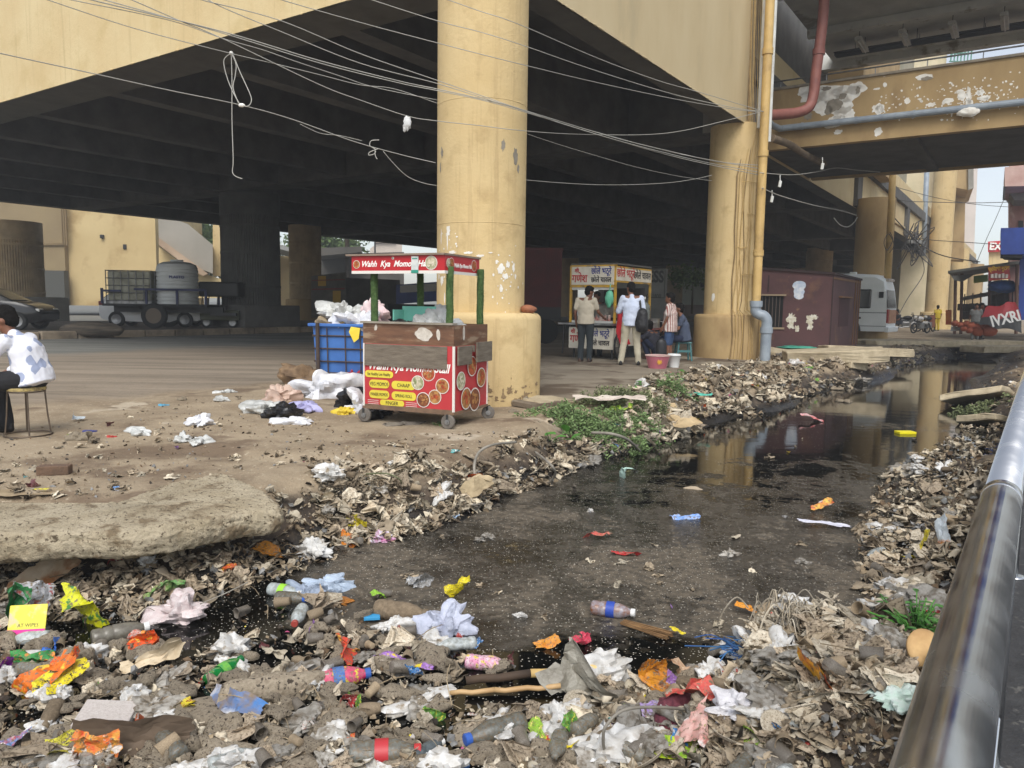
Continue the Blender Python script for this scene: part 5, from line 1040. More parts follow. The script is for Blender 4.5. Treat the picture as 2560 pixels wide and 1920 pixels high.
# stuck-on payment card (code left out): pale card, teal foot
q = MB(); q.box(RX0+.765, RX0+.85, RY0-.012, RY0-.006, 1.645, 1.806); cd_ = q.build('card', mat('card_white', (214,216,212), (190,196,194), .5, 20), ct)
q = MB(); q.box(RX0+.765, RX0+.85, RY0-.016, RY0-.013, 1.63, 1.662); q.box(RX0+.775, RX0+.84, RY0-.015, RY0-.0125, 1.775, 1.785); q.build('card_band', rgb('teal', (44,140,120), .5), cd_)
FOOD = [mat('food_orange', (196,96,50), (130,50,28), .7, 22), mat('food_cream', (206,196,170), (120,130,80), .7, 18), mat('food_fried', (190,140,80), (130,80,44), .7, 20), mat('food_brown', (140,80,44), (90,48,30), .7, 18)]
def food(T, x, z, r, k, ring=True, nm='food_picture', offs=0):
    q = MB(T); q.smooth = False
    def disc(rr_, y0): 
        n = 28; q.add([(x, y0, z)]+[(x+rr_*math.cos(6.2832*i/n), y0, z+rr_*math.sin(6.2832*i/n)) for i in range(n)], [(0, i+1, (i+1) % n+1) for i in range(n)])
    q.mi = 1; disc(r, -.003-offs); q.mi = 0; disc(r*.9, -.0045-offs); q.mi = 2; rr2 = random.Random(int(x*1000+k))
    for j in range(14):
        a = rr2.uniform(0, 6.28); d = rr2.uniform(0, .68)*r; s_ = r*rr2.uniform(.12,.24); cx, cz = x+d*math.cos(a), z+d*math.sin(a); n = 8
        el = rr2.uniform(.4,1); ro = rr2.uniform(0,3.14)
        q.add([(cx+s_*(math.cos(6.2832*i/n)*math.cos(ro)-el*math.sin(6.2832*i/n)*math.sin(ro)), -.0055-offs-.0003*j, cz+s_*(math.cos(6.2832*i/n)*math.sin(ro)+el*math.sin(6.2832*i/n)*math.cos(ro))) for i in range(n)], [tuple(range(n))])
    return q.build(nm, [FOOD[k], WHP, [FOOD[2], mat('dumpling', (222,216,196), (190,180,150), .6, 20), FOOD[0], FOOD[2]][k]], ct)
FTm = Matrix.Identity(4)
food(Matrix.Translation((0,RY0,0)), RX0+1.0, 1.735, .074, 1); food(Matrix.Translation((0,RY0,0)), RX0+.065, 1.725, .045, 2, nm='food_picture')
SD = TR(RX1, 0, 0, rz=R(90)); food(SD, .12, 1.735, .06, 0); food(SD, .64, 1.735, .062, 0); food(SD, .06, 1.735, .05, 1)
for x, z, r_, k in ((-.43,.47,.078,1),(-.30,.575,.082,0),(-.13,.45,.082,2),(-.22,.33,.078,2),(-.36,.29,.082,3)): food(TR(), x, z, r_, k, offs=.001*k+.0008*(x*10 % 3))
SB = TR(0, 0, 0, rz=R(90))
for x, z, r_, k in ((.14,.50,.1,1),(.40,.64,.11,0),(.62,.50,.11,2),(.26,.30,.12,2),(.46,.27,.13,3)): food(SB, x, z, r_, k, offs=.001*k+.012)
text('Wahh Kya Momos Stall', .13, FT(-.56, .590, -.0035), WTX, ct, bold=.003, shear=.3, sx=.82)
def pill(x0, x1, z0, z1, s_, sz, m=INK, y=-.006):
    q = MB(); r_ = (z1-z0)/2; pts = [(x1-r_+r_*math.cos(R(a)), z0+r_+r_*math.sin(R(a))) for a in range(-90, 91, 22)]+[(x0+r_+r_*math.cos(R(a)), z0+r_+r_*math.sin(R(a))) for a in range(90, 271, 22)]
    q.prism([(p[0], p[1]) for p in pts], 0, .003, TR(0, y+.004, 0, rx=R(90))); a = q.build('menu_label', YELB, ct); text(s_, sz, FT((x0+x1)/2, z0+r_-sz*.34, y-.0005), m, ct, bold=.0, sx=.86 if len(s_) < 8 else (.74 if len(s_) < 12 else .62))
pill(-CW+.015, -.74, .50, .575, 'Eat Healthy Live Healthy', .048); pill(-CW+.07, -.79, .385, .475, 'VEG MOMOS', .056); pill(-.76, -.46, .385, .475, 'CHAAP', .056)
pill(-CW+.07, -.79, .27, .36, 'PANEER MOMOS', .048); pill(-.76, -.45, .27, .36, 'SPRING ROLL', .048); pill(-.91, -.6, .195, .262, 'FINGER', .056)
q = MB()
for k in range(3): q.box(-1.07, -.93, -.004, -.002, .205+k*.02, .209+k*.02); q.box(-.58, -.44, -.004, -.002, .205+k*.02, .209+k*.02)
q.build('line_ornament', WHP, ct)
q = MB(TR(0,-.003,0)); rough_patch(q, -.36, .985, .24, .16, TR(), 18, .3, 3); rough_patch(q, -.185, .98, .06, .15, TR(), 10, .5, 4); rough_patch(q, -.96, 1.05, .05, .12, TR(), 10, .5, 5); q.build('torn_paper', mat('torn_white', (214,208,198), (180,170,156), .8, 12), ct)
q = MB(TR(.004,.22,0,rz=R(90))); rough_patch(q, 0, 1.0, .08, .2, TR(), 10, .5, 6); q.build('torn_tape', mat('torn_white', (214,208,198), None), ct)
for i, (x, y) in enumerate(((-.05, -.02), (.01, CD+.02), (-CW+.02, -.02), (-CW+.02, CD-.05))):
    q = MB(); T_ = TR(x, y, .078, rx=R(90), rz=R(25 if i % 2 else 6)); q.lathe([(.022,-.02),(.07,-.02),(.076,-.013),(.076,.013),(.07,.02),(.022,.02)], 26, T_); w_ = q.build('caster', mat('worn_caster', (112,106,98), (88,82,76), .8, 10), ct, auto=40)
    q = MB(); q.lathe([(.028,-.034),(.028,.034)], 14, T_); q.lathe([(.011,-.045),(.011,.045)], 8, T_); q.build('hub', STEEL, w_)
    q = MB(); q.box(x-.012, x+.012, y-.032, y-.026, .07, .16); q.box(x-.012, x+.012, y+.026, y+.032, .07, .16); q.build('fork', DARKM, ct)
# things on the cart
def blob(name, label, cat, loc, r, m, seed, amp=.3, fr=9, n=22, rz=0, grp=None):
    q = MB(); off = Vector((seed*3.1, seed*1.7, seed*.9)); L0 = max(r); ck = crease(seed, 1.0, 1.4, 7, 14)
    def f(p):
        u = p/L0; return Vector((p.x, p.y, max(p.z, -r[2]*.45)))*(1+.45*noise.noise(u*1.3+off)+.6*ck(u))
    q.ell((0,0,r[2]*.32), (r[0]*1.05, r[1]*1.05, r[2]*.85), n=48, fn=f); o = q.build(name, m, None, auto=32); o.location = loc; o.rotation_euler = (0,0,rz); return tag(o, label, cat, grp)
BAGW = mat('white_polythene', (226,226,228), (200,202,208), .35, 8, .5, 14); BAGC = mat('clear_polythene', (206,208,206), (170,170,164), .25, 8, .6, 14); BAGB = mat('black_polythene', (24,24,27), (40,40,44), .3, 8, .5, 14)
cm = ct.matrix_basis.copy(); cm = Matrix.Translation(CA) @ Matrix.Rotation(R(-24), 4, 'Z')
def on_cart(x, y, z): return cm @ Vector((x, y, z))
q = MB(cm); q.box(-CW+.18, -CW+.62, .5, .52, .93, 1.28); q.box(-CW+.18,-CW+.2,.3,.5,.93,1.24); tag(q.build('foam_box', mat('mint_box', (126,200,180), (110,184,166), .6, 4)), 'mint green box panel standing on the cart worktop', 'box')
blob('black_bag', 'rumpled black plastic bag heaped on the cart worktop', 'bag', on_cart(-.72, .36, .92), (.24,.18,.17), BAGB, 2)
blob('clear_bag', 'crumpled clear plastic bag on the cart worktop by the far post', 'bag', on_cart(-.42, .5, .92), (.2,.16,.24), BAGC, 4)
# ------------------------------------------------------------------ blue skip on its frame
B0 = D(868, 940, 12.3); B0.z = 0; bs_ = thing('waste_bin', 'open blue plastic waste skip in a rusty frame overflowing behind the cart', 'bin', (B0.x, B0.y, 0), R(-12)); BB = mat('bin_blue', (66,116,186), (52,98,166), .5, 2, .1, c3=(70,84,110), s3=1.2, t3=(.58,.75))
q = MB(); vs = [(-.36,-.34,.17),(.5,-.34,.17),(.5,.34,.17),(-.36,.34,.17),(-.40,-.38,.94),(.55,-.38,.94),(.55,.38,.94),(-.40,.38,.94)]; q.add(vs, [(0,3,2,1),(0,1,5,4),(1,2,6,5),(2,3,7,6),(3,0,4,7)]); q.build('tub', BB, bs_)
q = MB(); [q.rbox(*a_, .92, .97, .012) for a_ in ((-.46,.6,-.44,-.37),(-.46,.6,.37,.44),(-.46,-.39,-.37,.37),(.54,.6,-.37,.37))]; q.box(-.4,.55,-.38,.38,.90,.915); q.build('rim', BB, bs_)
q = MB(); RUST = mat('rusty_frame', (84,70,60), (60,50,44), .85, 8)
for z in (.2,.38,.58,.78): s_ = .03*(z/.8); q.tube([(-.37-s_,-.36-s_,z),(.5+s_,-.36-s_,z)], .012, 5); q.tube([(-.37-s_,-.36-s_,z),(-.37-s_,.34,z)], .012, 5)
for x in (-.15,.15,.4): q.tube([(x,-.37,.17),(x,-.41,.9)], .01, 5)
q.tube([(-.29,-.43,-.05),(-.29,-.44,.98)], .032, 8); q.tube([(.5,.3,-.05),(.55,.38,.92)], .028, 8); q.tube([(-.4,.38,-.05),(-.4,.38,.9)], .028, 8); q.tube([(.5,-.36,-.05),(.52,-.38,.9)], .028, 8); q.build('frame', RUST, bs_)
bm_ = Matrix.Translation((B0.x, B0.y, 0)) @ Matrix.Rotation(R(-12), 4, 'Z')
for i, (x, y, z, r_, m_, lb) in enumerate([(-.02,.0,1.05,(.3,.26,.26),BAGC,'big clear white bag topping the blue skip'),(.25,-.1,.95,(.28,.24,.2),BAGW,'white bag bulging over the front of the blue skip'),(.4,.15,1.05,(.22,.2,.24),mat('pink_white_bag',(226,206,206),(210,180,180),.35,4,.5),'pinkish white bag at the right of the blue skip'),
     (-.25,-.1,.93,(.16,.2,.12),mat('buff_waste',(176,160,130),(140,120,96),.8,8,.5),'buff paper waste at the left rim of the blue skip'),(.05,-.22,.96,(.09,.09,.1),mat('straw_waste',(180,150,90),(120,96,60),.8,12,.5),'straw coloured scrap tucked in the skip front')]):
    blob('waste_bag', lb, 'bag', bm_ @ Vector((x, y, z-.05)), r_, m_, 10+i, .32, 8, 26)
q = MB(); q.add([(0,0,0),(.14,.0,-.02),(.12,-.02,-.18),(.05,-.03,-.24),(-.03,-.02,-.08)], [(0,1,2,3,4)]); o = q.build('yellow_scrap', rgb('scrap_yellow', (226,200,50)), None); o.location = bm_ @ Vector((.28,-.47,.93)); tag(o, 'yellow plastic scrap drooping over the rim of the blue skip', 'scrap')
# rubbish heap between bin and cart
for i, (px, py, d, r_, m_, lb) in enumerate([
    (812,992,0,(.42,.26,.24),BAGW,'large white sack slumped beside the cart in the rubbish heap'),(712,1040,0,(.2,.14,.1),BAGB,'black bag at the left of the rubbish heap by the cart'),(760,1025,0,(.24,.14,.08),mat('lilac_bag',(178,176,214),(160,158,200),.4,5,.4),'lilac plastic bag in front of the white sack'),
    (733,1060,0,(.18,.1,.06),BAGW,'small white bag on the dirt below the black bag'),(885,1015,0,(.2,.16,.18),BAGB,'black bag squeezed between the white sack and the cart wheel'),(700,1000,0,(.24,.18,.14),mat('pinkbeige_bag',(206,184,168),(190,160,144),.4,6,.5),'pinkish beige bag at the left side of the white sack'),
    (768,960,0,(.3,.22,.2),mat('brown_paper',(136,112,84),(98,78,58),.85,8,.6),'heap of brown torn paper behind the white sack'),(880,965,0,(.22,.18,.2),mat('red_cloth',(178,50,58),(150,36,46),.7,4,.5),'red cloth bundle in the rubbish heap beside the cart'),
    (850,975,0,(.16,.14,.16),mat('pink_bag',(226,190,196),(214,170,180),.4,5,.5),'pale pink bag beside the red cloth bundle'),(862,1035,0,(.1,.07,.06),mat('yellow_pack',(222,196,60),(190,160,40),.5,6,.4),'small yellow packet at the foot of the rubbish heap'),
    (905,1030,0,(.2,.13,.16),BAGW,'white bag partly under the cart'),(950,1040,0,(.26,.12,.08),BAGB,'flat black bag lying under the cart'),(660,1030,0,(.26,.16,.09),BAGC,'clear plastic bag at the far left of the rubbish heap'),(1010,1062,0,(.16,.07,.03),mat('grey_rag',(120,112,100),(90,82,74),.8,6,.5),'grey rag flat on the dirt under the cart'),
    (500,1060,0,(.13,.09,.075),BAGW,'single plump white bag on the bare dirt left of the cart'),(340,1083,0,(.15,.06,.04),BAGC,'long clear plastic bag on the dirt near the stool'),(455,1102,0,(.07,.06,.05),BAGC,'small clear bag below the plump white one'),(505,1108,0,(.1,.05,.05),BAGC,'bluish clear bag right of the small clear one'),
    (555,1003,0,(.13,.07,.045),BAGC,'clear wrapper on the dirt near the road edge'),(565,982,0,(.12,.06,.04),BAGC,'clear film farther off near the road edge')]):
    p_ = drop(px, py); blob('rubbish_bag', lb, 'bag', (p_.x, p_.y, p_.z), r_, m_, 30+i, .34, 9, 26, rz=i)
# ------------------------------------------------------------------ chole stall
S0 = Vector((2.35, 17.8, .05)); cs = thing('snack_stall', 'glass-sided snack stall on wheels with red and blue Hindi signs and yellow posts', 'stall', S0)
dL = Vector((-.829,.559,0)); dR = Vector((.559,.829,0)); SW, SL = 1.21, 2.0
T_L = face_mat(Vector((0,0,0)), -dL, -dR)     # local x: -SW..0 on the left face, y inward
T_R = face_mat(Vector((0,0,0)), dR, -dL)
YP = mat('yellow_frame', (204,160,40), (180,140,60), .6, 5, c3=(130,110,70), s3=3); SGN = mat('sign_cream', (214,208,192), (196,188,170), .7, 4); RT = rgb('paint_red', (178,36,40), .7); BT = rgb('paint_blue', (36,48,124), .7); KT = rgb('paint_black', (36,32,36), .7)
q = MB(T_L)
for x in (-SW, -.04): q.box(x, x+.05, .0, .05, .85, 2.2)
q.box(-SW,.01,0,.05,1.68,1.74); q.box(-SW,.01,0,.04,2.16,2.2); q.T = T_R; q.box(SL-.05,SL,0,.05,.85,2.17); q.box(0,SL,0,.05,2.13,2.17); q.box(0,SL,0,.05,1.80,1.84); q.box(SL-.05,SL,SW-.05,SW,.85,2.15); q.build('yellow_frame', YP, cs)
q = MB(T_L); q.box(-SW+.05,-.04,.0-.012,.02,1.74,2.16); a_ = q.build('front_sign', SGN, cs)
q = MB(T_R); q.box(.01,SL-.05,-.012,.02,1.84,2.13); q.build('side_sign', SGN, cs)
q = MB(T_L); q.box(-SW+.02,-.02,-.03,.02,.24,.74); q.T = T_R; q.box(.05,1.2,-.02,.02,.3,.74); q.build('lower_sign', SGN, cs)
LT = lambda x, z, y=-.016: T_L @ TR(x, y, z, rx=R(90)); RTm = lambda x, z, y=-.016: T_R @ TR(x, y, z, rx=R(90))
text('गणेश', .26, LT(-.94, 1.80), RT, cs, heavy=.005, sx=.8); text('शी', .12, LT(-1.02, 2.03), RT, cs, heavy=.005); text('छोले भठूरे', .2, LT(-.37, 1.99), BT, cs, heavy=.005, sx=.72); text('छोले चावल', .17, LT(-.37, 1.80), KT, cs, heavy=.005, sx=.76)
text('छोले भठूरे', .26, RTm(.5, 1.93), RT, cs, heavy=.005, sx=1.0); text('छोले चावल', .23, RTm(1.42, 1.92), KT, cs, heavy=.005, sx=1.05)
text('गणेश', .26, LT(-.95, .38, -.034), RT, cs, heavy=.005, sx=.8); text('शी', .12, LT(-1.08, .60, -.034), RT, cs, heavy=.005); text('छोले भठूरे', .2, LT(-.38, .54, -.034), BT, cs, heavy=.005, sx=.74); text('छोले चावल', .17, LT(-.38, .33, -.034), KT, cs, heavy=.005, sx=.8)
q = MB(T_L); q.box(-SW-.22,.02,-.14,SL-.1,.80,.84); q.build('counter', STEEL, cs)
q = MB(T_L); q.box(-SW,0,.03,SL,2.2,2.24); q.build('roof', DARKSOF, cs)
q = MB(T_L); q.box(-SW+.04,-.04,SL-.3,SL-.28,.86,1.7); q.box(-SW+.02,-.02,.05,SL-.1,.3,.79); q.build('back_panel', rgb('stall_inside', (48,44,40), .8), cs)
q = MB(T_L); q.box(-SW+.06,-.05,.5,.52,1.1,1.14); q.box(-SW+.05,-.05,.02,.026,1.62,1.68); q.box(-SW+.05,-.05,.03,.5,.845,.9); q.build('shelf', mat('white_shelf', (190,190,184), None, .5), cs)
q = MB(T_L)
for x, z, r_ in ((-.3,.0,.03),(-.2,.0,.035),(-.42,0,.04),(-.52,0,.03)): q.lathe([(r_,.9),(r_,1.02),(r_*.7,1.04)], 10, TR(x,.12,0))
q.rbox(-.62,-.3,.1,.3,.9,.97,.01); q.build('jars', mat('mixed_jars', (190,180,170), (150,60,50), .5, 6), cs)
w1 = S0+dL*.02-dR*.05
q = MB(T_R); q.tube([(.25+.34*math.cos(R(a)), -.06, .33+.34*math.sin(R(a))) for a in range(0,361,12)], .025, 6); w_ = q.build('wheel', RUB, cs, smooth=True)
q = MB(T_R); [q.tube([(.25,-.06,.33),(.25+.33*math.cos(R(a)),-.06,.33+.33*math.sin(R(a)))], .005, 4) for a in range(0,360,15)]; q.lathe([(.04,-.05),(.04,.05)], 10, TR(.25,-.06,.33,rx=R(90))); q.build('spokes', STEEL, w_)
q = MB(T_L); [q.tube([(x,.1,0),(x,.1,.3)], .03, 6) for x in (-SW+.1,-.1)]; q.tube([(-SW-.14,-.05,.1),(-SW-.1,-.05,.8)], .02, 6); q.build('leg', DARKM, cs)
SM = Matrix.Translation(S0)
def on_stall(T, x, y, z): return SM @ (T @ Vector((x, y, z)))
ALU = mat('aluminium', (176,176,172), (140,140,136), .35, 6, metal=.8)
def potx(name, label, c, r, h, m=ALU, lid=True, handles=True):
    t = thing(name, label, 'cooking pot', c); q = MB(); q.lathe([(r*.95,0),(r,h*.1),(r,h*.9),(r*1.04,h)], 28); q.build('body', m, t, auto=40)
    if lid: q = MB(); q.lathe([(r*1.05,h),(r*.6,h*1.1),(.03,h*1.16),(.02,h*1.22)], 28); q.build('lid', m, t, auto=50)
    if handles:
        q = MB(); [q.tube([(s_*r,-.06,h*.7),(s_*(r+.05),-.05,h*.68),(s_*(r+.05),.05,h*.68),(s_*r,.06,h*.7)], .008, 5) for s_ in (-1,1)]; q.tube([(-.06,-r,h*.7),(-.05,-r-.03,h*.62),(.05,-r-.03,h*.62),(.06,-r,h*.7)], .008, 5); q.build('handle', m, t)
    return t
potx('cooking_pot', 'big aluminium cooking pot on the counter of the snack stall', on_stall(T_L, -.42, .38, .98), .3, .28)
potx('cooking_pot', 'smaller aluminium pot at the right end of the stall beside the water can', on_stall(T_R, 1.75, -.2, .72), .16, .24, lid=False)
q = MB(); crumple_ell(q, (0,0,0), (.10,.07,.2), 6, .25); q.tube([(0,0,.16),(.02,0,.34)], .01, 6); o = q.build('green_bag', mat('green_bag', (110,196,160), (90,176,140), .4, 5), None, smooth=True); o.location = on_stall(T_L, -.12, -.06, 1.42); tag(o, 'mint green carrier bag hanging on the stall corner post', 'bag')
q = MB(); vs = []; fs = []
for i in range(9):
    for j in range(5): t_ = i/8; vs.append((( j/4-.5)*(.10+.12*t_)+.05*t_*math.sin(i), .02*math.sin(j*2.2+i*.8), -t_*.9))
for i in range(8):
    for j in range(4): fs.append((i*5+j, i*5+j+1, i*5+j+6, i*5+j+5))
q.add(vs, fs); q.add([(v[0]+.01, v[1]+.04, v[2]) for v in vs], fs); o = q.build('red_cloth', mat('bright_red_cloth', (190,28,40), (160,20,30), .8, 5, .3), None, smooth=True); o.location = on_stall(T_R, .02, -.08, 1.25); o.rotation_euler = (0,R(-8),R(-20)); tag(o, 'bright red cloth hanging from the corner of the snack stall', 'cloth')
q = MB(); q.lathe([(.14,0),(.14,.1),(.132,.12),(.14,.14),(.14,.24),(.132,.26),(.14,.28),(.14,.36),(.08,.44),(.04,.46)], 24); o = q.build('water_jar', mat('jar_plastic', (150,156,150), None, .2, alpha=1, trans=.5), None, smooth=True); o.location = on_stall(T_R, 1.45, -.08, .9); tag(o, 'clear ribbed water dispenser jar at the right of the stall', 'water jar')
q = MB(); q.lathe([(.03,0),(.035,.12)], 14); o = q.build('steel_tumbler', ALU, None, smooth=True); o.location = on_stall(T_R, 1.45, -.08, 1.37); tag(o, 'steel tumbler upturned on the water dispenser jar', 'tumbler')
q = MB(T_R); q.rbox(1.15, 2.15, -.42, -.05, .68, .71, .01); q.box(1.3,1.34,-.4,-.36,-.05,.68); q.box(2.05,2.09,-.4,-.36,-.05,.68); q.box(2.05,2.09,-.1,-.06,-.05,.68); o = q.build('side_table', mat('red_top', (170,40,44), (90,84,80), .6, 3), None); o.location = S0; tag(o, 'red-topped side table at the right of the snack stall', 'table')
q = MB(); q.lathe([(.25,0),(.25,.28),(.26,.3),(.25,.32),(.25,.58),(.26,.6),(.25,.62),(.25,.85)], 26); o = q.build('steel_drum', mat('drum_grey', (110,116,118), (80,84,86), .5, 4), None, smooth=True); o.location = on_stall(T_R, 1.5, .3, -.05); tag(o, 'grey steel drum behind the side table', 'drum')
# tub and bucket
p_ = D(1643, 927, 15.6); z_ = .055; t = thing('wash_tub', 'pink plastic wash tub with a yellow motif on the ground by the stall', 'tub', (p_.x, p_.y, z_))
PK = mat('tub_pink', (186,110,122), (170,96,110), .4, 3); q = MB(); q.lathe([(.18,0),(.245,.25),(.25,.26)], 32, cap=False); q.lathe([(.18,.012),(.235,.25)], 32, cap=False); q.lathe([(.01,.01),(.18,.012)], 32, cap=False); q.build('body', PK, t, smooth=True)
q = MB(); q.tube([(.25*math.cos(R(a)), .25*math.sin(R(a)), .26) for a in range(0,361,12)], .012, 6); q.build('rim', rgb('rim_pale', (206,180,170), .4), t, smooth=True)
q = MB(); q.lathe([(.035,-.002),(.035,.004)], 12, TR(0,-.219,.14,rx=R(105))); [q.lathe([(.01,-.002),(.01,.004)], 6, TR(.045*math.cos(R(a)),-.219-.003*math.sin(R(a)),.14+.045*math.sin(R(a)),rx=R(105))) for a in range(0,360,40)]; q.build('motif', rgb('motif_yellow', (220,170,60)), t)
p_ = D(1684, 921, 15.9); t = thing('bucket', 'white plastic bucket standing behind the pink tub', 'bucket', (p_.x, p_.y, z_)); q = MB(); q.lathe([(.105,0),(.13,.235),(.142,.24),(.142,.26),(.13,.265),(.13,.28)], 28, cap=False); q.lathe([(.0,.01),(.1,.01),(.12,.27)], 28, cap=False); q.build('body', mat('bucket_white', (214,216,214), None, .4), t, smooth=True)
q = MB(); q.tube([(.14*math.cos(R(a)), -.02-.02*math.sin(R(a)), .25-.13*abs(math.sin(R(a)))) for a in range(0,181,15)], .004, 5); q.build('handle', STEEL, t)
q = MB(); q.ell((0,0,.05),(.11,.08,.06), n=14, fn=lambda v: v*(1+.3*noise.noise(v*18))); o = q.build('clay_lump', mat('orange_clay', (150,96,66), (120,72,50), .8, 9), None, smooth=True); pp = UV(cu1, cv1, 1.19)+Vector((.66,-.25,0)); o.location = pp; tag(o, 'orange brick lump resting on the ledge of the near column', 'brick')
# ------------------------------------------------------------------ people
def body_mesh(name, mb, m, parent, vox, disp=0, dsc=.08, smooth_it=3):
    o = mb.build(name, m, parent, smooth=True); r_ = o.modifiers.new('r', 'REMESH'); r_.mode = 'VOXEL'; r_.voxel_size = vox; r_.use_smooth_shade = True
    s_ = o.modifiers.new('s', 'SMOOTH'); s_.iterations = smooth_it; s_.factor = .6
    if disp:
        tx = bpy.data.textures.get('fold%.3f' % dsc) or bpy.data.textures.new('fold%.3f' % dsc, 'CLOUDS'); tx.noise_scale = dsc; tx.noise_depth = 2
        d_ = o.modifiers.new('d', 'DISPLACE'); d_.texture = tx; d_.strength = disp; d_.mid_level = .5
    return o
SKIN = mat('skin_brown', (126,84,62), (112,72,52), .55, 6); HAIR = mat('black_hair', (14,12,11), (22,19,17), .85, 60, .6, 120, spec=.2)
def head(q, c, f, up, s=1.0):
    """c: centre of skull; f: facing; up"""
    f = f.normalized(); up = (up-f*up.dot(f)).normalized(); r_ = f.cross(up); M_ = Matrix((r_, f, up)).transposed()
    q.ell(c+up*.02, (.075*s,.095*s,.10*s), M_, 16); q.ell(c+f*.025-up*.05, (.058*s,.07*s,.075*s), M_, 14); q.ell(c+f*.07-up*.095, (.028*s,.025*s,.022*s), M_, 10)
    q.cap(c+f*.088+up*.005, c+f*.108-up*.035, .009*s, .014*s, 8); q.cap(c+f*.09-up*.068-r_*.018, c+f*.09-up*.068+r_*.018, .008*s, .008*s, 6)
    for sg_ in (-1, 1):
        q.ell(c+r_*sg_*.078-up*.012-f*.005, (.012*s,.02*s,.032*s), M_, 8); q.cap(c+f*.086+up*.022+r_*sg_*.045, c+f*.092+up*.025+r_*sg_*.014, .010*s, .009*s, 6)
    return M_
def hand(q, w_, d, palm_n, s=1.0, curl=.5, side=1):
    """w_: wrist, d: hand direction, palm_n: palm normal"""
    d = d.normalized(); n_ = (palm_n-d*palm_n.dot(d)).normalized(); x_ = d.cross(n_).normalized()*side; pc = w_+d*.045*s
    M_ = Matrix((x_, d, n_)).transposed(); q.ell(pc, (.038*s,.05*s,.016*s), M_, 12); q.cap(w_-d*.01, w_+d*.02, .024*s, .024*s, 8)
    for i, (o_, L_) in enumerate(((-.028,.062),(-.009,.072),(.010,.068),(.028,.052))):
        a = w_+d*.085*s+x_*o_*s; c1_ = curl*(.8+.1*i); d1 = (d*math.cos(c1_)+n_*math.sin(c1_)); d2 = (d*math.cos(c1_*2)+n_*math.sin(c1_*2)); b = a+d1*L_*.5*s; q.cap(a-d*.01, b, .0092*s, .0086*s, 7); q.cap(b, b+d2*L_*.5*s, .0086*s, .0075*s, 7)
    a = w_+d*.03*s-x_*.03*s; b = a-x_*.025*s+d*.03*s+n_*.01*s; q.cap(a, b, .012*s, .0105*s, 7); q.cap(b, b+d*.028*s+n_*.012*s, .0105*s, .009*s, 7)
def V(*a): return Vector(a)
def etube(q, pts, rs, n=20):
    vs = []; fs = []; m = len(pts); X = V(1,0,0)
    for k, p in enumerate(pts):
        d = (pts[min(k+1,m-1)]-pts[max(k-1,0)]).normalized(); x = (X-d*X.dot(d)).normalized(); y = d.cross(x)
        for i in range(n): t = 6.28319*i/n; vs.append(p+x*math.cos(t)*rs[k][0]+y*math.sin(t)*rs[k][1])
    for k in range(m-1):
        for i in range(n): fs.append((k*n+i, k*n+(i+1)%n, (k+1)*n+(i+1)%n, (k+1)*n+i))
    fs.append(tuple(range(n))[::-1]); fs.append(tuple((m-1)*n+i for i in range(n))); q.add(vs, fs)
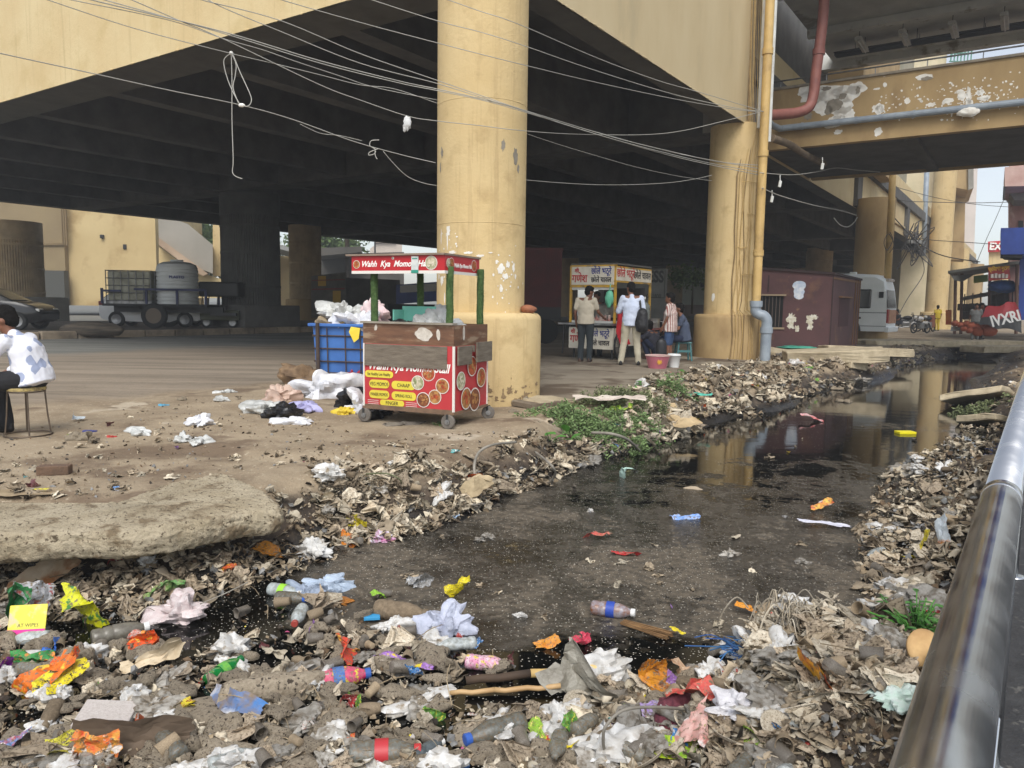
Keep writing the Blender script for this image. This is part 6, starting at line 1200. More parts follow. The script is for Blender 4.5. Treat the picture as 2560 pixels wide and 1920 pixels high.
def person(label, loc, rz, J, cl, vox=.016, skin=SKIN, hairlen=0):
    """J: joints in local space (x right, y forward, z up): head, neck, sho(l,r), elb, wri, hip, kne, ank + facing"""
    t = thing('person', label, 'person', loc, rz); q = MB(); f = J.get('face', V(0,1,0)); up = (J['head']-J['neck']).normalized()
    M_ = head(q, J['head'], f, up*.6+V(0,0,.4)); q.cap(J['neck']-V(0,0,.05), J['head']-V(0,0,.05), .055, .052, 12)
    pel, ch = J['pelvis'], J['chest']; etube(q, [pel-(ch-pel).normalized()*.1, pel, (pel+ch)/2, ch, ch+(ch-pel).normalized()*.1], [(.08,.06),(.150,.105),(.135,.095),(.150,.10),(.11,.07)]); q.cap(J['sl'], J['sr'], .055, .055, 10); q.cap(ch, J['neck']-V(0,0,.03), .1, .055, 12)
    for s_ in 'lr':
        q.cap(J['s'+s_], J['e'+s_], .047, .037, 12); q.cap(J['e'+s_], J['w'+s_], .037, .025, 12); hd = J.get('h'+s_, (J['w'+s_]-J['e'+s_])); hand(q, J['w'+s_], hd, J.get('n'+s_, V(1,0,0) if s_ == 'l' else V(-1,0,0)), 1, J.get('curl', .45), 1 if s_ == 'l' else -1)
        q.cap(J['p'+s_], J['k'+s_], .085, .052, 14); q.cap(J['k'+s_], J['a'+s_], .052, .034, 12); q.cap(J['a'+s_]-V(0,.02,.03), J['a'+s_]+J.get('f'+s_, V(0,.15,-.045)), .032, .026, 10)
    body_mesh('body', q, skin, t, vox, 0, smooth_it=2)
    q = MB(); up_ = V(M_[0][2], M_[1][2], M_[2][2]); ff = V(M_[0][1], M_[1][1], M_[2][1])
    q.ell(J['head']+up_*.045-ff*.018, (.086,.104,.098), M_, 16); q.ell(J['head']-ff*.045-up_*.01, (.075,.07,.085), M_, 14); q.ell(J['head']+up_*.10+ff*.03, (.06,.06,.035), M_, 12)
    body_mesh('hair', q, HAIR, t, .009, .02, .02, 1)
    # clothes
    q = MB(); g = cl.get('loose', .018)
    ax = (ch-pel).normalized(); hm = cl.get('hem', -.08); k_ = J.get('kshape', 0)
    etube(q, [pel+ax*(hm-.02), pel+ax*hm, pel+ax*.05, (pel+ch)/2, ch, ch+ax*.09, ch+ax*.15], [(.10,.07),(.178+g,.135+g),(.172+g,.135+g),(.160+g,.122+g),(.172+g,.118+g),(.150,.095),(.07,.055)])
    for s_ in 'lr':
        q.cap(ch+(J['neck']-ch)*.25, J['s'+s_]-V(0,0,.01), .085, .060+g*.3, 12); q.cap(J['s'+s_], J['s'+s_]*(1-cl.get('slv', .55))+J['e'+s_]*cl.get('slv', .55) if cl.get('slv', .55) <= 1 else J['e'+s_], .062+g*.3, .056+g*.3, 12)
        if cl.get('slv', .55) > 1: q.cap(J['e'+s_], J['e'+s_]*(2-cl['slv'])+J['w'+s_]*(cl['slv']-1), .056+g*.3, .042+g*.2, 12)
    q.cap(ch+(J['neck']-ch)*.4, J['neck']-(J['neck']-ch)*.1, .112, .068, 14)
    body_mesh('shirt', q, cl['shirt'], t, vox*.8, cl.get('fold', .02), cl.get('fsc', .09), 2)
    q = MB(); etube(q, [pel-V(0,0,.1), pel-V(0,0,.03), pel+V(0,0,.06), pel+V(0,0,.1)], [(.10,.08),(.163,.122),(.155,.118),(.1,.08)])
    for s_ in 'lr':
        lg = cl.get('leg', 2.0); q.cap(J['p'+s_], J['k'+s_], .103, .076, 14)
        if lg > 1: q.cap(J['k'+s_], J['k'+s_]*(2-lg)+J['a'+s_]*(lg-1), .076, .066, 12)
    body_mesh('trousers' if cl.get('leg', 2) > 1 else 'shorts', q, cl['trou'], t, vox*.8, .018, .11, 2)
    for s_ in 'lr':
        a = J['a'+s_]; fd = J.get('f'+s_, V(0,.15,-.045)); q = MB(); q.cap(a-V(0,.03,.045), a+fd, .042, .038, 12); q.cap(a-V(0,.03,.0), a-V(0,.03,.04), .04, .04, 10); o = body_mesh('shoe', q, cl['shoe'], t, .012, 0, smooth_it=1)
    return t
def stand(h=1.70, lean=0, over=None):
    k = h/1.70; J = dict(head=V(0,.02,1.60)*k, neck=V(0,-.005,1.44)*k, chest=V(0,-.01,1.24)*k, pelvis=V(0,0,.93)*k)
    for s_, x in (('l',-1),('r',1)): J.update({'s'+s_: V(x*.185,-.01,1.40)*k, 'e'+s_: V(x*.24,-.03,1.11)*k, 'w'+s_: V(x*.25,.05,.86)*k, 'p'+s_: V(x*.09,0,.88)*k, 'k'+s_: V(x*.10,.02,.48)*k, 'a'+s_: V(x*.105,-.02,.075)*k})
    J.update(over or {}); return J
SH = rgb('black_shoe', (26,24,24), .4); SAN = mat('brown_sandal', (96,70,54), (60,46,40), .7, 10)
def gpt(px, py, y): p_ = D(px, py, y); return (p_.x, p_.y, .055)
# man in cream T-shirt at the counter: seen from behind, looking right/down
person('man in a cream T-shirt and dark trousers standing at the stall counter', gpt(1462, 910, 17.1), R(-20), stand(1.66, over=dict(head=V(.05,.07,1.545), neck=V(.01,.0,1.40), face=V(.75,.75,-.35), er=V(.27,.05,1.1), wr=V(.33,.30,.98), hr=V(.15,.9,-.1), nr=V(0,0,-1), el=V(-.245,-.02,1.08), wl=V(-.24,.08,.84))),
       dict(shirt=mat('cream_cotton', (196,186,166), (184,174,154), .9, 4), trou=mat('dark_trousers', (44,52,56), (36,42,46), .85, 5), shoe=SAN, slv=.62, hem=-.06))
# man in pale blue shirt, beige trousers, backpack
Bp = gpt(1575, 917, 16.3); Bz = R(-6)
person('man in a pale blue shirt and beige trousers with a black backpack on one shoulder', Bp, Bz, stand(1.72, over=dict(head=V(-.03,.06,1.62), neck=V(-.01,.0,1.46), face=V(-.5,.8,-.1), el=V(-.27,.06,1.14), wl=V(-.22,.27,1.12), hl=V(.1,.9,.2), nl=V(0,0,1), er=V(.25,.0,1.12), wr=V(.2,.22,1.05), pl=V(-.1,0,.89), pr=V(.1,0,.89), kl=V(-.14,.04,.48), kr=V(.13,.02,.48), al=V(-.20,-.02,.075), ar=V(.17,.0,.075))),
       dict(shirt=mat('pale_blue_cotton', (204,212,228), (190,200,220), .85, 4), trou=mat('beige_trousers', (186,178,156), (172,164,142), .9, 5), shoe=SH, slv=1.7, hem=-.10, loose=.022))
bk = thing('backpack', 'black backpack slung on the right shoulder of the man in pale blue', 'backpack', (Bp[0]+.2, Bp[1]-.17, 1.0), Bz)
q = MB(); q.cap(V(0,0,-.1), V(0,0,.16), .13, .11, 16); q.ell((0,-.05,-.08), (.12,.08,.13)); q.ell((.0,0,-.17), (.13,.1,.08)); body_mesh('sack', q, mat('black_nylon', (22,22,24), (32,32,35), .6, 12), bk, .015, .02, .06)
q = MB(); q.tube(catmull([V(-.03,.02,.22), V(-.05,.08,.40), V(-.03,.16,.50), V(-.0,.30,.42), V(.0,.34,.2)], 6), [.02]*25, 8); q.tube(catmull([V(-.1,-.05,.12), V(-.14,-.02,-.05), V(-.1,-.05,-.22)], 6), .012, 6); q.build('strap', mat('black_nylon', (22,22,24), None), bk, smooth=True)
# man in striped shirt, blue shorts, facing left
def stripe():
    m = bpy.data.materials.new('striped_cotton'); m.use_nodes = True; nt = m.node_tree; N = nt.nodes; L = nt.links; b = N['Principled BSDF']; tc = N.new('ShaderNodeTexCoord'); w_ = N.new('ShaderNodeTexWave'); w_.bands_direction = 'X'; w_.inputs['Scale'].default_value = 7
    mp = N.new('ShaderNodeMapping'); mp.inputs['Scale'].default_value = (1,1,1); mp.inputs['Rotation'].default_value = (0,0,R(35)); L.new(tc.outputs['Object'], mp.inputs[0]); L.new(mp.outputs[0], w_.inputs['Vector']); r_ = N.new('ShaderNodeValToRGB'); r_.color_ramp.elements[0].position = .45; r_.color_ramp.elements[1].position = .6
    r_.color_ramp.elements[0].color = (*s2l((206,196,188)), 1); r_.color_ramp.elements[1].color = (*s2l((146,96,90)), 1); L.new(w_.outputs['Fac'], r_.inputs[0]); L.new(r_.outputs[0], b.inputs['Base Color']); b.inputs['Roughness'].default_value = .9; return m
person('man in a striped short-sleeved shirt and blue shorts standing right of the stall', gpt(1672, 893, 17.4), R(62), stand(1.52, over=dict(face=V(-.1,1,.0), el=V(-.23,.0,1.0), wl=V(-.22,.1,.79), er=V(.22,-.02,1.0), wr=V(.22,.1,.79))),
       dict(shirt=stripe(), trou=mat('denim_blue', (62,84,120), (50,70,104), .9, 6), shoe=SAN, slv=.7, hem=-.14, loose=.03, leg=1.0))
# seated man behind him
def seat(s=1.0, over=None):
    J = dict(head=V(0,.10,1.20), neck=V(0,.04,1.04), chest=V(0,.0,.84), pelvis=V(0,-.04,.54))
    for s_, x in (('l',-1),('r',1)): J.update({'s'+s_: V(x*.185,.02,.99), 'e'+s_: V(x*.25,.10,.74), 'w'+s_: V(x*.18,.33,.66), 'p'+s_: V(x*.10,.0,.52), 'k'+s_: V(x*.13,.42,.50), 'a'+s_: V(x*.13,.42,.075)})
    J.update(over or {}); return J
person('man in a slate blue shirt seated on a stool behind the striped-shirt man', gpt(1705, 893, 17.9), R(75), seat(over=dict(kl=V(-.1,.45,.5), kr=V(.1,.45,.48), al=V(-.1,.62,.08), ar=V(.1,.58,.08))), dict(shirt=mat('slate_shirt', (70,80,100), (60,68,86), .9, 5), trou=mat('navy_jeans', (34,42,66), (28,34,54), .9, 5), shoe=SAN, slv=.6))
q = MB(); q.rbox(-.17,.17,-.17,.17,.40,.44,.02); [q.tube([(x*.13,y*.13,.41),(x*.17,y*.17,0)], .022, 6) for x in (-1,1) for y in (-1,1)]; q.box(-.15,.15,-.16,-.13,.2,.25); o = q.build('plastic_stool', mat('teal_stool', (62,110,112), None, .4), None); o.location = gpt(1707, 893, 17.95); tag(o, 'teal plastic stool under the man in the slate blue shirt', 'stool')
person('stall vendor in dark clothes half hidden behind the stall counter', on_stall(T_R, 1.0, 1.0, -.05), R(150), stand(1.62), dict(shirt=mat('dim_shirt', (66,56,54), None, .9), trou=mat('dark_trousers', (44,52,56), None), shoe=SAN))
person('squatting man in dark clothes between the stall wheel and the tub', gpt(1640, 893, 18.2), R(40), seat(over=dict(head=V(0,.25,.78), neck=V(0,.18,.64), chest=V(0,.08,.48), pelvis=V(0,-.1,.28), sl=V(-.18,.12,.6), sr=V(.18,.12,.6), el=V(-.24,.3,.42), er=V(.24,.3,.42), wl=V(-.1,.45,.34), wr=V(.1,.45,.34), pl=V(-.1,-.05,.28), pr=V(.1,-.05,.28), kl=V(-.16,.3,.5), kr=V(.16,.3,.5), al=V(-.13,.12,.075), ar=V(.13,.12,.075))),
       dict(shirt=mat('dim_shirt2', (50,50,60), None, .9), trou=mat('navy_jeans', (34,42,66), None), shoe=SAN))
q = MB(); q.cap(V(0,0,.04), V(0,0,.36), .11, .1, 12); o = q.build('black_jerrycan', rgb('black_can', (22,22,26), .5), None, smooth=True); o.location = gpt(1652, 893, 16.9); o.scale = (1.2,.7,1.2); tag(o, 'upright black bag behind the pink tub', 'bag')
# seated man at the left edge, on a wire stool
SP = G(71, 1088, 0); SPz = zh(SP.x, SP.y); LOCM = (SP.x+.05, SP.y+.02, SPz)
st_ = thing('wire_stool', 'round wire stool with a yellow woven seat under the seated man at left', 'stool', (SP.x, SP.y, SPz))
q = MB(); q.lathe([(.165,.435),(.17,.445),(.168,.462),(.15,.468),(.0,.47)], 28); q.build('seat', mat('woven_yellow', (196,176,112), (120,104,76), .8, 30), st_, auto=40)
q = MB(); WR = mat('wire_metal', (112,98,84), (84,74,64), .45, 8, metal=.6)
for a in (35,125,215,305): q.tube([(.15*math.cos(R(a)), .15*math.sin(R(a)), .44), (.165*math.cos(R(a)), .165*math.sin(R(a)), .2), (.185*math.cos(R(a)), .185*math.sin(R(a)), .02)], .0075, 7)
q.build('legs', WR, st_); q = MB(); q.tube([(.20*math.cos(R(a)), .20*math.sin(R(a)), .012) for a in range(0,361,10)], .0075, 7); q.build('foot_ring', WR, st_, smooth=True)
q = MB(); q.tube([(.155*math.cos(R(a)), .155*math.sin(R(a)), .425) for a in range(0,361,10)], .007, 6); q.build('seat_ring', WR, st_, smooth=True)
def shirt_print():
    m = mat('printed_shirt', (222,224,232), (210,214,226), .85, 3); nt = m.node_tree; N = nt.nodes; L = nt.links; b = N['Principled BSDF']; tc = N.new('ShaderNodeTexCoord'); v = N.new('ShaderNodeTexVoronoi'); v.inputs['Scale'].default_value = 9; v.inputs['Randomness'].default_value = 1; L.new(tc.outputs['Object'], v.inputs['Vector'])
    n = N.new('ShaderNodeTexNoise'); n.inputs['Scale'].default_value = 20; L.new(tc.outputs['Object'], n.inputs['Vector']); a = N.new('ShaderNodeMath'); a.operation = 'ADD'; mm = N.new('ShaderNodeMath'); mm.operation = 'MULTIPLY'; mm.inputs[1].default_value = .35; L.new(n.outputs['Fac'], mm.inputs[0]); L.new(mm.outputs[0], a.inputs[0]); L.new(v.outputs['Distance'], a.inputs[1])
    c = N.new('ShaderNodeSeparateColor'); L.new(v.outputs['Color'], c.inputs[0]); g = N.new('ShaderNodeMath'); g.operation = 'GREATER_THAN'; g.inputs[1].default_value = .28; L.new(c.outputs[0], g.inputs[0]); lt_ = N.new('ShaderNodeMapRange'); lt_.inputs['From Min'].default_value = .66; lt_.inputs['From Max'].default_value = .60; L.new(a.outputs[0], lt_.inputs['Value'])
    m2 = N.new('ShaderNodeMath'); m2.operation = 'MULTIPLY'; L.new(lt_.outputs[0], m2.inputs[0]); L.new(g.outputs[0], m2.inputs[1]); x = N.new('ShaderNodeMix'); x.data_type = 'RGBA'; L.new(m2.outputs[0], x.inputs['Factor']); x.inputs[6].default_value = (*s2l((222,224,232)),1); x.inputs[7].default_value = (*s2l((150,160,186)),1); L.new(x.outputs[2], b.inputs['Base Color']); return m
# faces left, bent forward, elbows on thighs
person('man in a white blue-printed shirt hunched on a wire stool at the left edge', LOCM, R(90), dict(head=V(0,.22,1.09), neck=V(0,.15,.96), chest=V(0,.05,.81), pelvis=V(0,-.02,.56), face=V(0,1,-.55),
    sl=V(-.19,.13,.90), sr=V(.19,.13,.90), el=V(-.24,.30,.66), er=V(.24,.24,.64), wl=V(-.12,.50,.58), wr=V(.14,.47,.52), hr=V(-.2,.6,-.5), nr=V(-1,0,0), pl=V(-.10,.02,.54), pr=V(.10,.02,.54), kl=V(-.16,.44,.50), kr=V(.16,.44,.50), al=V(-.14,.36,.08), ar=V(.14,.36,.08)),
    dict(shirt=shirt_print(), trou=mat('black_trousers', (20,20,24), (28,28,32), .85, 5), shoe=SH, slv=1.35, hem=-.07, loose=.022, fold=.028, fsc=.15), vox=.011)
# far people
for px, py, y, rz_, lb, c_ in ((2247,790,46,90,'dark-clothed person seated beside the parked motorcycles',(40,42,50)),(2440,795,34.5,150,'person in a grey top standing inside the market shed',(120,122,120)),(2452,798,35,200,'person in black standing behind the grey-topped one in the shed',(30,30,34)),(2342,815,50,0,'distant person in a yellow wrap walking beyond the tall column',(206,180,50))):
    p_ = D(px, py, y); person(lb, (p_.x, p_.y, zh(p_.x, p_.y)), R(rz_), seat() if 'seated' in lb else stand(1.62), dict(shirt=mat('far_cloth%d' % px, c_, None, .9), trou=mat('far_cloth%d' % px, c_, None), shoe=SH), vox=.03)
# ------------------------------------------------------------------ steel railing beside the camera
rl0 = D(2355, 1915, .42); rl1 = D(2519, 1141, 1.19)
rd = (rl1-rl0); rd.z = 0; rd.normalize(); rz_ = rl0.z
ra = thing('railing', 'polished stainless steel tube railing in the right foreground', 'railing', (rl0.x, rl0.y, 0))
CHR = bpy.data.materials.new('stainless_steel'); CHR.use_nodes = True
def _chr():
    nt = CHR.node_tree; N = nt.nodes; L = nt.links; b = N['Principled BSDF']; b.inputs['Metallic'].default_value = 1; b.inputs['Base Color'].default_value = (.68,.69,.70,1)
    tc = N.new('ShaderNodeTexCoord'); n = N.new('ShaderNodeTexNoise'); n.inputs['Scale'].default_value = 14; n.inputs['Detail'].default_value = 6; L.new(tc.outputs['Object'], n.inputs['Vector'])
    r = N.new('ShaderNodeMapRange'); r.inputs['From Min'].default_value = .35; r.inputs['From Max'].default_value = .7; r.inputs['To Min'].default_value = .14; r.inputs['To Max'].default_value = .32; L.new(n.outputs['Fac'], r.inputs['Value']); L.new(r.outputs[0], b.inputs['Roughness'])
    bp = N.new('ShaderNodeBump'); bp.inputs['Strength'].default_value = .12; bp.inputs['Distance'].default_value = .004; L.new(n.outputs['Fac'], bp.inputs['Height']); L.new(bp.outputs[0], b.inputs['Normal'])
_chr()
def rp(t, z=0, s=0): return Vector((rd.x*t+rd.y*s, rd.y*t-rd.x*s, z))
q = MB(); q.tube([rp(-1.2, rz_), rp(.78, rz_)], .0246, 48); q.tube([rp(.781, rz_+.0), rp(14, rz_+.02)], .0232, 48)
q.tube([rp(.755, rz_), rp(.762, rz_), rp(.768, rz_), rp(.785, rz_), rp(.790, rz_)], [.0246,.0254,.0258,.0258,.0234], 48); q.build('handrail', CHR, ra, smooth=True)
for z in (.74, .46, .18): q = MB(); q.tube([rp(-1.2, z), rp(14, z)], .0125, 20); q.build('lower_rail', CHR, ra, smooth=True)
for t in (1.95, 3.9, 5.9, 8, 10): q = MB(); q.tube([rp(t, 0.0), rp(t, rz_-.01)], .02, 20); q.lathe([(.05,0),(.05,.008)], 20, Matrix.Translation(rp(t, .012))); q.build('rail_post', CHR, ra, smooth=True)
# ------------------------------------------------------------------ big overhanging slab at the left
def slab():
    zt_ = .03; P = [G(x, y, zt_) for x, y in ((-260,1262),(0,1260),(130,1261),(281,1252),(376,1220),(440,1203),(521,1186),(564,1184),(610,1200),(660,1222),(694,1246),(704,1262))]
    Fb = [G(x, y, zt_) for x, y in ((692,1270),(640,1276),(560,1290),(470,1306),(350,1324),(200,1332),(80,1335),(0,1337),(-260,1348))]
    poly = P+Fb; pts = catmull(poly+[poly[0]], 5)[:-1]; c = sum(pts, Vector())/len(pts); n = len(pts); rings = []
    th = .17
    def ring(sc, z, dn=0):
        out = []
        for i, p in enumerate(pts):
            d_ = (p-c); q_ = c+d_*1; nn = Vector((d_.x, d_.y, 0)).normalized(); q_ = q_-nn*sc; k = (noise.noise(q_*9)*.02+noise.noise(q_*26+Vector((0,0,z*30)))*.014+noise.noise(q_*4)*.02)*(1 if z < -.01 else .4); out.append(Vector((q_.x+nn.x*k, q_.y+nn.y*k, z+noise.noise(q_*7+Vector((z*9,0,0)))*.008)))
        return out
    prof = [(.0,-th*.35),(-.004,-th*.6),(.02,-th*.85),(.06,-th),(.2,-th-.01)]
    top = [(.004,-.05),(.014,-.02),(.032,-.005),(.07,.001),(.16,.004),(.30,.006)]
    q = MB(); q.smooth = True
    allr = [ring(s_, zt_+z) for s_, z in ([(.3,-th-.01),(.06,-th),(.02,-th*.88),(.0,-th*.6),(.0,-th*.35)]+top)]
    vs = [p for r_ in allr for p in r_]; fs = []
    for k in range(len(allr)-1):
        for i in range(n): fs.append((k*n+i, k*n+(i+1)%n, (k+1)*n+(i+1)%n, (k+1)*n+i))
    m = len(allr); fs.append(tuple((m-1)*n+i for i in range(n))); fs.append(tuple(range(n))[::-1]); q.add([p-Vector((c.x,c.y,0)) for p in vs], fs)
    o = q.build('concrete_slab', mat('slab_concrete', (186,173,148), (160,146,120), .95, 3, 1.0, 60, c3=(126,110,86), s3=7, t3=(.54,.64), spots=(96,84,66), sp_t=(.58,.66), sp_s=38), None, smooth=True)
    o.location = (c.x, c.y, 0); sb = o.modifiers.new('s', 'SUBSURF'); sb.levels = sb.render_levels = 2; sb.subdivision_type = 'SIMPLE'; tx = bpy.data.textures.new('slabn', 'CLOUDS'); tx.noise_scale = .035; tx.noise_depth = 4; d_ = o.modifiers.new('d', 'DISPLACE'); d_.texture = tx; d_.strength = .03; d_.mid_level = .5
    return tag(o, 'long thick broken concrete slab overhanging the left bank', 'concrete slab')
slab()
# ------------------------------------------------------------------ litter
def folded(w, h, n, folds, seed, crush=.0):
    """thin sheet folded about random lines"""
    rr = random.Random(seed); X = np.linspace(-w/2, w/2, n+1); Y = np.linspace(-h/2, h/2, n+1); P = np.array([[x, y, 0.] for y in Y for x in X]); P[:,:2] += np.array([[rr.uniform(-1,1), rr.uniform(-1,1)] for _ in P])*w/n*.28
    for _ in range(folds):
        a = rr.uniform(0, 6.283); d = np.array([math.cos(a), math.sin(a), rr.uniform(-.3,.3)]); d /= np.linalg.norm(d); c = np.array([rr.uniform(-.3,.3)*w, rr.uniform(-.3,.3)*h, 0]); nn = np.cross(d, [0,0,1]); nn /= np.linalg.norm(nn)
        s_ = (P-c) @ nn; ang = rr.choice((-1,1))*rr.uniform(.3, 1.9); m_ = s_ > 0; q_ = P[m_]-c; ca, sa = math.cos(ang), math.sin(ang); P[m_] = c+q_*ca+np.cross(np.tile(d, (len(q_),1)), q_)*sa+np.outer(q_ @ d, d)*(1-ca)
    if crush:
        off = rr.uniform(0, 99)
        for i in range(len(P)):
            v_ = Vector(P[i]/max(w,h)*4)+Vector((off,0,0)); P[i] += np.array(noise.noise_vector(v_))*crush*w+np.array(noise.noise_vector(v_*2.3))*crush*w*.45
    P -= P.mean(0); P[:,2] -= np.percentile(P[:,2], 18)
    fs = [(j*(n+1)+i, j*(n+1)+i+1, (j+1)*(n+1)+i+1, (j+1)*(n+1)+i) for j in range(n) for i in range(n)]; return P, fs
def lump(r, n, seed, amp=.3, fr=1.5, ridge=.3, flat=.5):
    off = Vector((seed*7.7, seed*3.3, 1)); q = MB(); L0 = max(r); ck = crease(seed, 1.0)
    def f(p):
        u = p/L0; k = noise.noise(u*fr+off)*amp*1.2+ck(u)*ridge*1.5; v = p*(1+k); v.z = max(v.z, -r[2]*flat); return v
    q.ell((0,0,r[2]*.3), r, n=n, fn=f); return q
# materials
DUST = mat('dusty_paper', (178,162,140), (146,131,110), .95, 7, .4, 40, rnd=.32, c3=(84,70,56), s3=14, t3=(.52,.64), spots=(170,156,134), sp_s=50)
PALEP = mat('pale_dusty_paper', (208,198,178), (176,162,140), .9, 7, .4, 40, rnd=.28, c3=(100,86,68), s3=16, t3=(.54,.66))
MUDL = mat('mud_coated', (182,168,146), (150,136,116), .95, 9, .8, 50, rnd=.22, c3=(70,60,50), s3=7, t3=(.56,.62), spots=(70,60,50), sp_s=70, sp_t=(.63,.68))
GREYB = mat('grey_film', (168,164,156), (126,120,110), .35, 3, .3, 12, rnd=.3, c3=(104,94,80), s3=2.5, t3=(.5,.62))
WHTF = mat('white_film', (214,214,212), (186,182,174), .4, 3, .3, 12, rnd=.14, c3=(150,136,116), s3=2.5, t3=(.54,.66))
CUPG = mat('grey_cup', (128,122,112), (98,90,80), .45, 12, .2, 60, rnd=.25, c3=(74,64,54), s3=14)
CUPP = mat('paper_cup', (158,140,114), (130,114,92), .8, 8, .2, 50, rnd=.25)
BOTG = mat('dirty_bottle', (120,122,116), (92,88,78), .25, 8, .2, 30, rnd=.25, c3=(112,98,78), s3=12, t3=(.48,.6))
def foil(name, c1, c2, c3=None, s=9): return mat(name, c1, c2, .35, s, .4, 40, c3=c3, s3=s*.7, t3=(.56,.6), spots=(122,108,88), sp_s=s*2.2, sp_t=(.55,.63))
WRAP = [foil('wrap_yellow', (220,204,40), (196,176,50), (150,60,30)), foil('wrap_orange', (214,92,36), (190,70,30), (230,180,50)), foil('wrap_red', (178,40,44), (150,34,40), (220,210,200)), foil('wrap_blue', (40,96,170), (60,140,190), (220,220,220)),
        foil('wrap_green', (60,130,60), (120,170,60), (220,220,80)), foil('wrap_pink', (206,80,120), (190,110,140), (230,220,220)), foil('wrap_purple', (120,70,150), (150,110,170), (220,210,220)), foil('wrap_silver', (176,178,180), (130,126,120), (90,78,64)),
        foil('wrap_lime', (150,190,60), (130,170,50), (230,220,120)), foil('wrap_teal', (60,150,150), (90,170,170), (220,220,220)), foil('wrap_maroon', (90,40,50), (110,50,56), (140,120,110)), foil('wrap_white', (210,206,200), (180,172,160), (170,60,50))]
def sheet_me(name, w, h, n, folds, seed, crush, m):
    P, fs = folded(w, h, n, folds, seed, crush); me_ = bpy.data.meshes.new(name); me_.from_pydata([tuple(p) for p in P], [], fs); me_.materials.append(m); return me_
SC = [sheet_me('scrap', 1, rr_, 10, fo+4, sd, cr, DUST) for rr_, fo, sd, cr in ((.8,4,1,.10),(.6,5,2,.12),(1,5,3,.12),(.5,3,4,.08),(.9,6,5,.14),(.7,4,6,.14),(1.1,7,7,.12),(.4,3,8,.1),(.8,6,9,.16),(.6,3,10,.12),(.9,7,11,.14),(.55,5,12,.1),(.75,8,13,.16),(1,2,14,.08))]
SCP = []
for s_ in SC: c_ = s_.copy(); c_.materials.clear(); c_.materials.append(PALEP); SCP.append(c_)
LU = [lump((1,r1,r2), 26, sd, am, 1.5, rg, .4).build('lump', MUDL, None, auto=38) for r1, r2, sd, am, rg in ((.7,.5,1,.25,.25),(.55,.42,2,.3,.3),(.8,.5,3,.2,.35),(.5,.4,4,.35,.3),(.62,.55,5,.25,.4),(.45,.34,6,.28,.2),(.7,.35,7,.35,.4),(.9,.6,8,.2,.3))]
LU = [(o.data, bpy.data.objects.remove(o))[0] for o in LU]
def relabel(me_, m): c_ = me_.copy(); c_.materials.clear(); c_.materials.append(m); return c_
def bagmesh(m, seed):
    q = MB(); ck = crease(seed, 1.0, 1.4, 8, 13); off = Vector((seed*3.1, 0, seed*.9))
    def f(v): u = v*1.1; return Vector((v.x, v.y, max(v.z, -.45)))*(1+.7*noise.noise(u*1.2+off)+.7*ck(u))
    q.ell((0,0,.2), (1,.68,.42), n=34, fn=f); o = q.build('bag', m, None, auto=30); me_ = o.data; bpy.data.objects.remove(o); return me_
BG = [bagmesh(GREYB, 60+i) for i in range(4)]+[bagmesh(WHTF, 70+i) for i in range(4)]
def cupmesh(m, dent, seed):
    q = MB(); n = 22; prof = [(.0,.0),(.62,.0),(.66,.03),(.74,.9),(.82,1.75),(.9,2.35),(.95,2.4),(.9,2.44),(.84,2.36),(.74,1.7),(.62,.1),(.0,.08)]; q.lathe(prof, n, cap=False); off = seed*5.1; vs = []
    for v in q.v:
        p = Vector(v); k = noise.noise(Vector((p.x*.8+off, p.y*.8, p.z*.6))); sq = dent*max(0, k+.2); p.x *= 1-sq*1.3; p += Vector(noise.noise_vector(p*1.2+Vector((off,0,0))))*dent*.25; vs.append((p.z-1.2, p.x, p.y+.7))
    q.v = vs; o = q.build('cup', m, None, smooth=True); me_ = o.data; bpy.data.objects.remove(o); return me_
CU = [cupmesh(CUPG, .0, 0), cupmesh(CUPP, .1, 1), cupmesh(CUPG, .35, 2), cupmesh(CUPP, .6, 3), cupmesh(CUPG, .8, 4)]
def botmesh(m, dent, seed):
    q = MB(); n = 22; prof = [(0,0),(.28,.0),(.33,.06),(.34,.3),(.31,.36),(.34,.42),(.34,.62),(.32,.66),(.34,.70),(.34,1.05),(.33,1.2),(.26,1.45),(.16,1.66),(.13,1.72),(.13,1.86),(0,1.87)]; q.lathe(prof, n, cap=False); off = seed*3.7; vs = []
    for v in q.v: p = Vector(v); k = noise.noise(Vector((p.x*2+off, p.y*2, p.z*2))); p.x *= 1-dent*max(0, k+.3)*1.5; vs.append((p.z-.9, p.y, p.x+.28))
    q.v = vs; o = q.build('bottle', m, None, smooth=True); me_ = o.data; bpy.data.objects.remove(o)
    q = MB(); q.lathe([(.15,1.74),(.16,1.76),(.16,1.9),(.12,1.92)], 16, TR(-.9,0,.28,ry=R(90))); q.v = [(v[0], v[1], v[2]) for v in q.v]; return me_
BO = [botmesh(BOTG, .0, 0), botmesh(mat('clear_bottle', (170,176,176), (130,132,126), .15, 6, .15, 20, rnd=.2), .3, 1), botmesh(BOTG, .5, 2), botmesh(mat('mud_bottle', (132,116,94), (104,90,72), .9, 8, .5, 40, rnd=.2), .25, 3)]
capq = MB(); capq.lathe([(.0,0),(.16,0),(.17,.02),(.17,.17),(.14,.19),(.0,.19)], 16, cap=False); capq.v = [(v[2]+.80, v[1], v[0]+.28) for v in capq.v]; _o = capq.build('bottle_cap', rgb('cap_blue', (50,90,170), .4), None); CAPM = _o.data; bpy.data.objects.remove(_o)
CAPS = [CAPM]+[relabel(CAPM, rgb('cap_%s' % n_, c_, .5)) for n_, c_ in (('pale', (190,186,176)), ('mud', (120,106,86)), ('redd', (150,60,50)), ('greend', (60,100,60)))]
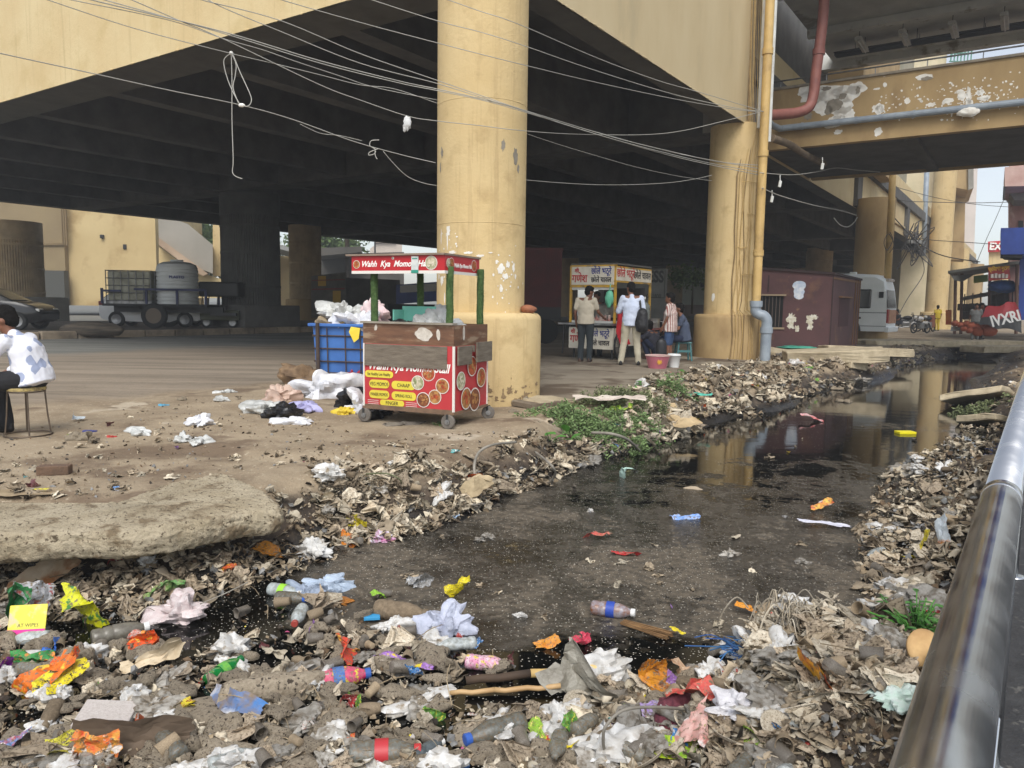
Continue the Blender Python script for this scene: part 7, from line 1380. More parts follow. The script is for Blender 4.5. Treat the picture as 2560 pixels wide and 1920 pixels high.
PLT = MB(); PLT.lathe([(0,.02),(.7,.02),(.78,.06),(.86,.16),(1,.18),(1,.2),(.84,.19),(.76,.09),(.68,.045),(0,.045)], 26, cap=False); _o = PLT.build('plate', PALEP, None, smooth=True); PLM = _o.data; bpy.data.objects.remove(_o)
def put(name, me_, p, s, rz, rx=0, ry=0, dz=0, sz=1):
    o = bpy.data.objects.new(name, me_); COL.objects.link(o); o.location = (p.x, p.y, p.z+dz); o.scale = (s, s, s*sz); o.rotation_euler = (rx, ry, rz); return o
RNG = random.Random(11)
def pip(P, x, y):
    c = False; n = len(P)
    for i in range(n):
        ax, ay = P[i]; bx, by = P[(i+1) % n]
        if (ay > y) != (by > y) and x < (bx-ax)*(y-ay)/(by-ay)+ax: c = not c
    return c
HOLES = [[(1120,1700),(1540,1648),(1600,1668),(1450,1745),(1430,1800),(1290,1790),(1100,1752)],[(370,1565),(470,1545),(560,1560),(540,1600),(430,1625),(370,1600)],[(480,1740),(600,1745),(640,1800),(540,1830),(470,1790)],[(620,1640),(760,1650),(740,1690),(600,1680)],[(940,1780),(1060,1790),(1040,1830),(930,1820)],[(240,1860),(300,1850),(330,1880),(250,1895)],[(700,1840),(800,1850),(790,1890),(690,1880)]]
def samp(P, n, rng=RNG, clump=0):
    xs = [p[0] for p in P]; ys = [p[1] for p in P]; out = []; x0, x1, y0, y1 = min(xs), max(xs), min(ys), max(ys); cs_ = [(rng.uniform(x0,x1), rng.uniform(y0,y1)) for _ in range(14)]
    while len(out) < n:
        if clump and rng.random() < clump: c = rng.choice(cs_); x, y = rng.gauss(c[0], (x1-x0)*.05), rng.gauss(c[1], (y1-y0)*.07)
        else: x, y = rng.uniform(x0,x1), rng.uniform(y0,y1)
        if pip(P, x, y) and not (y > 1540 and any(pip(h, x, y) for h in HOLES)): out.append((x, y))
    return out
# vectorised terrain contact for many sight lines at once
def drops(pts):
    a = np.array([[*ray(x, y)] for x, y in pts]); z = np.full(len(pts), -.25)
    for k in range(8):
        t = (z-CAM_H)/a[:,2]; X = a[:,0]*t; Y = a[:,1]*t; z = .5*z+.5*np.maximum(zt(X, Y), WZ)
    t = (z-CAM_H)/a[:,2]; X = a[:,0]*t; Y = a[:,1]*t; z = np.maximum(zt(X, Y), WZ); return [Vector((x, y, w_)) for x, y, w_ in zip(X, Y, z)]
Z_MARSH = [(-60,1560),(150,1600),(330,1640),(520,1590),(640,1530),(820,1500),(960,1560),(1150,1610),(1300,1670),(1480,1710),(1640,1720),(1800,1690),(1900,1760),(1990,1960),(-60,1960)]
Z_LBANK = [(-60,1430),(150,1425),(350,1400),(520,1350),(690,1290),(760,1250),(830,1180),(900,1200),(1000,1230),(1130,1250),(1230,1272),(1150,1310),(1040,1340),(900,1375),(760,1430),(640,1465),(500,1510),(330,1560),(150,1560),(-60,1560)]
Z_HEAP1 = [(800,1200),(900,1170),(990,1190),(1060,1240),(1120,1260),(1140,1300),(1010,1340),(860,1370),(790,1300)]
Z_MBANK = [(1060,1250),(1150,1190),(1290,1140),(1440,1090),(1560,1040),(1640,1030),(1700,1090),(1600,1118),(1500,1150),(1440,1175),(1370,1215),(1270,1235),(1180,1290)]
Z_MHEAP = [(1560,1010),(1640,1000),(1720,1040),(1745,1085),(1690,1100),(1620,1110),(1540,1070)]
Z_FBANK = [(1560,990),(1640,940),(1760,915),(1900,895),(2050,885),(2200,870),(2330,858),(2420,868),(2330,896),(2220,920),(2150,950),(2060,975),(1960,1005),(1850,1030),(1740,1050),(1640,1030)]
Z_RBANK = [(2210,1180),(2300,1140),(2400,1080),(2440,1000),(2470,940),(2500,900),(2560,880),(2545,960),(2490,1120),(2440,1260),(2390,1420),(2330,1600),(2230,1560),(2150,1480),(2140,1330),(2190,1240)]
Z_RHEAP = [(1900,1560),(1990,1520),(2100,1540),(2230,1590),(2300,1650),(2290,1740),(2180,1790),(2050,1790),(1930,1750),(1870,1660)]
Z_RLOW = [(1480,1720),(1640,1710),(1860,1700),(1990,1780),(2060,1860),(1990,1960),(1500,1960),(1400,1820)]
Z_WET = [(1280,1240),(1400,1225),(1600,1150),(1900,1060),(2200,1010),(2400,1010),(2200,1200),(2100,1400),(1850,1640),(1600,1690),(1300,1640),(1000,1560),(900,1430),(1100,1340)]
Z_DIRT = [(-60,1120),(130,1060),(400,1000),(640,990),(900,1090),(1250,1080),(1400,1040),(1500,1050),(1300,1110),(1100,1170),(850,1160),(600,1180),(380,1215),(270,1245),(-60,1255)]
Z_FLOOR = [(1340,1000),(1480,985),(1700,930),(1760,915),(1600,1010),(1420,1060)]
grp = 0
nsc = 0
def litter(zone, n, kinds, smin, smax, where, zn, clump=.3, lift=.0, tilt=.6, seed=0):
    """kinds: list of (weight, kind)"""
    rng = random.Random(seed); P = samp(zone, n, rng, clump); G_ = drops(P); ws = [k[0] for k in kinds]
    for p in G_:
        k = rng.choices(kinds, ws)[0][1]; s_ = rng.uniform(smin, smax); rz = rng.uniform(0, 6.283); rx, ry = rng.gauss(0, tilt*.5), rng.gauss(0, tilt*.5); dz = rng.uniform(0, lift)
        if k in ('scrap', 'pale'): CAND.append((s_/max(p.y,1), k, rng.randrange(len(SC)), p, s_*1.0, rz, rx*.7, ry*.7, dz*.7+.004, rng.uniform(.45,.8), where, zn)); continue
        elif k == 'lump': o = put('muddy_bundle', rng.choice(LU), p, s_*.44, rz, rx*.4, ry*.4, dz-.0, rng.uniform(.8,1.15)); lb = 'mud-coated lumpy bundle of waste '; ct_ = 'muddy bundle'
        elif k == 'bag': o = put('plastic_bag', rng.choice(BG), p, s_*.55, rz, rx*.4, ry*.4, dz, rng.uniform(.6,1)); lb = 'grimy crumpled plastic bag '; ct_ = 'plastic bag'
        elif k == 'cup': o = put('disposable_cup', rng.choice(CU), p, min(s_*.32, .036)*rng.uniform(.8,1.1), rz, rx*.5, ry*.6, dz); lb = 'dirty disposable cup '; ct_ = 'cup'
        elif k == 'bottle':
            o = put('plastic_bottle', rng.choice(BO), p, rng.uniform(.085,.11), rz, rx*.4, ry*.3, dz); lb = 'grimy empty plastic bottle '; ct_ = 'bottle'
            if rng.random() < .4: c = bpy.data.objects.new('bottle_cap', rng.choice(CAPS)); COL.objects.link(c); c.parent = o
        elif k == 'plate': o = put('paper_plate', PLM, p, min(s_*.4, .065), rz, rx, ry, dz+.01); lb = 'soiled round paper plate '; ct_ = 'plate'
        else:
            m = rng.randrange(len(WRAP)); key = ('w', m, rng.randrange(6)); 
            if key not in WM: WM[key] = sheet_me('wrapper', 1, rng.uniform(.45,.8), 8, rng.choice((2,3,3,4)), rng.randrange(999), .09, WRAP[m])
            o = put('food_wrapper', WM[key], p, s_*rng.uniform(.5,.85), rz, rx, ry, dz+.008); lb = WN[m]+' foil food wrapper '; ct_ = 'wrapper'
        tag(o, lb+where, ct_, ct_+'s '+zn+(' '+WN[m] if k == 'wrap' else (' pale' if k == 'pale' else '')))
CAND = []; WM = {}; WN = ['yellow','orange','red','blue','green','pink','purple','silver','lime','teal','maroon','white']
MIX = [(3,'scrap'),(2,'pale'),(3,'lump'),(1.2,'bag'),(1.2,'cup'),(.5,'bottle'),(1.3,'wrap')]
litter(Z_MARSH, 230, [(6,'lump'),(1.2,'bag'),(2,'scrap'),(.6,'pale')], .10, .21, 'in the foreground mire of rubbish', 'in the foreground mire', .15, .01, .4, 1)
litter(Z_MARSH, 190, [(2,'lump'),(1.5,'bag'),(2.2,'scrap'),(1.2,'pale'),(2.4,'cup'),(1.2,'bottle'),(2.0,'wrap')], .07, .15, 'in the foreground mire of rubbish', 'in the foreground mire', .3, .05, .8, 2)
litter(Z_LBANK, 70, [(5,'scrap'),(3,'pale'),(.7,'cup'),(.4,'wrap'),(.3,'bag'),(.2,'bottle')], .08, .19, 'on the bank slope below the big slab', 'on the slope below the big slab', .5, .03, 1.0, 3)
litter(Z_HEAP1, 85, [(5,'scrap'),(4,'pale'),(.8,'cup'),(.4,'wrap'),(.6,'bag')], .10, .22, 'in the paper heap at the water edge below the cart', 'in the paper heap below the cart', .2, .08, 1.2, 4)
litter(Z_MBANK, 70, [(4,'scrap'),(4,'pale'),(.6,'bag'),(.3,'wrap'),(.4,'cup')], .10, .26, 'on the bank beside the green plants', 'beside the green plants', .4, .04, 1.0, 5)
litter(Z_MHEAP, 55, [(2,'scrap'),(6,'pale'),(.3,'wrap')], .18, .40, 'in the pale heap beyond the green plants', 'in the pale heap beyond the plants', .1, .10, 1.0, 6)
litter(Z_FBANK, 130, [(3,'scrap'),(5,'pale'),(1,'bag'),(.7,'wrap'),(.6,'lump')], .12, .34, 'strewn on the far left bank before the kiosk', 'on the far left bank', .4, .05, .9, 7)
litter(Z_RBANK, 120, [(4,'scrap'),(4,'pale'),(1.2,'cup'),(.8,'bag'),(.5,'wrap'),(.5,'bottle'),(.5,'plate')], .10, .24, 'on the right bank along the railing', 'on the right bank', .3, .03, .9, 8)
litter(Z_RHEAP, 110, [(4,'scrap'),(5,'pale'),(.9,'bag'),(.5,'wrap'),(.5,'cup'),(.5,'plate')], .10, .22, 'in the mound of waste beside the railing', 'in the mound beside the railing', .1, .10, 1.3, 9)
litter(Z_RLOW, 75, [(3,'scrap'),(2.5,'pale'),(1.6,'bag'),(2.2,'wrap'),(.8,'cup'),(.4,'plate'),(.4,'bottle')], .10, .20, 'at the water edge in the right foreground', 'at the right foreground water edge', .1, .05, 1.0, 10)
litter(Z_WET, 40, [(2,'scrap'),(2,'pale'),(.8,'bag'),(.8,'wrap'),(.4,'cup')], .05, .11, 'floating on the black water', 'floating on the water', .3, .0, .3, 11)
litter(Z_DIRT, 110, [(4,'scrap'),(4,'pale'),(.5,'wrap')], .05, .15, 'lying flat on the open dirt at the left', 'on the open dirt', .5, .0, .25, 12)
CAND.sort(key=lambda c: -c[0])
for c in CAND[:285]:
    _, k, i, p, s_, rz, rx, ry, dz, sz, where, zn = c
    o = put('paper_scrap', (SC if k == 'scrap' else SCP)[i], p, s_, rz, rx, ry, dz, sz); tag(o, ('dust-brown' if k == 'scrap' else 'pale')+' crumpled paper scrap '+where, 'paper scrap', 'paper scraps '+zn+(' pale' if k == 'pale' else ''))
def merge(cands, name, label, ct_, mats):
    V_ = []; F_l = []; Mi = []; base = 0
    for c in cands:
        _, k, i, p, s_, rz, rx, ry, dz, sz = c[:10]; me_ = SC[i]; n = len(me_.vertices); co = np.empty(n*3, np.float32); me_.vertices.foreach_get('co', co); co = co.reshape(-1,3)
        M_ = np.array(Euler((rx,ry,rz)).to_matrix()) @ np.diag((s_,s_,s_*sz)); V_.append(co @ M_.T+np.array((p.x,p.y,p.z+dz))); lp = np.empty(len(me_.loops), np.int32); me_.loops.foreach_get('vertex_index', lp); F_l.append(lp+base); Mi.append(np.full(len(me_.polygons), 0 if k == 'scrap' else 1, np.int32)); base += n
    V_ = np.concatenate(V_); L_ = np.concatenate(F_l); Mi = np.concatenate(Mi); me_ = bpy.data.meshes.new(name); me_.vertices.add(len(V_)); me_.vertices.foreach_set('co', V_.astype(np.float32).ravel()); me_.loops.add(len(L_)); me_.loops.foreach_set('vertex_index', L_); me_.polygons.add(len(L_)//4)
    me_.polygons.foreach_set('loop_start', np.arange(0, len(L_), 4, dtype=np.int32)); me_.polygons.foreach_set('material_index', Mi)
    for m in mats: me_.materials.append(m)
    me_.update(calc_edges=True); me_.validate(); o = bpy.data.objects.new(name, me_); COL.objects.link(o); return tag(o, label, ct_, None, 'stuff')
rngx = random.Random(77); EXTRA = []
for z_, n, a, b_, w_ in ((Z_MARSH,240,.05,.12,.5),(Z_LBANK,330,.05,.15,.6),(Z_HEAP1,420,.06,.17,.5),(Z_MBANK,330,.06,.19,.4),(Z_MHEAP,170,.12,.30,.2),(Z_FBANK,560,.08,.26,.4),(Z_RBANK,340,.05,.17,.5),(Z_RHEAP,520,.06,.18,.4),(Z_RLOW,420,.05,.15,.5)):
    for p in drops(samp(z_, n, rngx, .25)): EXTRA.append((0, 'scrap' if rngx.random() < w_ else 'pale', rngx.randrange(len(SC)), p, rngx.uniform(a, b_), rngx.uniform(0,6.28), rngx.gauss(0,.35), rngx.gauss(0,.35), rngx.uniform(0,.03), rngx.uniform(.4,.8)))
merge(CAND[285:]+EXTRA, 'paper_litter', 'dense carpet of smaller crumpled paper scraps covering banks and mire', 'litter', [mat('dusty_paper_bulk', (172,157,134), (140,125,104), .95, 9, .3, 40, island=True, c3=(96,82,66), s3=14, t3=(.54,.66)), mat('pale_paper_bulk', (206,196,174), (172,157,134), .9, 9, .3, 40, island=True, c3=(120,104,84), s3=14, t3=(.55,.66))])
# uncountable small bits: one stuff object
def bits(zone, n, smin, smax, seed, mats, nm, lift=.02, k=4):
    rng = random.Random(seed); P = drops(samp(zone, n, rng, .25)); q = MB()
    for p in P:
        s_ = smin+(smax-smin)*rng.random()**2; q.mi = rng.randrange(min(6, len(mats))) if rng.random() < .92 else rng.randrange(len(mats)); e = Euler((rng.gauss(0,.7), rng.gauss(0,.7), rng.uniform(0,6.28))).to_matrix(); c = p+Vector((0,0,rng.uniform(0,lift)+s_*.15))
        m_ = rng.choice((4,5,6)); pts = [Vector((math.cos(6.283*i/m_)*s_*rng.uniform(.5,1), math.sin(6.283*i/m_)*s_*rng.uniform(.3,.8), rng.uniform(-.25,.25)*s_)) for i in range(m_)]
        q.add([c+e @ Vector((0,0,s_*.3))]+[c+e @ v for v in pts], [(0, i+1, (i+1) % m_+1) for i in range(m_)])
    return q, mats
BITM = [mat('bit_tan', (150,134,108), (116,100,80), .95, 9, island=True), mat('bit_pale', (186,174,152), (150,136,114), .9, 9, island=True), mat('bit_dark', (66,56,46), (44,38,32), .8, 9, island=True), mat('bit_tan', (1,1,1)), mat('bit_brown', (112,92,70), (84,68,52), .95, 9, island=True), mat('bit_grey', (140,140,138), (100,98,94), .5, 9, island=True)]
BITC = BITM+[mat('bit_colour%d' % i, c, None, .5) for i, c in enumerate([(206,190,50),(190,60,44),(60,110,170),(206,200,196),(200,90,40),(180,80,120)])]
allq = MB()
for z_, n, a, b_, sd, ms in ((Z_MARSH,3200,.006,.030,1,BITC),(Z_LBANK,1500,.01,.045,2,BITM),(Z_HEAP1,900,.02,.06,3,BITM),(Z_MBANK,1100,.015,.07,4,BITM),(Z_MHEAP,400,.03,.10,5,BITM),(Z_FBANK,2400,.02,.10,6,BITC),(Z_RBANK,1800,.012,.06,7,BITM),(Z_RHEAP,1500,.015,.06,8,BITC),(Z_RLOW,1100,.01,.05,9,BITC),(Z_DIRT,1100,.006,.032,10,BITM),(Z_FLOOR,60,.01,.04,11,BITM),([(1960,1760),(2120,1790),(2260,1760),(2230,1960),(1960,1960)],420,.006,.03,12,BITM)):
    q, _ = bits(z_, n, a, b_, sd, ms, '', lift=.03 if z_ is not Z_DIRT else 0); b0 = len(allq.v); allq.v += q.v; allq.f += [[b0+i for i in f] for f in q.f]; allq.m += q.m; allq.sm += q.sm
o = allq.build('litter_fragments', BITC, None); tag(o, 'countless small litter fragments scattered over banks and mire', 'litter', None, 'stuff')
# dry twigs, straws and strings
q = MB(); rng = random.Random(33)
for z_, n in ((Z_LBANK,50),(Z_HEAP1,40),(Z_MBANK,40),(Z_RHEAP,90),(Z_RBANK,40),(Z_MARSH,60),(Z_FBANK,40)):
    for p in drops(samp(z_, n, rng, .2)):
        L_ = rng.uniform(.05,.22); a = rng.uniform(0,6.28); d = Vector((math.cos(a), math.sin(a), rng.uniform(-.1,.5)))*L_; q.tube(catmull([p+Vector((0,0,.02)), p+d*.5+Vector((rng.gauss(0,.02), rng.gauss(0,.02), .04)), p+d+Vector((0,0,.01))], 3), rng.uniform(.0012,.003), 4)
tag(q.build('twigs_and_straws', mat('straw', (164,148,120), (110,94,72), .9, 8, island=True), None), 'scattered dry twigs straws and strings in the litter', 'twigs', None, 'stuff')
# ------------------------------------------------------------------ singled-out pieces of litter (place, size and colour as in the photograph)
def one(kind, px, py, s_, m, rz, lb, ct_, name, dz=.02, rx=0, ry=0, asp=.6, folds=3, seed=1, sz=1, crush=.09):
    p = drop(px, py)
    if kind == 'sheet': o = put(name, sheet_me(name, 1, asp, 12, folds, seed, crush, m), p, s_, R(rz), R(rx), R(ry), dz, sz)
    elif kind == 'bag':
        q = MB(); ck = crease(seed, 1.0, 1.5, 8, 13); off = Vector((seed*3.1, seed*1.7, seed*.9))
        def f(v):
            u = v*2; return Vector((v.x, v.y, max(v.z, -.3)))*(1+.5*noise.noise(u*1.1+off)+.62*ck(u))
        q.ell((0,0,.12), (.5,.5*asp,.26*sz), n=46, fn=f); o = q.build(name, m, None, auto=32); o.location = (p.x, p.y, p.z+dz); o.scale = (s_,)*3; o.rotation_euler = (R(rx), R(ry), R(rz))
    elif kind == 'lump': o = put(name, relabel(LU[seed % 8], m), p, s_*.5, R(rz), R(rx), R(ry), dz, sz)
    elif kind == 'box':
        q = MB(); q.rbox(-.5,.5,-.5*asp,.5*asp,0,.2*sz,.02); o = q.build(name, m, None); o.location = (p.x, p.y, p.z+dz); o.scale = (s_,)*3; o.rotation_euler = (R(rx), R(ry), R(rz))
    elif kind == 'cup': o = put(name, relabel(CU[seed % 5], m), p, s_*.4, R(rz), R(rx), R(ry), dz, sz)
    return tag(o, lb, ct_)
def bottle(px, py, L_, m, cap, rz, lb, label=None, rx=0, ry=0, dent=.1, dz=.0):
    p = drop(px, py); o = put('plastic_bottle', botmesh(m, dent, px), p, L_/1.87, R(rz), R(rx), R(ry), dz); tag(o, lb, 'bottle')
    c = bpy.data.objects.new('bottle_cap', CAPM.copy()); c.data.materials.clear(); c.data.materials.append(cap); COL.objects.link(c); c.parent = o
    if label: q = MB(); q.lathe([(.352,.66),(.352,1.02)], 22, Matrix(((0,0,1,-.9),(0,1,0,0),(1,0,0,.28),(0,0,0,1))), False); q.build('label', label, o, smooth=True)
    return o
CAPW = rgb('cap_white', (220,220,216), .4); CLR = mat('clear_plastic_bottle', (176,184,184), (140,144,140), .12, 5, .1, 12)
F_ = foil
GRNB = mat('green_bottle', (14,130,54), (10,110,44), .12, 3, trans=.25)
bottle(563, 1690, .20, GRNB, rgb('cap_green', (16,96,50), .4), 62, 'bright green soda bottle lying in the foreground rubbish', mat('green_label', (120,180,60), (60,140,80), .5, 5), ry=-8)
bottle(712, 1492, .22, CLR, CAPW, -22, 'clear bottle with a lime label beside the bluish bags', rgb('lime_label', (150,206,60), .5))
bottle(300, 1600, .26, mat('cloudy_bottle', (120,116,104), (96,90,80), .3, 6), CAPW, 38, 'cloudy grey bottle under the yellow snack packet')
bottle(315, 1598, .18, foil('orange_bottle', (206,80,50), (200,190,180)), rgb('cap_orange', (224,140,60)), 5, 'small bottle with a red and orange label in the dark pool at left')
bottle(850, 1715, .26, foil('pink_packet', (200,50,100), (210,110,130), (220,210,60), 5), rgb('blue_end', (50,90,160)), 22, 'pink and blue printed tube-shaped pack in the centre foreground', foil('blue_end_foil', (50,90,160), (90,130,180)))
bottle(960, 1905, .26, BOTG, rgb('cap_red', (180,50,50)), 8, 'grey bottle with a red band at the bottom centre edge', rgb('red_band2', (180,50,56), .5))
bottle(1240, 1850, .26, BOTG, rgb('cap_blue', (50,90,170)), 210, 'muddy bottle with a blue cap at the lower centre')
bottle(1068, 1890, .16, mat('dark_clear', (96,104,106), (70,76,78), .15, 5), CAPW, 50, 'dark translucent bottle near the bottom centre')
bottle(1215, 1672, .2, foil('pinkwhite', (210,120,160), (226,200,210), (220,200,90), 6), rgb('cap_pink', (200,80,140)), -8, 'pink and white plastic bottle left of the yellow bamboo stick')
bottle(1002, 1548, .30, mat('mud_bottle', (132,116,94), (104,90,72), .9), rgb('mud_cap', (110,96,76)), -14, 'long mud-covered bottle at the edge of the brown scum')
bottle(1530, 1540, .24, mat('brown_bottle', (120,76,44), (150,150,160), .3, 4), CAPW, -18, 'floating bottle with a blue and white label beside the broom', rgb('label_blue', (40,70,160), .5))
O = one
O('sheet', 215, 1562, .30, F_('packet_lime', (206,206,30), (190,190,30), (60,120,60), 6), 25, 'big yellow-green snack packet lying in the left foreground', 'snack packet', 'snack_packet', .05, 26, -8, .72, 1, 3)
O('box', 68, 1602, .19, mat('yellow_card', (232,224,90), (222,210,80), .6, 3, c3=(210,196,160), s3=2), 0, 'yellow carton with a magenta stripe propped upright in the left foreground', 'carton', 'carton', .06, 68, -4, 1.25, sz=.12)
p = drop(68, 1602); q = MB(); q.box(-.5,.5,-.17,.0,.0245,.027); _c = COL.objects[-1]
for ob_ in COL.objects:
    if ob_.get('label', '').startswith('yellow carton'): _c = ob_
q.build('stripe', rgb('magenta', (214,60,150), .5), _c); text('AT WIPES', .13, TR(.04,.06,.026), rgb('ink_dark', (60,60,60)), _c)
O('sheet', 115, 1735, .27, F_('packet_orange', (226,120,30), (206,90,24), (226,190,60), 5), 52, 'large orange snack packet crumpled in the left foreground', 'snack packet', 'snack_packet', .05, 22, -14, .55, 2, 7)
O('sheet', 150, 1745, .22, F_('packet_yellowblk', (230,214,40), (214,196,40), (40,34,30), 8), 70, 'yellow and black torn flap beside the large orange snack packet', 'wrapper', 'food_wrapper', .07, 20, 10, .5, 2, 9)
O('sheet', 170, 1700, .16, F_('packet_redo', (206,44,34), (226,130,40), None, 6), 20, 'red wrapper end above the large orange snack packet', 'wrapper', 'food_wrapper', .08, 20, 0, .5, 3, 4)
O('sheet', 365, 1632, .20, F_('wrap_orange2', (222,96,30), (206,60,26), (230,180,60), 7), 20, 'bright orange wrapper beside the dark pool at left', 'wrapper', 'food_wrapper', .04, 20, 10, .6, 3, 5)
O('sheet', 385, 1670, .30, mat('cream_card', (212,196,168), (190,172,142), .8, 5), 32, 'cream folded cardboard strip pointing up right below the orange wrapper', 'cardboard', 'cardboard_piece', .03, 14, -6, .3, 1, 2)
O('sheet', 35, 1565, .24, F_('dark_green_pack', (40,110,60), (60,140,80), None, 5), 80, 'dark green packet behind the yellow carton', 'wrapper', 'food_wrapper', .08, 30, 0, .6, 2, 8)
O('sheet', 90, 1545, .22, F_('silver_box', (190,190,192), (160,160,160), (170,60,60), 5), 20, 'silver and white packet behind the yellow carton', 'wrapper', 'food_wrapper', .10, 20, 0, .6, 2, 11)
O('sheet', 100, 1470, .42, mat('stained_board', (206,190,164), (178,150,118), .8, 3, c3=(150,100,60), s3=2), 58, 'stained whitish board leaning on the slab at the left edge', 'board', 'board', .06, 26, -24, .45, 0, 6, crush=.04)
O('sheet', 88, 1672, .16, F_('green_pack2', (40,120,60), (60,150,70), (220,140,60), 7), 20, 'crinkled green and orange packet at the left, below the yellow carton', 'wrapper', 'food_wrapper', .03, 0, 0, .7, 3, 13)
O('sheet', 132, 1648, .11, F_('blue_pack2', (30,100,200), (50,120,210), None, 7), 30, 'small bright blue wrapper below the yellow carton', 'wrapper', 'food_wrapper', .05, 10, 0, .6, 2, 14)
O('sheet', 30, 1695, .16, F_('purple_pack2', (150,30,160), (120,30,140), (220,180,80), 7), 5, 'shiny purple wrapper at the left edge', 'wrapper', 'food_wrapper', .04, 0, 0, .4, 3, 15)
O('bag', 452, 1545, .26, mat('milky_bag', (216,206,204), (200,180,178), .3, 6, .5, 20), 10, 'puffed white and pink plastic bag at the left pool', 'plastic bag', 'plastic_bag', .0, 0, 0, .7, 3, 21)
O('sheet', 410, 1500, .26, F_('green_film', (90,140,80), (150,170,100), (60,100,60), 6), 22, 'green sweet packet lying behind the puffed white bag', 'wrapper', 'food_wrapper', .04, 10, 0, .3, 2, 17)
O('bag', 210, 1648, .16, WHTF, 15, 'crushed whitish film below the yellow-green snack packet', 'plastic film', 'plastic_film', .0, 0, 0, .7, 3, 19)
O('bag', 820, 1475, .22, mat('bluish_bag', (186,200,216), (160,176,196), .3, 6, .6, 20), 20, 'bluish white plastic bag on the scum edge', 'plastic bag', 'plastic_bag', .0, 0, 0, .6, 3, 22)
O('bag', 765, 1495, .20, mat('bluish_bag2', (160,172,190), (136,148,166), .3, 6, .6, 20), -10, 'grey blue translucent bag left of the bluish white one', 'plastic bag', 'plastic_bag', .0, 0, 0, .6, 3, 23)
O('bag', 1110, 1580, .26, mat('ice_bag', (196,200,216), (172,178,196), .25, 6, .6, 20), 0, 'pale lilac white plastic bag on the edge of the brown scum', 'plastic bag', 'plastic_bag', .0, 0, 0, .7, 3, 24, sz=1.1)
O('lump', 855, 1506, .12, F_('orange_peel', (170,90,20), (190,130,40), (90,50,20), 20), 0, 'heap of orange food waste below the bluish bag', 'food waste', 'food_waste', .0, sz=.5, seed=2)
O('sheet', 1045, 1468, .15, mat('foil_bowl', (196,198,200), (150,146,140), .25, 10, .5, metal=.4), 10, 'crumpled silver foil bowl on the brown scum', 'foil bowl', 'foil_bowl', .02, 0, 0, .8, 4, 31)
O('sheet', 1145, 1488, .16, F_('yellow_star', (232,214,30), (220,200,30), None, 9), 20, 'bright yellow torn wrapper on the brown scum', 'wrapper', 'food_wrapper', .02, 0, 0, .6, 4, 33)
O('sheet', 945, 1500, .10, F_('lime_scrap', (150,200,60), (130,180,50), None, 9), 20, 'small lime green scrap at the near edge of the scum', 'scrap', 'plastic_scrap', .03, 10, 0, .6, 3, 34)
O('sheet', 895, 1332, .20, F_('yellow_grn', (222,206,50), (206,190,40), None, 9), 10, 'yellow wrapper standing at the foot of the paper heap', 'wrapper', 'food_wrapper', .06, 40, 0, .7, 3, 35)
O('sheet', 875, 1362, .16, F_('ochre_wrap', (214,140,30), (190,90,30), None, 9), -10, 'ochre and red wrapper in the water below the yellow wrapper', 'wrapper', 'food_wrapper', .03, 30, 0, .7, 3, 36)
O('bag', 955, 1352, .15, mat('whitepink', (214,212,222), (206,120,170), .3, 3, .5, 20), 0, 'small white bag with a pink patch at the water edge', 'plastic bag', 'plastic_bag', .0, 0, 0, .7, 3, 25)
O('sheet', 1188, 1222, .24, F_('orange_cap_', (222,110,50), (206,90,40), None, 3), 150, 'flat orange plastic piece by the water below the plants', 'plastic piece', 'plastic_piece', .05, 24, 10, .9, 1, 37, crush=.05)
O('sheet', 1180, 1262, .42, mat('buff_board', (190,172,138), (160,142,112), .85, 5), -18, 'bent buff cardboard strip at the water edge below the orange piece', 'cardboard', 'cardboard_piece', .05, 10, 4, .35, 1, 38, crush=.05)
O('sheet', 1130, 1298, .13, F_('pale_blue_w', (110,160,206), (190,200,210), None, 8), -10, 'pale blue wrapper at the right foot of the paper heap', 'wrapper', 'food_wrapper', .02, 0, 0, .5, 2, 39)
O('sheet', 675, 1400, .20, F_('amber_film', (206,140,40), (180,110,30), None, 8), -20, 'amber orange bowl-shaped leaf of plastic on the bank below the slab', 'plastic bowl', 'plastic_bowl', .04, 10, 10, .7, 2, 41)
O('bag', 780, 1385, .22, WHTF, 10, 'white crumpled film by the inlet below the slab', 'plastic film', 'plastic_film', .0, 0, 0, .6, 3, 26)
O('sheet', 860, 1660, .24, F_('redorange_pk', (222,84,50), (206,70,60), (220,160,60), 6), 100, 'red orange triangular packet in the centre foreground', 'snack packet', 'snack_packet', .06, 40, 0, .6, 2, 42)
O('sheet', 1010, 1690, .28, F_('purple_strip', (130,70,170), (190,150,210), (220,200,60), 9), -5, 'thin purple and yellow wrapper strip in the centre foreground', 'wrapper', 'food_wrapper', .05, 0, 0, .13, 1, 43)
O('box', 930, 1555, .085, mat('blue_cap_', (60,150,200), None, .5), 10, 'tiny blue plastic scrap left of the mud-covered bottle', 'scrap', 'plastic_scrap', .02)
O('lump', 680, 1750, .32, MUDL, 20, 'largest pale mud-coated bag left of centre in the foreground', 'muddy bundle', 'muddy_bundle', .0, seed=3)
O('lump', 960, 1665, .24, MUDL, 120, 'rounded mud-coated bag right of the red orange packet', 'muddy bundle', 'muddy_bundle', .0, seed=5)
O('lump', 1075, 1660, .26, MUDL, 70, 'mud-coated bag directly left of the pink and white bottle', 'muddy bundle', 'muddy_bundle', .0, seed=1)
O('lump', 470, 1790, .30, MUDL, 10, 'flat angular mud-coated slab below the green soda bottle', 'muddy bundle', 'muddy_bundle', .0, seed=6, sz=.6)
O('box', 265, 1822, .20, mat('foam_white', (214,206,200), (196,186,178), .8, 20, .6, 60), 8, 'broken block of white foam in the lower left', 'foam block', 'foam_block', .02, 8, 6, .8, sz=1.3)
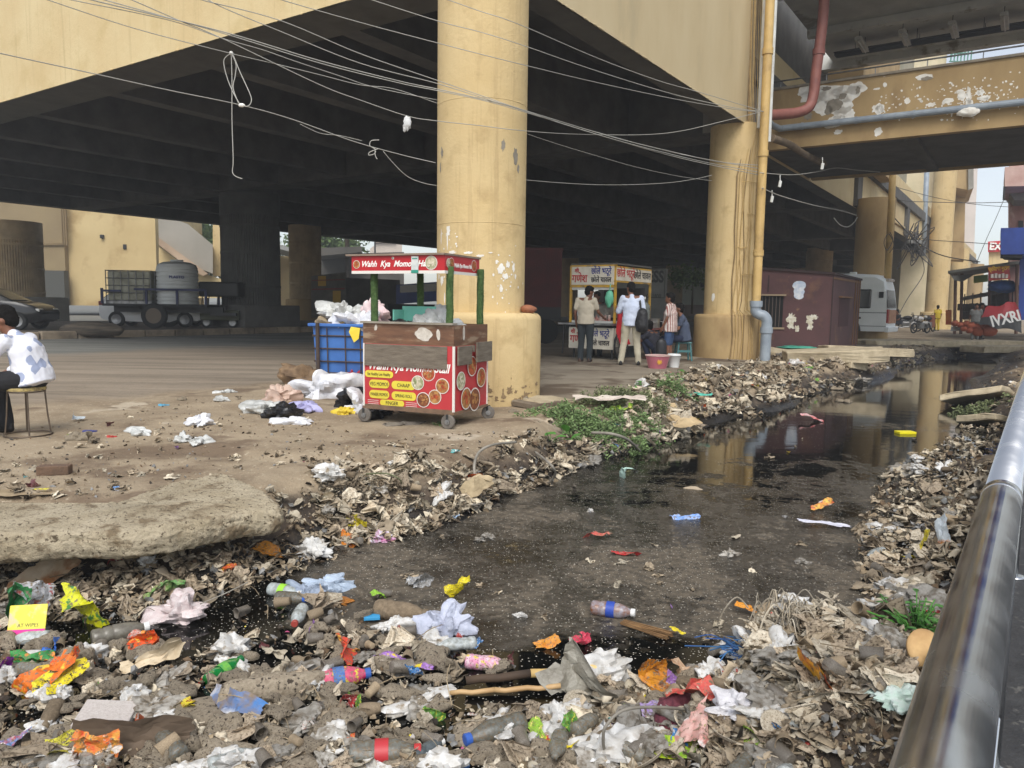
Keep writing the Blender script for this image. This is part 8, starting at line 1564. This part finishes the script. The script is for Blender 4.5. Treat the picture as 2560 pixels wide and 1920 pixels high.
O('sheet', 330, 1885, .42, mat('brown_flap', (112,96,80), (96,82,68), .8, 3), -6, 'brown flat rubbery sheet below the white foam block', 'rubber sheet', 'rubber_sheet', .02, 0, 0, .4, 1, 44, crush=.03)
O('sheet', 365, 1862, .13, F_('orange_sm', (226,110,40), (206,90,40), (220,210,200), 8), 0, 'small orange wrapper right of the white foam block', 'wrapper', 'food_wrapper', .05, 0, 0, .45, 2, 45)
O('sheet', 35, 1890, .12, F_('blue_card', (60,150,200), (200,70,50), (220,220,220), 5), 60, 'blue and red card scrap in the bottom left corner', 'wrapper', 'food_wrapper', .05, 20, 0, .6, 1, 46)
O('sheet', 245, 1910, .16, F_('orange_card', (214,80,40), (220,170,70), (220,210,200), 5), 30, 'orange square packet at the bottom left edge', 'wrapper', 'food_wrapper', .05, 10, 0, .7, 1, 47)
O('sheet', 200, 1890, .20, F_('yellow_net', (206,200,60), (180,170,60), (60,50,40), 10), 20, 'yellow printed film left of the orange square packet', 'wrapper', 'food_wrapper', .04, 10, 0, .5, 3, 48)
O('sheet', 590, 1788, .36, mat('bluewhite_strip', (126,110,92), (70,120,180), .6, 5, c3=(206,200,190)), -28, 'blue-edged folded strip of card under the green soda bottle', 'cardboard', 'cardboard_piece', .04, 24, 0, .25, 1, 49, crush=.05)
O('sheet', 1400, 1885, .18, F_('yellow_leaf', (226,206,30), (212,186,30), (190,60,50), 5), 150, 'yellow packet with a red mark in the lower right foreground', 'snack packet', 'snack_packet', .03, 10, 0, .7, 2, 51)
O('bag', 1485, 1700, .28, WHTF, 10, 'white plastic bag just below the tip of the bamboo stick', 'plastic bag', 'plastic_bag', .0, 0, 0, .7, 3, 27)
O('sheet', 1455, 1765, .36, mat('grey_clear', (150,146,134), (116,110,98), .3, 6, .4), -30, 'large translucent grey film below the white bag in the right foreground', 'plastic film', 'plastic_film', .03, 0, 10, .8, 3, 28)
O('sheet', 1655, 1735, .24, F_('amber_leaf', (206,140,40), (170,100,30), (120,70,30), 6), -40, 'amber curved packet half open at the right water edge', 'snack packet', 'snack_packet', .06, 0, 22, .75, 1, 52)
O('sheet', 1700, 1700, .18, mat('buff_scrap', (190,168,140), (170,130,100), .8, 6), 10, 'buff paper piece right of the amber packet', 'paper scrap', 'paper_scrap', .05, 20, 0, .6, 3, 53)
O('lump', 1680, 1800, .24, mat('maroon_cloth', (90,40,54), (120,60,70), .8, 6, .5), 100, 'twisted maroon cloth in the right foreground', 'cloth', 'cloth', .0, seed=7)
O('sheet', 1760, 1800, .22, F_('red_film', (196,60,60), (206,110,90), (190,170,150), 7), 0, 'red torn film right of the maroon cloth', 'plastic film', 'plastic_film', .06, 10, 0, .6, 4, 54)
O('bag', 1860, 1810, .22, mat('white_napkin', (222,220,222), (200,198,202), .8, 6, .5, 20), 0, 'white crumpled napkin at the foot of the waste mound', 'napkin', 'napkin', .02, 0, 0, .8, 3, 29)
O('sheet', 1745, 1870, .26, F_('pinkish_pk', (216,180,170), (196,130,120), (206,196,190), 5), 40, 'pinkish white folded packet in the right foreground', 'snack packet', 'snack_packet', .05, 10, 0, .7, 2, 55)
O('sheet', 1690, 1900, .24, F_('lime_yel', (206,210,40), (110,180,50), None, 4), -20, 'yellow and lime packet at the bottom right of the pool', 'snack packet', 'snack_packet', .05, 10, 0, .5, 2, 56)
O('bag', 1510, 1900, .26, WHTF, 0, 'rounded white bag at the bottom edge of the picture', 'plastic bag', 'plastic_bag', .0, 0, 0, .8, 3, 30)
O('sheet', 1605, 1800, .16, F_('violet_film', (150,120,190), (190,180,200), None, 6), 60, 'violet and clear film left of the maroon cloth', 'plastic film', 'plastic_film', .04, 20, 0, .6, 2, 57)
O('sheet', 2045, 1752, .22, F_('yellor', (232,190,40), (222,110,40), (190,70,40), 3), 100, 'yellow and orange packet standing in the waste mound by the railing', 'snack packet', 'snack_packet', .08, 50, 0, .85, 1, 58, crush=.05)
O('bag', 2250, 1775, .15, mat('mint_tissue', (190,214,200), (206,214,208), .7, 6, .5, 20), 0, 'pale mint crumpled tissue at the right end of the waste mound', 'tissue', 'tissue', .02, 0, 0, .8, 3, 31)
O('sheet', 2290, 1400, .30, F_('yellow_rib', (216,200,40), (190,170,40), None, 8), -20, 'long yellow wrapper ribbon on the dark mud near the railing', 'wrapper', 'food_wrapper', .02, 0, 0, .18, 1, 59)
O('sheet', 2352, 1372, .26, mat('white_leaflet', (214,222,226), (196,206,212), .6, 5, c3=(200,130,60)), -35, 'white folded leaflet on the right bank beside the railing', 'leaflet', 'leaflet', .06, 20, 12, .5, 1, 60, crush=.04)
O('sheet', 2062, 1318, .42, mat('white_strip', (220,220,230), (206,206,220), .5, 5), 8, 'white folded plastic strip floating near the right bank', 'plastic strip', 'plastic_strip', .03, 0, 8, .2, 0, 61, crush=.03)
O('sheet', 2052, 1275, .2, F_('yelred', (220,190,80), (206,60,60), (214,206,200), 5), 10, 'yellow and red scrap floating above the white plastic strip', 'wrapper', 'food_wrapper', .03, 16, 0, .5, 2, 62)
O('box', 2263, 1084, .24, rgb('bright_yellow', (230,216,30), .5), 4, 'bright yellow carton floating far along the channel', 'carton', 'carton', .0, 0, 0, .6, sz=.7)
O('sheet', 2025, 1052, .34, F_('white_red', (214,210,210), (190,60,60), None, 5), -20, 'white and red scrap floating in the middle of the channel', 'scrap', 'plastic_scrap', .03, 12, 0, .6, 3, 63)
O('sheet', 1562, 1197, .26, mat('pale_aqua', (186,212,200), (166,196,184), .5, 5), 8, 'pale aqua scrap floating in mid channel', 'scrap', 'plastic_scrap', .01, 0, 0, .4, 2, 64)
O('lump', 1733, 1222, .16, mat('buff_roll', (180,164,140), (150,134,112), .8, 6), -24, 'buff roll-shaped piece floating in mid channel', 'paper roll', 'paper_roll', .0, seed=5, sz=.6)
O('sheet', 1715, 1296, .24, F_('sky_strip', (100,150,220), (170,190,230), None, 5), 4, 'pale blue strip floating in the channel', 'plastic strip', 'plastic_strip', .01, 0, 0, .3, 1, 65)
O('sheet', 1490, 1344, .24, F_('red_strip', (186,50,56), (206,130,110), None, 5), -10, 'red strip floating left of centre in the channel', 'plastic strip', 'plastic_strip', .01, 0, 0, .25, 1, 66)
O('sheet', 1565, 1388, .2, F_('red_strip2', (190,44,50), (170,50,50), None, 5), -16, 'second red strip floating below the first', 'plastic strip', 'plastic_strip', .01, 0, 0, .22, 2, 67)
O('sheet', 1455, 1608, .14, F_('pinkred', (214,60,90), (200,70,90), None, 5), -16, 'pinkish red torn wrapper on the scum above the bamboo stick', 'wrapper', 'food_wrapper', .01, 0, 0, .6, 4, 68)
O('sheet', 1365, 1616, .13, F_('orange_leaf', (226,160,60), (206,130,50), None, 5), 10, 'small orange leaf-like wrapper on the scum above the bamboo stick', 'wrapper', 'food_wrapper', .01, 0, 0, .6, 2, 69)
O('sheet', 1865, 1535, .13, F_('orange_chip', (232,160,50), (222,140,40), None, 5), -35, 'small orange chip of card left of the waste mound', 'card scrap', 'card_scrap', .03, 10, 0, .4, 1, 70)
O('sheet', 1693, 1590, .09, F_('yellow_chip', (226,206,40), (216,196,40), None, 5), -60, 'tiny yellow chip on the scum right of the broom', 'card scrap', 'card_scrap', .03, 10, 0, .25, 0, 71)
# broom head, bamboo sticks, arching cables, stones, brick
q = MB(); rng = random.Random(5)
for k in range(60): x = rng.uniform(-.05,.05); q.tube([(-.13, x*.5, .012+rng.uniform(0,.012)), (.14+rng.uniform(-.02,.02), x+rng.gauss(0,.004), .01+rng.uniform(0,.012))], .0016, 4)
o = q.build('broom_head', mat('broom_straw', (150,116,76), (120,90,58), .9, 20, island=True), None); o.location = drop(1610, 1578); o.rotation_euler = (0,0,R(-38)); tag(o, 'brown straw broom head lying on the scum', 'broom')
def stick(label, A, B, r, m, m2=None, name='bamboo_stick'):
    a = G(*A, WZ+.045); b = G(*B, WZ+.085); t = thing(name, label, 'stick', a); n = 10; pts = [(b-a)*(i/n)+Vector((0,0,.004*math.sin(i*2.1))) for i in range(n+1)]
    q = MB(); q.tube(pts[4:], [r*(1.06 if i % 3 == 0 else 1) for i in range(n+1)][4:], 12); q.build('clean_end', m, t, smooth=True); q = MB(); q.tube(pts[:5], r*.98, 12); q.build('muddy_end', m2 or m, t, smooth=True); return t
BAM = mat('bamboo', (216,186,124), (196,164,104), .5, 5, c3=(120,96,66), s3=7, t3=(.6,.7)); MUDS = mat('muddy_stick', (84,66,50), (60,48,38), .8, 6)
stick('thick yellow bamboo stick with a muddy lower end in the dark water', (1165,1702), (1562,1660), .019, BAM, MUDS); stick('thinner bamboo stick lying below the thick yellow one', (1125,1733), (1402,1716), .011, mat('bamboo_dull', (196,164,118), (170,136,92), .6, 5))
def cable(label, P, r=.008, m=None):
    q = MB(); pts = []
    for px, py, h in P: p_ = drop(px, py); pts.append(D(px, py, p_.y) if h == 0 else None)
    q.tube(catmull([G(px, py, z) for px, py, z in P], 8), r, 8); return tag(q.build('loose_cable', m or mat('grey_cable', (150,144,132), (120,114,104), .7, 8), None, smooth=True), label, 'cable')
cable('grey cable arching over the maroon cloth in the right foreground', [(1512,1880,-.33),(1508,1850,-.26),(1515,1815,-.2),(1560,1775,-.16),(1640,1768,-.2),(1720,1774,-.3)], .006)
cable('pale cable arching from the bank beside the orange plastic piece', [(1187,1192,-.15),(1186,1160,-.05),(1198,1130,.02),(1232,1112,.05),(1290,1105,.0)], .012)
cable('grey cable curving into the water below the broad-leaved plant', [(1338,1130,-.12),(1375,1160,-.14),(1388,1185,-.25),(1370,1210,-.38)], .012)
cable('thin cable arching over the gully beside the paper heap', [(915,1185,-.02),(965,1184,.0),(1000,1200,-.05),(1005,1228,-.2)], .006, mat('olive_cable', (96,100,70), None, .7))
cable('dark looped cable trailing from the bush into the water', [(1480,1082,-.05),(1530,1085,-.02),(1570,1100,-.12),(1600,1128,-.38)], .016)
cable('thin wire slanting over the left pool', [(500,1510,-.3),(560,1485,-.25),(620,1455,-.2)], .003)
for px, py, s_, lb in ((196,1100,.14,'pale angular stone on the dirt by the small bags'),(455,1000,.10,'rounded whitish stone near the road edge'),(568,1040,.05,'small grey stone on the dirt right of the rounded one'),(1300,1012,.20,'brown stone at the foot of the near column'),(1282,1030,.10,'small stone in front of the near column'),(430,1195,.07,'small brown stone above the concrete slab'),(2110,1005,.2,'pale boulder at the far bank edge'),(1863,1015,.2,'small pale boulder at the water edge below the downpipe')):
    o = put('stone', relabel(LU[px % 8], mat('stone', (150,138,118), (124,112,94), .95, 8, .6, 50)), drop(px, py), s_*.6, R(px)); tag(o, lb, 'stone')
q = MB(); q.rbox(-.11,.11,-.05,.05,0,.07,.008); o = q.build('brick', mat('dull_brick', (112,88,70), (92,74,60), .95, 12, .6, 60), None); o.location = drop(137, 1186); o.rotation_euler = (0,0,R(12)); tag(o, 'dull brown brick lying alone on the dirt above the slab', 'brick')
O('sheet', 50, 1235, .5, mat('buff_sheet', (166,148,118), (140,122,96), .9, 4), 8, 'buff cardboard sheet lying behind the slab at the left edge', 'cardboard', 'cardboard_piece', .01, 0, 0, .35, 0, 81, crush=.02)
O('sheet', 103, 1234, .1, F_('yel_flat', (214,204,70), (200,190,60), None, 5), 20, 'yellow scrap on the edge of the buff cardboard sheet', 'scrap', 'plastic_scrap', .03, 0, 0, .3, 0, 82)
O('sheet', 192, 1053, .20, mat('foam_tray', (206,216,222), (190,200,206), .5, 5), 25, 'pale blue white foam tray on the dirt right of the stool', 'foam tray', 'foam_tray', .03, 12, 0, .4, 1, 83, crush=.03)
O('lump', 224, 1080, .10, F_('navy_wrap', (30,50,120), (50,60,130), None, 5), 0, 'small navy blue wrapper on the dirt right of the stool', 'wrapper', 'food_wrapper', .0, seed=3, sz=.6)
O('lump', 280, 1093, .07, F_('red_bit', (196,40,36), (180,40,36), None, 5), 0, 'small red scrap on the dirt in front of the long clear bag', 'scrap', 'plastic_scrap', .0, seed=4, sz=.6)
O('lump', 410, 1014, .10, F_('blue_bit', (70,160,200), (90,170,200), None, 5), 0, 'light blue crushed cup on the far dirt', 'scrap', 'plastic_scrap', .0, seed=4, sz=.5)
# stringy white ribbons on the mound
q = MB(); rng = random.Random(44); p0 = drop(1950, 1600)
for k in range(46):
    a = p0+Vector((rng.gauss(.05,.07), rng.gauss(0,.05), .12+rng.uniform(0,.06))); d = Vector((rng.gauss(-.3,1), rng.gauss(-.3,1), 0)).normalized()*rng.uniform(.05,.17); pts = catmull([a, a+d*.4+Vector((0,0,.045)), a+d*.8+Vector((0,0,-.02)), a+d+Vector((rng.gauss(0,.02),rng.gauss(0,.02),-.11))], 5); q.tube(pts, rng.uniform(.0018,.0038), 5)
tag(q.build('ribbon_tangle', mat('pale_ribbon', (190,180,162), (150,138,118), .7, 10, island=True), None), 'tangle of pale plastic ribbons draped over the waste mound', 'ribbon tangle')
q = MB(); p0 = drop(1862, 1650)
for k in range(60):
    a = p0+Vector((rng.gauss(.02,.05), rng.gauss(.02,.06), .01+rng.uniform(0,.05))); q.tube(catmull([a, a+Vector((rng.gauss(0,.05),rng.gauss(0,.05),.02)), a+Vector((rng.gauss(0,.08),rng.gauss(0,.08),-.0))], 4), .003, 4)
tag(q.build('blue_netting', mat('blue_net', (50,80,140), (60,110,150), .7, 10, island=True), None), 'tangled blue netting at the left of the waste mound', 'netting')
q = MB(); q.lathe([(.0,.014),(.045,.015),(.08,.02),(.084,.036),(.06,.044),(.045,.039),(.02,.046),(0,.047)], 30, cap=False); o = q.build('woven_disc', mat('tan_disc', (204,168,116), (180,142,94), .8, 12), None, smooth=True); o.location = drop(2300, 1690)+Vector((0,0,.09)); o.rotation_euler = (R(55),R(-10),R(20)); tag(o, 'round tan disc-shaped tray leaning in the waste mound by the railing', 'tray')
# ------------------------------------------------------------------ plants
HERB = mat('herb_green', (120,142,88), (94,118,70), .7, 9, island=True); HERB2 = mat('fresh_green', (84,140,56), (64,118,46), .6, 9, island=True); OLIVE = mat('olive_green', (120,128,88), (96,104,68), .8, 9, island=True)
def bush(name, label, px, py, rx_, ry_, h, n, l, m, seed, stems=14):
    p0 = drop(px, py); random.seed(seed); t = thing(name, label, 'plant', p0); q = MB(); tips = []
    for k in range(stems*3):
        b = Vector((random.gauss(0,rx_*.45), random.gauss(0,ry_*.45), 0)); b.z = zh(p0.x+b.x, p0.y+b.y)-p0.z; e = b+Vector((random.gauss(0,.08), random.gauss(0,.08), h*random.uniform(.4,1)*max(.25, 1-(b.x/rx_)**2-(b.y/ry_)**2))); q.tube([b, (b+e)*.5+Vector((random.gauss(0,.02),0,.01)), e], .003, 4); tips.append((b, e))
    q.build('stems', OLIVE, t); q = MB()
    for k in range(n):
        b, e = random.choice(tips); c = b.lerp(e, random.uniform(.2,1.05))+Vector((random.gauss(0,.03), random.gauss(0,.03), random.gauss(0,.015))); d = Vector((random.gauss(0,1), random.gauss(0,1), random.gauss(.2,.5))); leaf(q, c, d, l*random.uniform(.6,1.3), l*.26)
    q.build('leaves', m, t); return t
bush('weed_bush', 'low feathery olive-green weed on top of the bank left of the pale heap', 1570, 1022, .8, .45, .28, 4800, .045, OLIVE, 1, 40)
bush('weed_bush', 'bright green weed spilling down the bank to the water', 1480, 1085, .75, .4, .26, 4500, .045, HERB, 2, 40)
bush('weed_bush', 'green weed hanging over the bank right of the coloured cloth', 1590, 1080, .5, .3, .24, 3800, .045, HERB, 3, 26)
bush('weed_bush', 'small dark green weed on the far bank heap', 1678, 985, .25, .2, .28, 900, .05, HERB, 4, 10)
bush('weed_plant', 'little green sprout in front of the snack cart', 1105, 1062, .06, .04, .05, 60, .03, HERB2, 5, 3)
bush('weed_bush', 'mossy green growth beside the tan slabs on the right bank', 2430, 1035, .6, .3, .14, 1500, .07, OLIVE, 6, 14)
def broad(name, label, px, py, n, h, sz, seed, m=HERB2, dz=0):
    p0 = drop(px, py); random.seed(seed); t = thing(name, label, 'plant', p0+Vector((0,0,dz))); q = MB(); s = MB()
    for k in range(n):
        e = Vector((random.gauss(0,h*.7), random.gauss(0,h*.5), random.uniform(.35,1)*h)); s.tube([(0,0,0), e*.5+Vector((0,0,.02)), e], .0028, 5)
        for j in range(1 if sz > .06 else 5):
            d = Vector((random.gauss(0,1), random.gauss(0,1)-.4, random.uniform(-.2,.3))).normalized(); c = e if sz > .06 else (e*random.uniform(.4,1)); L_ = sz*random.uniform(.7,1.2); sd = d.cross(Vector((0,0,1))).normalized(); up = Vector((0,0,1)); w_ = .42 if sz > .06 else .24
            pts = [c+d*L_*a+sd*L_*w_*b_+up*L_*z_ for a, b_, z_ in ((0,0,0),(.2,.75,.06),(.55,1,.05),(.85,.5,0),(1.05,0,-.08),(.85,-.5,0),(.55,-1,.05),(.2,-.75,.06),(.5,0,-.03))]; q.add(pts, [(8,i,(i+1)%8) for i in range(8)])
    s.build('stems', HERB2, t); q.build('leaves', m, t); return t
broad('broadleaf_weed', 'broad round-leaved green plant on the bank left of the bright weed', 1375, 1122, 6, .16, .13, 3)
broad('broadleaf_weed', 'two bright leaves above the feathery weed by the far heap', 1588, 975, 3, .14, .14, 4)
broad('broadleaf_weed', 'small bright leafy plant in the far bank litter', 1700, 950, 6, .18, .12, 6)
broad('leafy_plant', 'leafy green plant growing from the mound beside the railing', 2290, 1600, 30, .19, .045, 5, mat('deep_leaf', (60,104,46), (84,130,62), .5, 9, island=True))
# coloured cloth under the weeds
O('sheet', 1520, 1080, .36, mat('checked_cloth', (34,60,84), (96,40,44), .9, 7, .3, c3=(30,96,90), s3=4), -35, 'dark red and blue cloth tangled under the green weeds', 'cloth', 'cloth', .14, 10, 0, .3, 1, 91)
O('sheet', 1520, 1035, .9, mat('pale_sack', (206,196,184), (190,176,164), .8, 4, .3, c3=(70,150,130), s3=1.2, t3=(.62,.64)), -8, 'pale sack with a teal stripe lying across the weeds', 'sack', 'sack', .20, 8, 0, .22, 0, 92, crush=.06)
O('sheet', 1680, 1072, .8, mat('beige_sheet', (196,174,136), (170,148,112), .85, 3, .3), -62, 'long beige paper sheet hanging down the bank to the water', 'paper sheet', 'paper_sheet', .12, 10, 10, .4, 1, 93)
O('sheet', 1735, 1000, .5, mat('teal_rag', (70,170,150), (90,180,160), .7, 4, .3), -10, 'teal rag in the far bank litter', 'rag', 'rag', .08, 10, 0, .2, 0, 94)
# ------------------------------------------------------------------ haze
q = MB(); q.box(-60, 75, -6, 150, -2.2, 30); hz = q.build('haze', bpy.data.materials.new('haze_air'), None); hm = hz.data.materials[0]; hm.use_nodes = True
for n in list(hm.node_tree.nodes):
    if n.type == 'BSDF_PRINCIPLED': hm.node_tree.nodes.remove(n)
pv = hm.node_tree.nodes.new('ShaderNodeVolumePrincipled'); pv.inputs['Color'].default_value = (.86,.89,.92,1); pv.inputs['Density'].default_value = .0028; pv.inputs['Anisotropy'].default_value = .3
hm.node_tree.links.new(pv.outputs[0], hm.node_tree.nodes['Material Output'].inputs['Volume']); tag(hz, kind='stuff')
